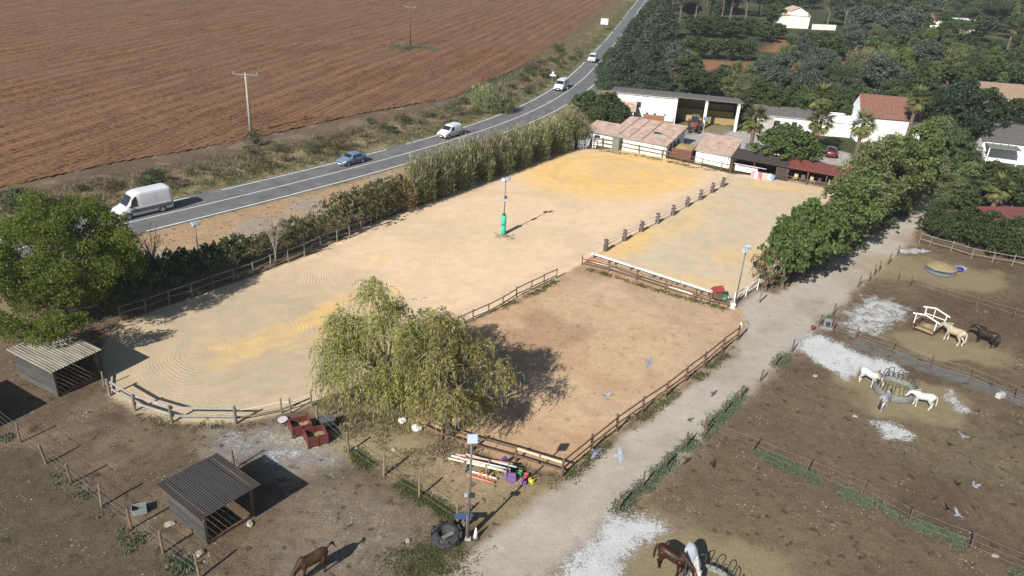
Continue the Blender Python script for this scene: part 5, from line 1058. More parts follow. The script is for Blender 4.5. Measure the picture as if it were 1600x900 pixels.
# ================================================================== VEHICLES
def paint_mat(name, c, rough=.28):
    m, t, b = new_mat(name); b.inputs['Base Color'].default_value = rgb(c); b.inputs['Roughness'].default_value = rough; b.inputs['Coat Weight'].default_value = .5; b.inputs['Coat Roughness'].default_value = .1
    n = t.nodes.new('ShaderNodeTexNoise'); n.inputs['Scale'].default_value = 2.5; n.inputs['Detail'].default_value = 5; r = t.nodes.new('ShaderNodeMapRange'); r.inputs[3].default_value = rough*.8; r.inputs[4].default_value = rough*1.5
    t.links.new(n.outputs[0], r.inputs[0]); t.links.new(r.outputs[0], b.inputs['Roughness']); return m
VWHITE = paint_mat('van_white', (.60, .62, .65)); VBLUE = paint_mat('car_silver_blue', (.13, .185, .29), .3); VRED = paint_mat('car_red', (.10, .014, .018)); VDARK = paint_mat('car_dark', (.035, .04, .05))
TYRE = mat('tyre_rubber', (.028, .028, .03), (.018, .018, .02), .85, 12, .004, 40); RIM = plain('rim', (.38, .39, .41), .35, .7); TRIM = plain('black_trim', (.025, .025, .028), .6); LENS = plain('headlight_glass', (.75, .78, .82), .1); REDL = plain('tail_light', (.35, .02, .02), .2); PLATE = plain('number_plate', (.75, .74, .68), .5); CARGLASS = plain('car_glass', (.018, .022, .028), .06, 0, .8)

def vehicle(name, label, cat, stations, wheels, wr, mat_, wins, shield, loc, heading, group=None, extras=None, lights=(.62, .78), rear=None, bump=None):
    """stations: x from nose to tail, bottom, belt, top, half width low, half width top. Nose points along +heading"""
    o = thing(name, label, cat, loc, heading, group); st = np.array(stations, float); L_ = st[-1, 0]
    def sec(x):
        zb, zm, zt, wb, wt = [np.interp(x, st[:, 0], st[:, i]) for i in range(1, 6)]; zm = min(zm, zt-.02); r = min(.16, (zt-zm)*.45+.01)
        return [(wb*.93, zb), (wb, zb+(zm-zb)*.35), (wb*.995, zb+(zm-zb)*.75), (wb*.965, zm), (wb*.45+wt*.55, zm+(zt-zm)*.55), (wt, zt-r), (wt-r*.45, zt-r*.25), (wt*.72, zt), (wt*.35, zt+.015), (0, zt+.02)]
    def pt(x, s):
        q = sec(x); k = s*(len(q)-1); i = min(int(k), len(q)-2); f = k-i; y = q[i][0]*(1-f)+q[i+1][0]*f; z = q[i][1]*(1-f)+q[i+1][1]*f; return (L_/2-x, y, z)
    xs = sorted(set(np.round(np.r_[st[:, 0], np.linspace(0, L_, 26)], 3))); n = 10; v = []; f = []
    for x in xs:
        q = sec(x); ring = [(L_/2-x, y, z) for y, z in q]+[(L_/2-x, -y, z) for y, z in q[-2::-1]]; v += ring
    m = 2*n-1
    for i in range(len(xs)-1):
        for k in range(m-1): f.append((i*m+k, i*m+k+1, (i+1)*m+k+1, (i+1)*m+k))
        f.append((i*m+m-1, i*m, (i+1)*m, (i+1)*m+m-1))
    f += [tuple(range(m)), tuple((len(xs)-1)*m+k for k in range(m-1, -1, -1))]
    body = MB().add(v, f).build('body', mat_, o, True)
    def patch(x0, x1, s0, s1, x0b=None, x1b=None, sgn=1, off=.012, nx=6, ns=4, full=False):
        x0b = x0 if x0b is None else x0b; x1b = x1 if x1b is None else x1b; g = []; b = MB()
        for i in range(nx+1):
            for j in range(ns+1):
                b_ = j/ns; xa = x0*(1-b_)+x0b*b_; xb = x1*(1-b_)+x1b*b_; x = xa+(xb-xa)*i/nx
                if full: s = s0+(2*(1-s0))*b_; p = pt(x, s) if s <= 1 else tuple(np.array(pt(x, 2-s))*[1, -1, 1])
                else: s = s0+(s1-s0)*b_; p = np.array(pt(x, s))*[1, sgn, 1]
                e = .01; q0 = np.array(pt(min(x+e, L_), min(s, 2-s) if full else s)); q1 = np.array(pt(max(x-e, 0), min(s, 2-s) if full else s)); tx = q1-q0; ss = min(s, 2-s) if full else s; t1 = np.array(pt(x, min(ss+.01, 1)))-np.array(pt(x, max(ss-.01, 0))); nn = np.cross(tx, t1); nn = nn/(np.linalg.norm(nn)+1e-9); nn = nn if nn[2]+abs(nn[1])*np.sign(nn[1]) > -1e-6 else -nn
                if nn[1] < -.05 or nn[2] < -.2: nn = -nn
                sg = (-1 if (full and s > 1) else (1 if full else sgn)); g.append(tuple(np.array(p)+nn*np.array([1, sg, 1])*off))
        return b.add(g, [(i*(ns+1)+j, i*(ns+1)+j+1, (i+1)*(ns+1)+j+1, (i+1)*(ns+1)+j) for i in range(nx) for j in range(ns)])
    patch(shield[0], shield[1], shield[2], 1, shield[0], shield[1], full=True, nx=5, ns=10).build('windscreen', CARGLASS, o, True)
    if rear: patch(rear[0], rear[1], rear[2], 1, full=True, nx=4, ns=10).build('rear_window', CARGLASS, o, True)
    for (x0, x1, x0b, x1b, s0, s1) in wins:
        for sg in (1, -1): patch(x0, x1, s0, s1, x0b, x1b, sg).build('side_window', CARGLASS, o, True)
    for sg in (1, -1):
        patch(.9*wheels[0]-wr*1.0, L_-.25, .0, .13, sgn=sg, off=.015, nx=10, ns=2).build('sill_trim', TRIM, o, True)
        patch(.03, .42, lights[0]*.33/.75, lights[1]*.33/.75+.06, .12, .5, sgn=sg, off=.02, nx=3, ns=2).build('headlight', LENS, o, True)
        patch(L_-.14, L_-.01, .2, .33, sgn=sg, off=.015, nx=2, ns=2).build('tail_light', REDL, o, True)
        zz = np.interp(1.0, st[:, 0], st[:, 2]); mir = MB().box((L_/2-shield[0]-.25, sg*(st[len(st)//2, 4]+.08), zz+.22), (.12, .2, .2)).build('mirror', TRIM if cat == 'van' else mat_, o, bevel=.03)
    wf = st[0, 4]; MB().box((L_/2+.0, 0, st[0, 1]+.02), (.14, wf*1.75, .22)).build('bumper', bump or mat_, o, bevel=.05); MB().box((L_/2+.055, 0, st[0, 1]+.22), (.05, wf*1.05, .14)).build('grille', TRIM, o); MB().box((L_/2+.08, 0, st[0, 1]+.03), (.03, .5, .11)).build('number_plate', PLATE, o)
    hw = max(st[:, 4])
    for x in wheels:
        for sg in (1, -1):
            arch = MB().lathe([(wr*1.16, -.02), (wr*1.16, .02)], 20, (L_/2-x, sg*(hw-.015), wr), 'y').build('wheel_arch', TRIM, o)
            t = MB().lathe([(wr*.62, -.1), (wr*.92, -.11), (wr, -.07), (wr, .07), (wr*.92, .11), (wr*.62, .1)], 20, axis='y').build('tyre', TYRE, o, True); t.location = (L_/2-x, sg*(hw-.075), wr)
            MB().lathe([(wr*.1, sg*.085), (wr*.55, sg*.09), (wr*.64, sg*.106)] if sg > 0 else [(wr*.64, -.106), (wr*.55, -.09), (wr*.1, -.085)], 14, axis='y').build('rim', RIM, t)
    if extras: extras(o, L_, patch)
    return o
def on_road(px, py, lane=1.6, toward=True, back=0):
    p = P2(px, py); i = int(np.argmin(np.hypot(*(ROADL+ROADN*lane-p).T))); q = (ROADL+ROADN*lane)[i]; d = ROADL[min(i+1, len(ROADL)-1)]-ROADL[i-1]; d = -d if toward else d
    return (q[0], q[1], .03), math.atan2(d[1], d[0])
SPR = [(0, .42, .72, .80, .78, .62), (.08, .34, .80, .98, .90, .72), (.35, .30, .90, 1.10, .96, .80), (.95, .28, 1.12, 1.30, .985, .84), (1.65, .28, 1.18, 2.22, .995, .80), (1.95, .28, 1.18, 2.52, .995, .82), (2.5, .28, 1.18, 2.66, .995, .86), (5.55, .30, 1.18, 2.68, .995, .88), (5.85, .32, 1.15, 2.60, .985, .86), (5.91, .40, 1.1, 2.45, .96, .82)]
def spr_extra(o, L_, patch):
    for sg in (1, -1):
        patch(1.3, L_-.15, .13, .24, sgn=sg, off=.022, nx=10, ns=2).build('side_strip', plain('grey_trim', (.09, .095, .105), .6), o, True)
        for (a, b) in ((2.62, 4.1), (4.2, 5.6)): patch(a, b, .36, .52, sgn=sg, off=.01, nx=4, ns=3).build('side_panel', VWHITE, o, True)
loc, hd = on_road(244, 335); vehicle('delivery_van', 'large high-roofed white van on the road at the left', 'van', SPR, (1.0, 4.66), .36, VWHITE, [(1.35, 2.15, 1.62, 2.12, .345, .53)], (1.02, 1.72, .62), loc, hd, 'white vans on the road', spr_extra, bump=plain('bumper_grey', (.13, .135, .14), .6))
HAT = [(0, .38, .62, .66, .62, .50), (.10, .26, .68, .74, .76, .62), (.45, .22, .74, .84, .82, .68), (.95, .20, .86, .95, .84, .70), (1.15, .20, .90, 1.02, .84, .68), (1.75, .20, .93, 1.40, .84, .60), (2.3, .20, .94, 1.47, .84, .60), (3.1, .20, .96, 1.43, .84, .58), (3.6, .22, .98, 1.25, .82, .56), (3.88, .30, .95, 1.02, .78, .58), (3.97, .38, .88, .92, .72, .55)]
HW = [(1.35, 2.2, 1.78, 2.18, .345, .53), (2.26, 3.25, 2.26, 3.05, .345, .53)]
loc, hd = on_road(546, 258); vehicle('hatchback_car', 'silver-blue hatchback on the road between the white vans', 'car', HAT, (.78, 3.26), .31, VBLUE, HW, (1.17, 1.68, .62), loc, hd, rear=(3.2, 3.75, .66))
KAN = [(0, .40, .70, .76, .68, .54), (.10, .28, .78, .88, .82, .66), (.55, .24, .90, 1.02, .88, .74), (1.0, .22, 1.02, 1.14, .90, .76), (1.70, .22, 1.08, 1.68, .905, .72), (2.1, .22, 1.08, 1.80, .905, .74), (3.9, .24, 1.08, 1.82, .905, .76), (4.18, .26, 1.05, 1.74, .89, .74), (4.26, .36, 1.0, 1.6, .86, .70)]
loc, hd = on_road(712, 216); vehicle('small_van', 'small white panel van on the road beside the field-side reeds', 'van', KAN, (.85, 3.55), .32, VWHITE, [(1.4, 2.15, 1.66, 2.12, .345, .53)], (1.04, 1.64, .62), loc, hd, 'white vans on the road', bump=TRIM)
TRA = [(0, .42, .78, .84, .76, .60), (.10, .30, .86, .98, .90, .74), (.5, .26, .98, 1.10, .95, .82), (.85, .24, 1.10, 1.22, .96, .84), (1.6, .24, 1.15, 1.86, .965, .78), (2.0, .24, 1.15, 1.96, .965, .80), (4.6, .26, 1.15, 1.97, .965, .82), (4.92, .28, 1.1, 1.88, .95, .80), (4.99, .38, 1.05, 1.75, .92, .76)]
loc, hd = on_road(879, 140); vehicle('panel_van', 'white panel van coming down the road before the bend', 'van', TRA, (.93, 4.0), .33, VWHITE, [(1.3, 2.1, 1.58, 2.06, .345, .53)], (.9, 1.55, .62), loc, hd, 'white vans on the road', bump=TRIM)
loc, hd = on_road(927, 96); vehicle('small_van', 'farthest white van on the road beside the conifers', 'van', KAN, (.85, 3.55), .32, VWHITE, [(1.4, 2.15, 1.66, 2.12, .345, .53)], (1.04, 1.64, .62), loc, hd, 'white vans on the road', bump=TRIM)
p = G(1297, 243); vehicle('hatchback_car', 'dark red car parked on the pale yard between two palms', 'car', HAT, (.78, 3.26), .31, VRED, HW, (1.17, 1.68, .62), (p[0], p[1], 0), math.radians(75), rear=(3.2, 3.75, .66))
p = G(1272, 240); vehicle('hatchback_car', 'dark car parked left of the red one, half behind a palm', 'car', HAT, (.78, 3.26), .31, VDARK, HW, (1.17, 1.68, .62), (p[0], p[1], 0), math.radians(70), rear=(3.2, 3.75, .66))
p = G(1306, 206); vehicle('hatchback_car', 'pale car behind the palms near the long white building', 'car', HAT, (.78, 3.26), .31, paint_mat('car_silver', (.5, .52, .54)), HW, (1.17, 1.68, .62), (p[0], p[1], 0), math.radians(170), rear=(3.2, 3.75, .66))

# tractor in the barn
def tractor():
    o = thing('tractor', 'old red tractor with roofed cab parked in the barn bay', 'tractor', (28.6, 127.4, 0), math.radians(-100)); R = paint_mat('tractor_red', (.30, .05, .04), .5)
    MB().box((.95, 0, 1.05), (1.7, .62, .62)).build('bonnet', R, o, bevel=.06); MB().box((1.82, 0, 1.02), (.06, .5, .5)).build('grille', TRIM, o); MB().box((.3, 0, .72), (2.8, .42, .4)).build('chassis', TRIM, o, bevel=.03)
    MB().box((-.55, 0, 1.25), (1.1, 1.0, .5)).build('cab_base', R, o, bevel=.04)
    for x in (-1.05, .02):
        for y in (-.55, .55): MB().beam((x, y, 1.4), (x*.95, y*.95, 2.45), .07, .07).build('cab_post', TRIM, o)
    MB().box((-.5, 0, 2.5), (1.45, 1.35, .14)).build('cab_roof', mat('cab_roof', (.16, .15, .14), (.1, .095, .09), .8, 3), o, bevel=.05); MB().box((.05, 0, 1.92), (.03, .95, .9)).build('windscreen', CARGLASS, o); MB().box((-1.06, 0, 1.92), (.03, .95, .9)).build('rear_window', CARGLASS, o)
    MB().tube([(.9, .2, 1.3), (.9, .2, 2.2)], .04, 6).build('exhaust', TRIM, o)
    for x, r, w, y in ((-.75, .78, .42, .82), (1.35, .48, .28, .72)):
        for sg in (1, -1):
            t = MB().lathe([(r*.6, -w*.45), (r*.94, -w/2), (r, -w*.35), (r, w*.35), (r*.94, w/2), (r*.6, w*.45)], 22, axis='y').build('tyre', TYRE, o); t.location = (x, sg*y, r)
            MB().lathe([(r*.15, -w*.3), (r*.62, -w*.3), (r*.62, w*.3), (r*.15, w*.3)], 14, axis='y').build('rim', plain('tractor_rim', (.5, .45, .35), .6) if 'tractor_rim' not in MATS else MATS['tractor_rim'], t)
    for sg in (1, -1): MB().box((-.75, sg*.8, 1.62), (1.1, .45, .06)).build('mudguard', R, o, bevel=.02)
tractor()

# ================================================================== HORSES
def coat(name, c1, c2, legs=None, zl=.55, rough=.5):
    m, t, b = new_mat(name); N = t.nodes.new; L = t.links.new; b.inputs['Roughness'].default_value = rough; b.inputs['Specular IOR Level'].default_value = .22
    tc = N('ShaderNodeTexCoord'); n = N('ShaderNodeTexNoise'); n.inputs['Scale'].default_value = 3.2; n.inputs['Detail'].default_value = 5; L(tc.outputs['Object'], n.inputs['Vector'])
    r = N('ShaderNodeValToRGB'); r.color_ramp.elements[0].position = .35; r.color_ramp.elements[1].position = .65; r.color_ramp.elements[0].color = rgb(c2); r.color_ramp.elements[1].color = rgb(c1); L(n.outputs[0], r.inputs[0]); out = r.outputs[0]
    if legs:
        sx_ = N('ShaderNodeSeparateXYZ'); L(tc.outputs['Object'], sx_.inputs[0]); mr = N('ShaderNodeMapRange'); mr.inputs[1].default_value = zl+.12; mr.inputs[2].default_value = zl-.12; L(sx_.outputs[2], mr.inputs[0])
        mx = N('ShaderNodeMix'); mx.data_type = 'RGBA'; L(mr.outputs[0], mx.inputs[0]); L(out, mx.inputs[6]); mx.inputs[7].default_value = rgb(legs); out = mx.outputs[2]
    L(out, b.inputs['Base Color']); return m
def ell_loft(m, rings, n=12):
    """rings: (centre, direction, half width y-ish, half height)"""
    v = []
    for c, d, a, b in rings:
        c = Vector(c); d = Vector(d).normalized(); s = Vector((0, 1, 0)); s = (s-d*s.dot(d)).normalized(); u = d.cross(s)
        for k in range(n): t = 2*math.pi*k/n; v.append(c+s*a*math.cos(t)+u*b*math.sin(t))
    k = len(rings); f = [(i*n+j, i*n+(j+1) % n, (i+1)*n+(j+1) % n, (i+1)*n+j) for i in range(k-1) for j in range(n)]+[tuple(range(n-1, -1, -1)), tuple((k-1)*n+j for j in range(n))]
    m.add(v, f)
def horse(label, loc, heading, coatm, hairm, head=(1.30, .0, .70), poll=None, size=1.0, step=(0, 0, 0, 0), tail='down', seed=0, blaze=None, group=None, yaw=0.0, halter=None):
    o = thing('horse', label, 'horse', loc, heading, group, size); m = MB(); T = (1, 0, 0)
    ell_loft(m, [((-.82, 0, 1.20), T, .10, .12), ((-.76, 0, 1.19), T, .20, .23), ((-.60, 0, 1.17), T, .275, .30), ((-.38, 0, 1.15), T, .29, .32), ((-.05, 0, 1.09), T, .285, .32), ((.22, 0, 1.07), T, .275, .325), ((.45, 0, 1.10), T, .25, .33), ((.62, 0, 1.14), T, .20, .28), ((.74, 0, 1.15), T, .10, .16)], 16)
    m.tube([(.36, 0, 1.34), (.46, 0, 1.40), (.56, 0, 1.36)], [.08, .1, .09], 8)
    hd = Vector(head); sp = Vector((.54, 0, 1.20)); pl = Vector(poll) if poll else sp.lerp(hd, .60)+Vector((.02, 0, .20))
    if yaw: rot = Matrix.Rotation(yaw, 3, 'Z'); pl = sp+rot @ (pl-sp); hd = sp+rot @ (hd-sp)
    nd = (pl-sp).normalized(); ell_loft(m, [(sp-nd*.14, nd, .20, .30), (sp+nd*.08, nd, .16, .25), (sp.lerp(pl, .5), nd, .11, .185), (sp.lerp(pl, .85), nd, .09, .145), (pl+nd*.03, nd, .075, .11)], 12)
    fd = (hd-pl).normalized(); Lh = .58; mz = pl+fd*Lh; ell_loft(m, [(pl-fd*.07, fd, .07, .09), (pl+fd*.05, fd, .10, .135), (pl+fd*.18, fd, .10, .145), (pl+fd*.32, fd, .08, .11), (pl+fd*.46, fd, .062, .08), (pl+fd*.55, fd, .062, .075), (mz, fd, .045, .05)], 12)
    for sg in (1, -1):
        e = pl+Vector((0, sg*.06, .06))-fd*.02; m.tube([e, e+Vector((-.0, sg*.02, .06))-fd*.04, e+Vector((0, sg*.02, .10))-fd*.08], [.028, .026, .008], 6)
    fs = step
    for sg, a in ((1, fs[0]), (-1, fs[1])):
        y = sg*.15; m.tube([(.50, sg*.13, 1.12), (.48, y, .90), (.50+a*.35, y, .66), (.52+a*.6, y, .46), (.515+a*.85, y, .26), (.51+a, y, .12), (.55+a, y, .045), (.56+a, y, 0)], [.15, .125, .078, .058, .042, .046, .055, .062], 10)
    for sg, a in ((1, fs[2]), (-1, fs[3])):
        y = sg*.16; m.tube([(-.52, sg*.13, 1.16), (-.48, y, .96), (-.46+a*.3, y, .80), (-.60+a*.55, y, .62), (-.70+a*.75, y, .50), (-.67+a*.9, y, .30), (-.645+a, y, .13), (-.60+a, y, .045), (-.59+a, y, 0)], [.22, .20, .15, .095, .066, .047, .05, .058, .064], 10)
    tmp = m.build('tmp', None); md = tmp.modifiers.new('r', 'REMESH'); md.mode = 'VOXEL'; md.voxel_size = .026; sm = tmp.modifiers.new('s', 'SMOOTH'); sm.iterations = 5; sm.factor = .5
    dg = bpy.context.evaluated_depsgraph_get(); me = bpy.data.meshes.new_from_object(tmp.evaluated_get(dg)); bpy.data.objects.remove(tmp); me.name = 'body'
    link('body', me, coatm, o, True)
    # mane and tail
    rg_ = random.Random(seed); mn = MB()
    for k in range(16):
        t = k/15; c = (sp+Vector((-.12, 0, .18))).lerp(pl, t); up = nd.cross(Vector((0, 1, 0))).normalized(); up = up if up.z > 0 or up.x < 0 else -up
        c = c+up*(.20*(1-t)+.12)*.85; sgy = .05+.03*rg_.random(); mn.tube([c, c+Vector((0, -sgy, -.05)), c+Vector((rg_.gauss(0, .03), -sgy-.06, -.20-.08*rg_.random()))], [.035, .03, .01], 5)
    fl = fd.cross(Vector((0, 1, 0))).normalized(); fl = fl if fl.x > -fl.z*.2 else -fl; mn.tube([pl-fd*.04+fl*.07, pl+fd*.08+fl*.125, pl+fd*.2+fl*.14], [.03, .03, .008], 5)
    mn.build('mane', hairm, o, True); tl = MB()
    for k in range(7):
        dy = rg_.gauss(0, .03)
        if tail == 'up': tl.tube([(-.80, 0, 1.33), (-.98, dy*.5-.02, 1.48), (-1.14, dy*1.5-.08, 1.44), (-1.26, dy*4-.1, 1.28+rg_.gauss(0, .08))], [.045, .05, .045, .012], 6)
        else: tl.tube([(-.80, 0, 1.33), (-.90, dy*.5, 1.24), (-.95, dy, .95), (-.95+rg_.gauss(0, .02), dy*1.6, .60), (-.93, dy*1.8, .38)], [.04, .05, .058, .045, .012], 6)
    tl.build('tail', hairm, o, True); hf = MB()
    for sg, a, x in ((1, fs[0], .56), (-1, fs[1], .56), (1, fs[2], -.585), (-1, fs[3], -.585)):
        MB().tube([(x+a-.01, sg*.152, .0), (x+a, sg*.152, .075)], [.068, .056], 10).build('hoof', HOOF, o)
    if blaze: MB().tube([pl+fd*.08+fl*.125, pl+fd*.3+fl*.10, pl+fd*.5+fl*.07], [.03, .025, .03], 5).build('blaze', blaze, o, True)
    if halter:
        for t in (.12, .36): 
            c = pl+fd*t; s = Vector((0, 1, 0)); u = fd.cross(s).normalized(); a, b = (.108, .152) if t < .2 else (.086, .115); MB().tube([c+s*a*math.cos(k/10*6.283)+u*b*math.sin(k/10*6.283) for k in range(11)], .014, 4).build('halter_strap', halter, o)
    return o
HOOF = mat('hoof', (.10, .085, .07), (.06, .05, .045), .7, 10)
HB = plain('black_hair', (.014, .012, .012), .55); HWH = mat('white_hair', (.46, .44, .39), (.34, .31, .26), .6, 12); HTAN = mat('tan_hair', (.34, .25, .14), (.25, .18, .10), .6, 12); HDB = plain('dark_brown_hair', (.035, .018, .012), .55)
C_BAY = coat('bay_coat', (.060, .030, .017), (.038, .019, .012), (.020, .014, .012), .60); C_CHE = coat('chestnut_coat', (.036, .0135, .0085), (.022, .0085, .006), (.020, .009, .007), .5, .4); C_GREY = coat('grey_white_coat', (.38, .41, .45), (.27, .30, .34), (.50, .49, .47), .4); C_WHITE = coat('white_coat', (.46, .47, .48), (.34, .35, .36), (.62, .57, .50), .35); C_CREAM = coat('cream_coat', (.40, .34, .25), (.30, .25, .18), (.60, .54, .44), .4); C_DARK = coat('dark_brown_coat', (.034, .022, .016), (.020, .014, .011), (.014, .011, .010), .6, .4); C_DAP = coat('dappled_grey_coat', (.34, .33, .34), (.22, .21, .225), (.30, .29, .29), .5)
def face(px, py, tx, ty): a, b = P2(px, py), P2(tx, ty); return math.atan2(b[1]-a[1], b[0]-a[0])
horse('bay horse with black legs and raised tail grazing at the bottom left', GV(490, 898), face(515, 880, 458, 908), C_BAY, HB, (1.24, 0, .25), (1.10, 0, .82), 1.02, (.05, -.12, .1, -.1), 'up', 1, yaw=.25)
horse('glossy chestnut horse eating beside the white one at the bottom', GV(1046, 893), face(1020, 870, 1085, 908), C_CHE, HDB, (1.30, 0, .52), (1.10, 0, 1.06), 1.05, (.06, -.08, -.05, .08), 'down', 2, blaze=HWH)
horse('white-grey horse standing beside the chestnut at the bottom', GV(1079, 895), face(1066, 858, 1085, 915), C_GREY, HWH, (1.28, 0, .55), (1.10, 0, 1.08), 1.02, (.0, -.05, .05, -.05), 'down', 3, halter=plain('blue_halter', (.05, .08, .18), .6))
horse('cream palomino horse reaching into the white-framed hay rack', GV(1487, 536), face(1507, 545, 1462, 524), C_CREAM, HWH, (1.40, 0, .80), (1.12, 0, 1.30), 1.04, (.10, -.04, .12, -.1), 'down', 4)
horse('dark brown horse standing behind the cream one', GV(1537, 540), face(1556, 545, 1516, 530), C_DARK, HB, (1.42, 0, 1.12), (1.04, 0, 1.50), 1.02, (.06, -.06, .12, -.12), 'down', 5)
horse('white horse with golden tail at the left of the hooped feeder', GV(1354, 601), face(1340, 592, 1376, 610), C_WHITE, HTAN, (1.28, 0, .58), (1.08, 0, 1.10), .92, (.08, -.06, .0, .06), 'down', 6, halter=plain('dark_halter', (.03, .03, .04), .6))
horse('dappled grey horse seen from behind, head inside the hooped feeder', GV(1378, 638), face(1371, 648, 1394, 626), C_DAP, HDB, (1.30, 0, .65), (1.10, 0, 1.15), .92, (.05, -.05, .08, -.06), 'down', 7)
horse('white horse at the right side of the hooped feeder', GV(1439, 637), face(1458, 640, 1418, 630), C_WHITE, HWH, (1.34, 0, .72), (1.08, 0, 1.24), .90, (-.08, .08, .10, -.08), 'down', 8, halter=plain('grey_collar', (.12, .12, .13), .6))

# ================================================================== FEEDERS AND PASTURE GEAR
def hoop_feeder(label, c, R, n, hoop_h, seed, rz=0.0):
    o = thing('hoop_feeder', label, 'feeder', c, rz, 'hooped round feeders'); RB = mat('feeder_rubber%d' % seed, (.17, .18, .175), (.11, .115, .11), .8, 3, .006, 20); HM = plain('feeder_hoop%d' % seed, (.045, .05, .05), .6)
    MB().lathe([(R-.06, .02), (R+.03, .0), (R+.12, .10), (R+.12, .42), (R+.04, .58), (R-.04, .60), (R-.08, .52), (R-.10, .1)], 40).build('rim', RB, o, True)
    ms = MB().tube([(0, -.17, .45), (0, -.17, hoop_h-.2), (0, -.12, hoop_h-.04), (0, 0, hoop_h), (0, .12, hoop_h-.04), (0, .17, hoop_h-.2), (0, .17, .45)], .028, 6).mesh('hoop'); ms.materials.append(HM)
    for k in range(n):
        a = 2*math.pi*k/n; q = bpy.data.objects.new('hoop', ms); COL.objects.link(q); q.parent = o; q.location = (R*math.cos(a), R*math.sin(a), 0); q.rotation_euler = (random.gauss(0, .05), random.gauss(-.1, .05), a)
    v = []; f = []; nr, na = 7, 22; rg_ = random.Random(seed)
    for i in range(nr):
        for j in range(na):
            r = (R-.12)*i/(nr-1); a = 2*math.pi*j/na; v.append((r*math.cos(a), r*math.sin(a), .26+.16*math.cos(r/R*1.5)+rg_.uniform(-.05, .05)))
    for i in range(nr-1):
        for j in range(na): f.append((i*na+j, i*na+(j+1) % na, (i+1)*na+(j+1) % na, (i+1)*na+j))
    MB().add(v, f).build('hay_fill', HAY, o, True); return o
hoop_feeder('round grey feeder with metal hoops between the three pale horses', GV(1397, 614), 1.45, 13, 1.45, 1)
hoop_feeder('hooped feeder cut off by the bottom edge beside the chestnut horse', GV(1104, 925), 1.35, 13, 1.35, 2, .2)
def ring_feeder():
    o = thing('ring_feeder', 'low round feeder of grey bars heaped with hay in the top pasture', 'feeder', GV(1469, 424)); R = 1.5; BL = plain('feeder_blue_grey', (.12, .135, .155), .6)
    for z in (.08, .55): MB().tube([(R*math.cos(k/32*6.2832), R*math.sin(k/32*6.2832), z) for k in range(33)], .035, 6).build('ring', BL, o, True)
    MB().lathe([(R, .05), (R+.02, .05), (R+.02, .3), (R, .3)], 32).build('skirt', BL, o)
    ms = MB().tube([(0, 0, .05), (0, 0, .62)], .022, 6).mesh('bar'); ms.materials.append(BL)
    for k in range(30): a = k/30*6.2832; q = bpy.data.objects.new('bar', ms); COL.objects.link(q); q.parent = o; q.location = (R*math.cos(a), R*math.sin(a), 0)
    v = []; f = []; nr, na = 8, 26
    for i in range(nr):
        for j in range(na): r = (R+.03)*i/(nr-1); a = 2*math.pi*j/na; v.append((r*math.cos(a), r*math.sin(a), .48+.45*math.cos(r/R*1.45)+random.uniform(-.06, .06)))
    for i in range(nr-1):
        for j in range(na): f.append((i*na+j, i*na+(j+1) % na, (i+1)*na+(j+1) % na, (i+1)*na+j))
    MB().add(v, f).build('hay_heap', HAY, o, True)
ring_feeder()
def rack():
    p0, p1, p2 = GV(1424, 516), GV(1452, 526), GV(1438, 498); ex = (p1-p0); w = 1.75; l = 2.1; o = thing('hay_rack', 'hay rack with white gabled frames and rusty legs in the middle pasture', 'hay rack', p0, math.atan2(ex.y, ex.x)-.1)
    RD = mat('rack_rust', (.16, .085, .06), (.10, .055, .042), .85, 6)
    for y in (0, l):
        for x in (0, w):
            MB().tube([(x, y, -.1), (x, y, .75)], .045, 6).build('leg', RD, o); MB().tube([(x, y, .74), (x, y, 1.62)], .045, 6).build('upright', WHITEW, o)
        MB().beam((-.28, y, 1.60), (w*.42, y, 1.86), .07, .10).build('gable_bar', WHITEW, o); MB().beam((w*.42, y, 1.86), (w+.28, y, 1.52), .07, .10).build('gable_bar', WHITEW, o)
        for z in (.35, .75): MB().beam((0, y, z), (w, y, z), .04, .06).build('cross_bar', RD, o)
    MB().tube([(w*.42, l, 1.82), (w*.42, l, .9)], .035, 6).build('king_post', WHITEW, o)
    for x in (0, w):
        for z in (.3, .55, .8, 1.05): MB().beam((x, 0, z), (x, l, z), .035, .05).build('side_bar', RD if z < .9 else WHITEW, o)
    MB().beam((0, l, 1.1), (w, l, 1.1), .04, .06).build('cross_bar', WHITEW, o)
    MB().add([(.1, .1, .3), (w-.1, .1, .32), (w-.1, l-.1, .35), (.1, l-.1, .3), (w/2, l/2, .72)], [(0, 1, 4), (1, 2, 4), (2, 3, 4), (3, 0, 4)]).build('hay_fill', HAY, o)
rack()
o = thing('feed_tub', 'dark blue plastic tub lying in the top pasture', 'tub', GV(1499, 424)); MB().lathe([(.10, .0), (.26, .0), (.33, .34), (.30, .34), (.24, .05), (.1, .04)], 18).build('tub', plain('blue_plastic', (.02, .035, .22), .4), o, True); MB().lathe([(.31, .33), (.35, .33), (.35, .37), (.31, .37)], 18).build('lip', MATS['blue_plastic'], o)
o = thing('salt_block', 'white concrete block by the lower pasture fence', 'block', GV(1562, 621), .5); MB().box((0, 0, .2), (.75, .38, .38)).build('block', CONC if False else mat('pale_block', (.42, .42, .40), (.32, .32, .30), .85, 4), o, bevel=.03); MB().box((0, 0, .395), (.5, .2, .03)).build('top_slab', MATS['pale_block'], o)
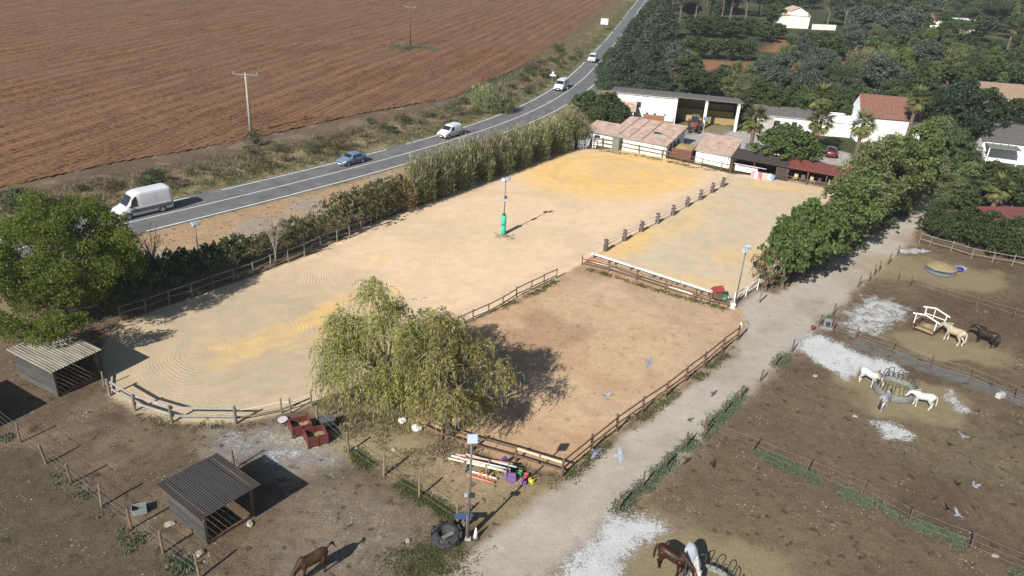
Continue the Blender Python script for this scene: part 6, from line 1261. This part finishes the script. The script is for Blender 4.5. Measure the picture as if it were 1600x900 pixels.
# water point by the track
o = thing('water_trough', 'grey metal water point with tray by the track fence', 'trough', GV(1290, 514), -.3)
MB().box((0, 0, .14), (1.1, .5, .25)).build('tray', GALV, o, bevel=.03); MB().box((.1, .25, .55), (.6, .1, .7)).build('back_plate', GALV, o); MB().box((.1, .1, .5), (.35, .25, .25)).build('valve_box', DARKM, o)
for x in (-.25, .45): MB().box((x, .3, .45), (.07, .07, 1.1)).build('stand', WOODB, o)
o = MB().tube([GV(1296, 516)+Vector((0, 0, .04)), GV(1308, 524)+Vector((0, 0, .05)), GV(1320, 528)+Vector((0, 0, .04)), GV(1334, 532)+Vector((0, 0, .06))], .035, 6).build('hose', DARKM, None, True, GV(1296, 516)); o.location = GV(1296, 516); tag(o, 'dark hose running from the water point along the fence', 'hose')
o = thing('bucket', 'small dark red bucket beside the track near the water point', 'bucket', GV(1270, 515)); MB().lathe([(.05, 0), (.15, 0), (.19, .32), (.17, .32), (.13, .04), (.05, .03)], 16).build('pail', plain('red_plastic', (.11, .016, .026), .6), o, True); MB().tube([(.18*math.cos(a), .18*math.sin(a)*.3, .32+.12*math.sin(a)) for a in np.linspace(0, math.pi, 9)], .008, 5).build('handle', GALV, o)

# ================================================================== LAMPS AND POLES
def lamp(name, label, base, h, r, heads, hm, pm, group=None, extra=None):
    o = thing(name, label, 'lamp post', base, 0, group); MB().tube([(0, 0, -.3), (0, 0, h*.5), (0, 0, h)], [r*1.15, r, r*.85], 10).build('pole', pm, o, True); MB().box((0, 0, .05), (r*5, r*5, .12)).build('foot', CONC, o)
    for (dx, dy, dz, az, tilt, w, hh, d) in heads:
        q = MB().box((0, 0, 0), (w, d, hh)).build('floodlight', hm, o, bevel=.03); q.location = (dx, dy, h+dz); q.rotation_euler = (tilt, 0, az); MB().box((0, -d/2-.006, 0), (w*.86, .012, hh*.82)).build('lens', plain('lamp_lens', (.34, .40, .48), .3) if 'lamp_lens' not in MATS else MATS['lamp_lens'], q)
        MB().beam((0, 0, h-.05), (dx, dy, h+dz), .05, .05).build('bracket', pm, o)
    if extra: extra(o)
    return o
HEADM = mat('lamp_head', (.36, .41, .48), (.28, .32, .38), .45, 3); POLE_G = mat('pole_grey', (.12, .13, .145), (.085, .09, .10), .55, 4)
def near_extra(o):
    MB().box((-.05, .12, .75), (.17, .15, 1.75)).build('support_post', WOODG, o); q = MB().box((.12, -.02, 3.1), (.34, .2, .2)).build('junction_box', DARKM, o); MB().box((-.18, -.08, 3.15), (.18, .16, .14)).build('sensor', HEADM, o)
b0 = GV(731, 842); H_ = rows_height(b0, 690); lamp('lamp_post', 'slim dark lamp post with square floodlight beside the tractor tyre', b0, H_, .065, [(.05, -.05, .22, .15, -.55, .55, .5, .26)], HEADM, POLE_G, extra=near_extra)
b0 = GV(786, 366); H_ = rows_height(b0, 283)
def green_extra(o):
    GP = mat('green_padding', (.05, .46, .32), (.04, .36, .27), .6, 3)
    for z0, z1 in ((.05, 1.05), (1.18, 2.18)): MB().tube([(0, 0, z0), (0, 0, z0+.06), (0, 0, z1-.06), (0, 0, z1)], [.25, .28, .28, .25], 14).build('padding', GP, o, True)
    MB().tube([(0, 0, 1.03), (0, 0, 1.2)], .2, 12).build('strap', DARKM, o); MB().tube([(0, 0, 2.16), (0, 0, 2.4)], [.2, .12], 10).build('collar', DARKM, o)
    MB().box((.05, 0, 3.9), (.32, .24, .2)).build('speaker', HEADM, o); MB().box((.08, 0, 4.2), (.3, .26, .16)).build('control_box', DARKM, o)
lamp('lamp_post', 'lamp post with green padded base in the middle of the sand arena', b0, H_, .06, [(-.22, -.05, .12, -.7, -.5, .5, .36, .22), (.25, .05, .25, .8, -.5, .5, .36, .22)], HEADM, POLE_G, extra=green_extra)
b0 = GV(1148, 477); H_ = rows_height(b0, 392); lamp('lamp_post', 'lamp post with two floodlights at the right corner of the small arena', b0, H_, .06, [(-.12, -.12, .05, .5, -.5, .5, .42, .22), (.18, .1, .3, 2.8, -.5, .55, .45, .22)], HEADM, POLE_G)
b0 = GV(315, 430); H_ = rows_height(b0, 352); lamp('lamp_post', 'thin lamp post with pale head standing in the hedge near the white van', b0, H_, .055, [(0, -.05, .18, .9, -.5, .5, .42, .22)], HEADM, POLE_G)
def utility(label, base, top, arm, m_, h):
    o = thing('utility_pole', label, 'utility pole', base); MB().tube([(0, 0, -.5), (0, 0, h*.5), (0, 0, h)], [.22, .18, .13], 10).build('pole', m_, o, True); MB().beam((-arm/2, 0, h-.12), (arm/2, 0, h-.12), .10, .12).build('crossarm', GALV, o)
    for x in (-arm/2+.1, 0, arm/2-.1): MB().lathe([(.03, 0), (.09, .04), (.05, .1), (.09, .16), (.03, .28)], 10, (x, 0, h-.05)).build('insulator', plain('insulator', (.22, .27, .29), .2) if 'insulator' not in MATS else MATS['insulator'], o)
    for sg in (1, -1): MB().beam((0, 0, h-.8), (sg*arm*.3, 0, h-.15), .04, .04).build('brace', GALV, o)
b0 = GV(392, 207); utility('pale concrete utility pole with crossarm on the verge beyond the white van', b0, 0, 3.6, mat('pole_concrete', (.34, .33, .31), (.24, .235, .22), .9, 3, .004, 20), rows_height(b0, 115))
b0 = GV(641, 72); utility('thin dark utility pole standing alone in the ploughed field', b0, 0, 3.0, WOODB, rows_height(b0, 10))

# ================================================================== NEAR CLUTTER
def crate(label, px, py, rz):
    o = thing('crate', label, 'crate', GV(px, py), rz, 'red crates'); RC = MATS.get('crate_red') or mat('crate_red', (.14, .034, .030), (.095, .026, .024), .65, 5); w, d, h = 1.22, 1.02, .78
    for (cx, cy, sx_, sy_) in ((0, -d/2, w, .05), (0, d/2, w, .05), (-w/2, 0, .05, d-.05), (w/2, 0, .05, d-.05)): MB().box((cx, cy, .44), (sx_, sy_, .62)).build('side', RC, o)
    for (cx, cy, sx_, sy_) in ((0, -d/2, w+.08, .09), (0, d/2, w+.08, .09), (-w/2, 0, .09, d-.1), (w/2, 0, .09, d-.1)): MB().box((cx, cy, .77), (sx_, sy_, .06)).build('lip', RC, o, bevel=.01)
    for x in (-w/2, 0, w/2):
        for y in (-d/2, d/2): MB().box((x, y, .38), (.10, .115, .76)).build('rib', RC, o)
    MB().box((0, 0, .14), (w-.05, d-.05, .05)).build('floor', RC, o); v = [(x, y, .32+.10*random.random()) for x in np.linspace(-w/2+.04, w/2-.04, 6) for y in np.linspace(-d/2+.04, d/2-.04, 6)]
    MB().add(v, [(i*6+j, i*6+j+1, i*6+j+7, i*6+j+6) for i in range(5) for j in range(5)]).build('hay_fill', HAY, o)
crate('red plastic crate with hay, the back one of the pair', 470, 674, .52); crate('red plastic crate with hay, the front one of the pair', 494, 690, .52)
o = thing('feed_box', 'black box behind the red crates by the wire fence post', 'box', GV(512, 667), .55); MB().box((0, 0, .32), (.9, .6, .6)).build('box', plain('black_plastic', (.03, .032, .035), .5), o, bevel=.03); MB().box((0, 0, .64), (.95, .65, .06)).build('lid', plain('dark_lid', (.09, .09, .095), .4), o)
o = thing('wash_basin', 'white round bowl on the ground left of the red crates', 'bowl', GV(442, 659)); MB().lathe([(.10, 0), (.20, 0), (.31, .20), (.29, .21), (.18, .05), (.08, .04)], 20).build('bowl', mat('white_bowl', (.55, .53, .51), (.45, .42, .4), .4, 4), o, True); MB().lathe([(.285, .19), (.33, .19), (.33, .22), (.285, .22)], 20).build('rim', MATS['white_bowl'], o)
def tyre():
    o = thing('tractor_tyre', 'old tractor tyre lying at the fence corner by the near lamp post', 'tyre', GV(697, 841), .3); R = .80
    MB().lathe([(R*.52, .06), (R*.62, .0), (R*.9, .02), (R, .12), (R, .36), (R*.9, .46), (R*.62, .48), (R*.52, .42), (R*.58, .25)], 36).build('carcass', mat('old_tyre', (.05, .05, .052), (.03, .03, .032), .8, 5, .006, 20), o, True)
    ms = MB().box((0, 0, 0), (.09, .34, .30)).mesh('lug'); ms.materials.append(MATS['old_tyre'])
    for k in range(18): a = k/18*6.2832; q = bpy.data.objects.new('lug', ms); COL.objects.link(q); q.parent = o; q.location = (R*1.02*math.cos(a), R*1.02*math.sin(a), .16+.16*(k % 2)); q.rotation_euler = (.5*(1 if k % 2 else -1), 0, a)
    MB().box((.05, -.3, .5), (.7, .22, .04), .4).build('plank', WOODG, o)
    for k in range(4): MB().tube([(.15*math.cos(k), .2*math.sin(k*2), .05), (.2*math.cos(k)+.08, .2*math.sin(k*2), .16)], [.1, .06], 7).build('stone', mat('stone_in_tyre%d' % k, (.34, .28, .22), (.24, .2, .16), .9, 6), o)
tyre()
o = thing('traffic_cone', 'faded white traffic cone next to the near lamp post', 'cone', GV(743, 841), .2); MB().tube([(0, 0, .05), (0, 0, .4), (0, 0, .76)], [.15, .09, .035], 14).build('cone', mat('cone_white', (.70, .66, .58), (.58, .52, .44), .6, 4), o, True); MB().box((0, 0, .03), (.44, .44, .06)).build('base', DARKM, o, bevel=.02)
o = thing('blue_tap_stand', 'blue panel on a short post beside the near lamp post', 'stand', GV(724, 826), .1); MB().box((0, 0, .45), (.14, .14, .9)).build('post', WOODG, o); MB().box((0, -.02, .92), (1.0, .4, .05)).build('tray', plain('blue_paint', (.05, .09, .19), .5), o); MB().box((.1, 0, .7), (.2, .16, .3)).build('tap_box', DARKM, o)
o = thing('feed_crate', 'small grey-green crate near the wire fence at the bottom left', 'crate', GV(218, 800), .5)
for (cx, cy, sx_, sy_) in ((0, -.28, .75, .04), (0, .28, .75, .04), (-.36, 0, .04, .53), (.36, 0, .04, .53)): MB().box((cx, cy, .2), (sx_, sy_, .38)).build('side', mat('crate_grey', (.24, .27, .25), (.17, .19, .18), .7, 5) if 'crate_grey' not in MATS else MATS['crate_grey'], o)
MB().box((0, 0, .12), (.7, .52, .04)).build('floor', plain('teal_tray', (.08, .15, .13), .6), o)
def rock(label, px, py, s, seed):
    rg_ = random.Random(seed); bm = bmesh.new(); bmesh.ops.create_icosphere(bm, subdivisions=2, radius=s)
    for v in bm.verts: v.co *= rg_.uniform(.75, 1.1); v.co.z *= .5; v.co.x *= 1.35
    me = bpy.data.meshes.new('rock'); bm.to_mesh(me); bm.free(); me.materials.append(MATS.get('pale_rock') or mat('pale_rock', (.34, .31, .26), (.22, .20, .165), .9, 6, .02, 12)); q = link('rock', me); q.location = GV(px, py, s*.3); q.rotation_euler = (0, 0, rg_.random()*3); tag(q, label, 'rock', 'pale rocks by the near shelter')
rock('pale rock left of the near shelter wall', 264, 819, .24, 1); rock('pale rock in front of the near shelter corner', 311, 865, .24, 2); rock('pale rock at the right foot of the near shelter', 391, 818, .2, 3); rock('pale rock by the track below the near lamp post', 637, 845, .16, 4)
for k, (px, py) in enumerate(((1274, 587), (1336, 650), (1555, 868), (555, 700), (615, 702))): rock('small pale stone on the ground, %s' % ('below the long white litter', 'left of the small white litter', 'in the lowest pasture', 'beside the middle wire fence', 'under the willow edge')[k], px, py, .16, 20+k)
# willow: white bags under the branches
for k, (px, py, s) in enumerate(((629, 657, .24), (652, 668, .30))):
    bm = bmesh.new(); bmesh.ops.create_icosphere(bm, subdivisions=3, radius=s); rg_ = np.random.default_rng(k)
    for v in bm.verts: v.co.z = v.co.z*.75+.04*math.sin(v.co.x*14)+.04*math.sin(v.co.y*11+1); v.co.x *= 1.25
    me = bpy.data.meshes.new('white_sack'); bm.to_mesh(me); bm.free(); me.materials.append(MATS.get('sack_white') or mat('sack_white', (.62, .62, .60), (.50, .50, .49), .6, 5, .02, 8)); q = link('white_sack', me, None, None, True); q.location = GV(px, py, s*.55); tag(q, 'white sack lying under the willow branches, the %s one' % ('smaller left', 'larger right')[k], 'sack', 'white sacks under the willow')
# jump poles on trestles and coloured blocks by the paddock
o = thing('pole_trestle', 'wooden trestle rack holding jump poles beside the near lamp post', 'rack', GV(760, 738)); off = GV(760, 738)
for px, py in ((725, 739), (728, 731), (759, 745), (763, 737), (790, 750), (794, 741)): p = GV(px, py); MB().box((p.x, p.y, .45), (.10, .10, .95)).build('post', WOODG, o, off=off)
for a, b in (((725, 739), (728, 731)), ((759, 745), (763, 737)), ((790, 750), (794, 741))): MB().beam(GV(*a)+Vector((0, 0, .62)), GV(*b)+Vector((0, 0, .62)), .07, .08).build('crossbar', WOODG, o, off=off)
POLES = [((700, 731), (790, 752), .74, (.72, .62, .44), 'pale yellow'), ((705, 727), (796, 748), .74, (.70, .70, .66), 'white'), ((712, 726), (800, 741), .80, (.70, .34, .28), 'salmon'), ((718, 733), (786, 752), .84, (.62, .55, .42), 'beige'), ((728, 724), (806, 744), .70, (.55, .66, .64), 'pale green'), ((730, 745), (772, 757), .12, (.66, .20, .16), 'red striped low'), ((738, 741), (776, 752), .2, (.78, .76, .73), 'white low')]
for k, (a, b, z, c_, nm_) in enumerate(POLES):
    q = MB().tube([Vector((0, 0, z)), GV(*b)-GV(*a)+Vector((0, 0, z))], .055, 10).build('jump_pole', mat('pole_paint%d' % k, c_, tuple(x*.8 for x in c_), .6, 3), None, True); q.location = GV(*a); tag(q, '%s jump pole in the stack beside the paddock corner' % nm_, 'pole', 'jump poles on the trestle')
for k, (px, py, c_, nm_, s) in enumerate(((800, 752, (.15, .085, .22), 'large purple', .5), (792, 748, (.17, .10, .24), 'second purple', .5), (786, 728, (.14, .08, .21), 'leaning purple', .55), (812, 744, (.03, .2, .08), 'green', .36), (822, 749, (.42, .06, .08), 'red', .38), (818, 757, (.17, .07, .24), 'small violet', .34), (830, 755, (.45, .40, .05), 'yellow', .34), (752, 744, (.55, .20, .08), 'terracotta', .34), (764, 748, (.48, .20, .10), 'brown', .32))):
    q = thing('jump_block', '%s plastic jump block near the paddock corner' % nm_, 'jump block', GV(px, py), .4*k, 'coloured jump blocks'); cm_ = plain('block_%d' % k, c_, .45)
    if s > .45: MB().add([(-s*.55, -.12, 0), (s*.55, -.12, 0), (s*.42, -.10, s*1.2), (-s*.42, -.10, s*1.2), (-s*.55, .12, 0), (s*.55, .12, 0), (s*.42, .10, s*1.2), (-s*.42, .10, s*1.2)], [(0, 1, 2, 3), (7, 6, 5, 4), (0, 4, 5, 1), (1, 5, 6, 2), (2, 6, 7, 3), (3, 7, 4, 0)]).build('panel', cm_, q, bevel=.03); MB().box((0, 0, .03), (s*.5, .5, .06)).build('foot', cm_, q)
    else:
        MB().box((0, 0, s*.5), (s, s*.7, s*.55)).build('core', cm_, q, bevel=.04)
        for x in (-1, 1):
            for z in (.14, .86): MB().box((x*s*.36, 0, s*z), (s*.3, s*.75, s*.3)).build('lug', cm_, q, bevel=.03)
# jump stands at the far left corner of the arena
for k in range(16):
    t = k/15; px, py = 884+t*42+3*math.sin(k*2.3), 233-3*t+2.5*math.sin(k*1.9); c_ = [(.62, .64, .67), (.40, .44, .50), (.70, .69, .66), (.34, .37, .42)][k % 4]; hh = 1.5+.35*math.sin(k*3.1)
    q = thing('jump_stand', 'slim grey-white jump stand crowded at the far left arena corner', 'jump stand', GV(px, py), k*.9, 'jump stands at the arena corner'); cm_ = MATS.get('stand_%d' % (k % 4)) or mat('stand_%d' % (k % 4), c_, tuple(x*.75 for x in c_), .6, 5)
    MB().box((0, 0, hh/2), (.10, .10, hh)).build('upright', cm_, q); MB().box((.45, 0, hh*.4), (.08, .08, hh*.8)).build('wing_post', cm_, q)
    for z in (.25, .55, .75): MB().box((.22, 0, hh*z), (.42, .04, .09)).build('wing_bar', cm_, q)
    for x in (0, .45): MB().box((x, 0, .05), (.08, .6, .08)).build('foot', WOODG, q)
# letter-box hut, bucket and reel at the small arena corner
o = thing('marker_hut', 'small hut-shaped box with red roof at the corner of the small arena', 'box', GV(1119, 468), .35); MB().box((0, 0, .5), (.75, .55, 1.0)).build('box', WOODB, o)
MB().add([(-.5, -.42, 1.0), (.5, -.42, 1.0), (.5, .05, 1.38), (-.5, .05, 1.38), (.5, .45, 1.0), (-.5, .45, 1.0), (-.5, -.42, .95), (.5, -.42, .95), (.5, .45, .95), (-.5, .45, .95)], [(0, 1, 2, 3), (3, 2, 4, 5), (0, 3, 5, 9, 6), (1, 7, 8, 4, 2), (0, 6, 7, 1), (5, 4, 8, 9), (6, 9, 8, 7)]).build('roof', mat('hut_red', (.26, .05, .045), (.19, .04, .038), .7, 4), o)
o = thing('corner_bucket', 'white square bucket at the foot of the corner lamp post', 'bucket', GV(1144, 481)); MB().tube([(0, 0, 0), (0, 0, .48)], [.24, .30], 4).build('pail', WHITEW, o); MB().tube([(.28*math.cos(a), 0, .48+.2*math.sin(a)) for a in np.linspace(0, math.pi, 9)], .012, 5).build('handle', GALV, o)
o = thing('green_bin', 'small green tub behind the white boards by the hut', 'tub', GV(1131, 470)); MB().lathe([(.1, 0), (.25, 0), (.30, .45), (.26, .45), (.2, .08), (.1, .06)], 14).build('tub', plain('green_plastic', (.05, .22, .13), .5), o, True); MB().lathe([(.27, .43), (.33, .43), (.33, .48), (.27, .48)], 14).build('lip', MATS['green_plastic'], o)
o = thing('stake_with_tape', 'pale-topped gate post with yellow tape at the paddock entrance', 'post', GV(1153, 531)); MB().tube([(0, 0, 1.2), (0, 0, 1.62)], [.095, .08], 8).build('white_cap', TAPE, o); MB().tube([Vector((0, 0, 1.5)), GV(1163, 517)-GV(1153, 531)+Vector((0, 0, .9)), GV(1141, 488)-GV(1153, 531)+Vector((0, 0, .8))], .02, 4).build('tape', plain('yellow_tape', (.6, .5, .05), .6), o)

# ================================================================== PIGEONS IN FLIGHT
def pigeon(label, bird, h, shadow, bank, spread, c_, hd):
    if shadow: g = G(*shadow); k = h/math.tan(SUN_EL); p = Vector((g[0]-k*math.cos(SUN_AZ), g[1]-k*math.sin(SUN_AZ), h))
    else: p = Vector(G(bird[0], bird[1], h))
    o = thing('pigeon', label, 'bird', p, hd, 'flying pigeons'); o.rotation_euler = (bank, .1, hd); m_ = MATS.get('feather_'+c_) or mat('feather_'+c_, *(((.30, .33, .40), (.18, .21, .26)) if c_ == 'pale' else ((.15, .17, .22), (.08, .09, .12))), .7, 14)
    ell = MB(); ell_loft(ell, [((-.15, 0, 0), (1, 0, 0), .012, .012), ((-.08, 0, 0), (1, 0, 0), .045, .04), ((.02, 0, 0), (1, 0, 0), .06, .055), ((.09, 0, .005), (1, 0, 0), .045, .042), ((.125, 0, .015), (1, 0, 0), .027, .027), ((.155, 0, .02), (1, 0, 0), .026, .026), ((.175, 0, .016), (1, 0, 0), .01, .01), ((.195, 0, .012), (1, 0, 0), .004, .004)], 8); ell.build('body', m_, o, True)
    for sg in (1, -1):
        z1, z2 = spread, spread*1.5; v = [(.07, sg*.04, .02), (.10, sg*.17, z1*.6), (.03, sg*.34, z2), (-.05, sg*.33, z2), (-.07, sg*.18, z1*.55), (-.08, sg*.04, .01)]
        MB().add(v+[(x, y, z-.012) for x, y, z in v], [(0, 1, 4, 5), (1, 2, 3, 4), (11, 10, 7, 6), (10, 9, 8, 7)]+[(i, (i+1) % 6, (i+1) % 6+6, i+6) for i in range(6)]).build('wing', m_, o)
    MB().add([(-.10, -.03, 0), (-.10, .03, 0), (-.25, .07, -.005), (-.25, -.07, -.005), (-.10, -.03, -.012), (-.10, .03, -.012), (-.25, .07, -.015), (-.25, -.07, -.015)], [(0, 1, 2, 3), (7, 6, 5, 4), (0, 4, 5, 1), (1, 5, 6, 2), (2, 6, 7, 3), (3, 7, 4, 0)]).build('tail', m_, o)
pigeon('dark pigeon flying over the middle of the paddock', (1015, 567), 9.5, None, .9, .05, 'dark', -.5)
pigeon('pale pigeon flying over the paddock left of the dark one', (946, 617), 9.9, (1077, 657), .3, .16, 'pale', 2.2)
pigeon('grey pigeon flying close to the paddock fence', (932, 702), 9.7, (1075, 719), .5, -.08, 'dark', -.8)
pigeon('pigeon with spread wings flying over the track', (968, 709), 10.8, (1116, 724), .7, .05, 'pale', .1)
pigeon('white pigeon flying above the small white litter in the right pasture', (1501, 675), 6.6, (1483, 694), .2, .1, 'pale', 1.0)
pigeon('pale pigeon flying over the lower right pasture', (1523, 759), 6.8, (1495, 757), .5, .15, 'pale', 2.0)
pigeon('low pale pigeon flying near the lower right fence', (1497, 805), 4.7, (1481, 795), .2, .12, 'pale', .4)

# ================================================================== HAZE
m, t, b = new_mat('haze_air'); pv = t.nodes.new('ShaderNodeVolumePrincipled'); pv.inputs['Color'].default_value = rgb((.86, .92, 1.0)); pv.inputs['Density'].default_value = .00026; pv.inputs['Anisotropy'].default_value = .3
t.nodes.remove(b); t.links.new(pv.outputs[0], t.nodes['Material Output'].inputs['Volume'])
hz = MB().box((0, 1550, 18.5), (6040, 4940, 40)).build('haze', m); tag(hz, 'thin pale summer haze over the fields', 'haze', None, 'stuff')
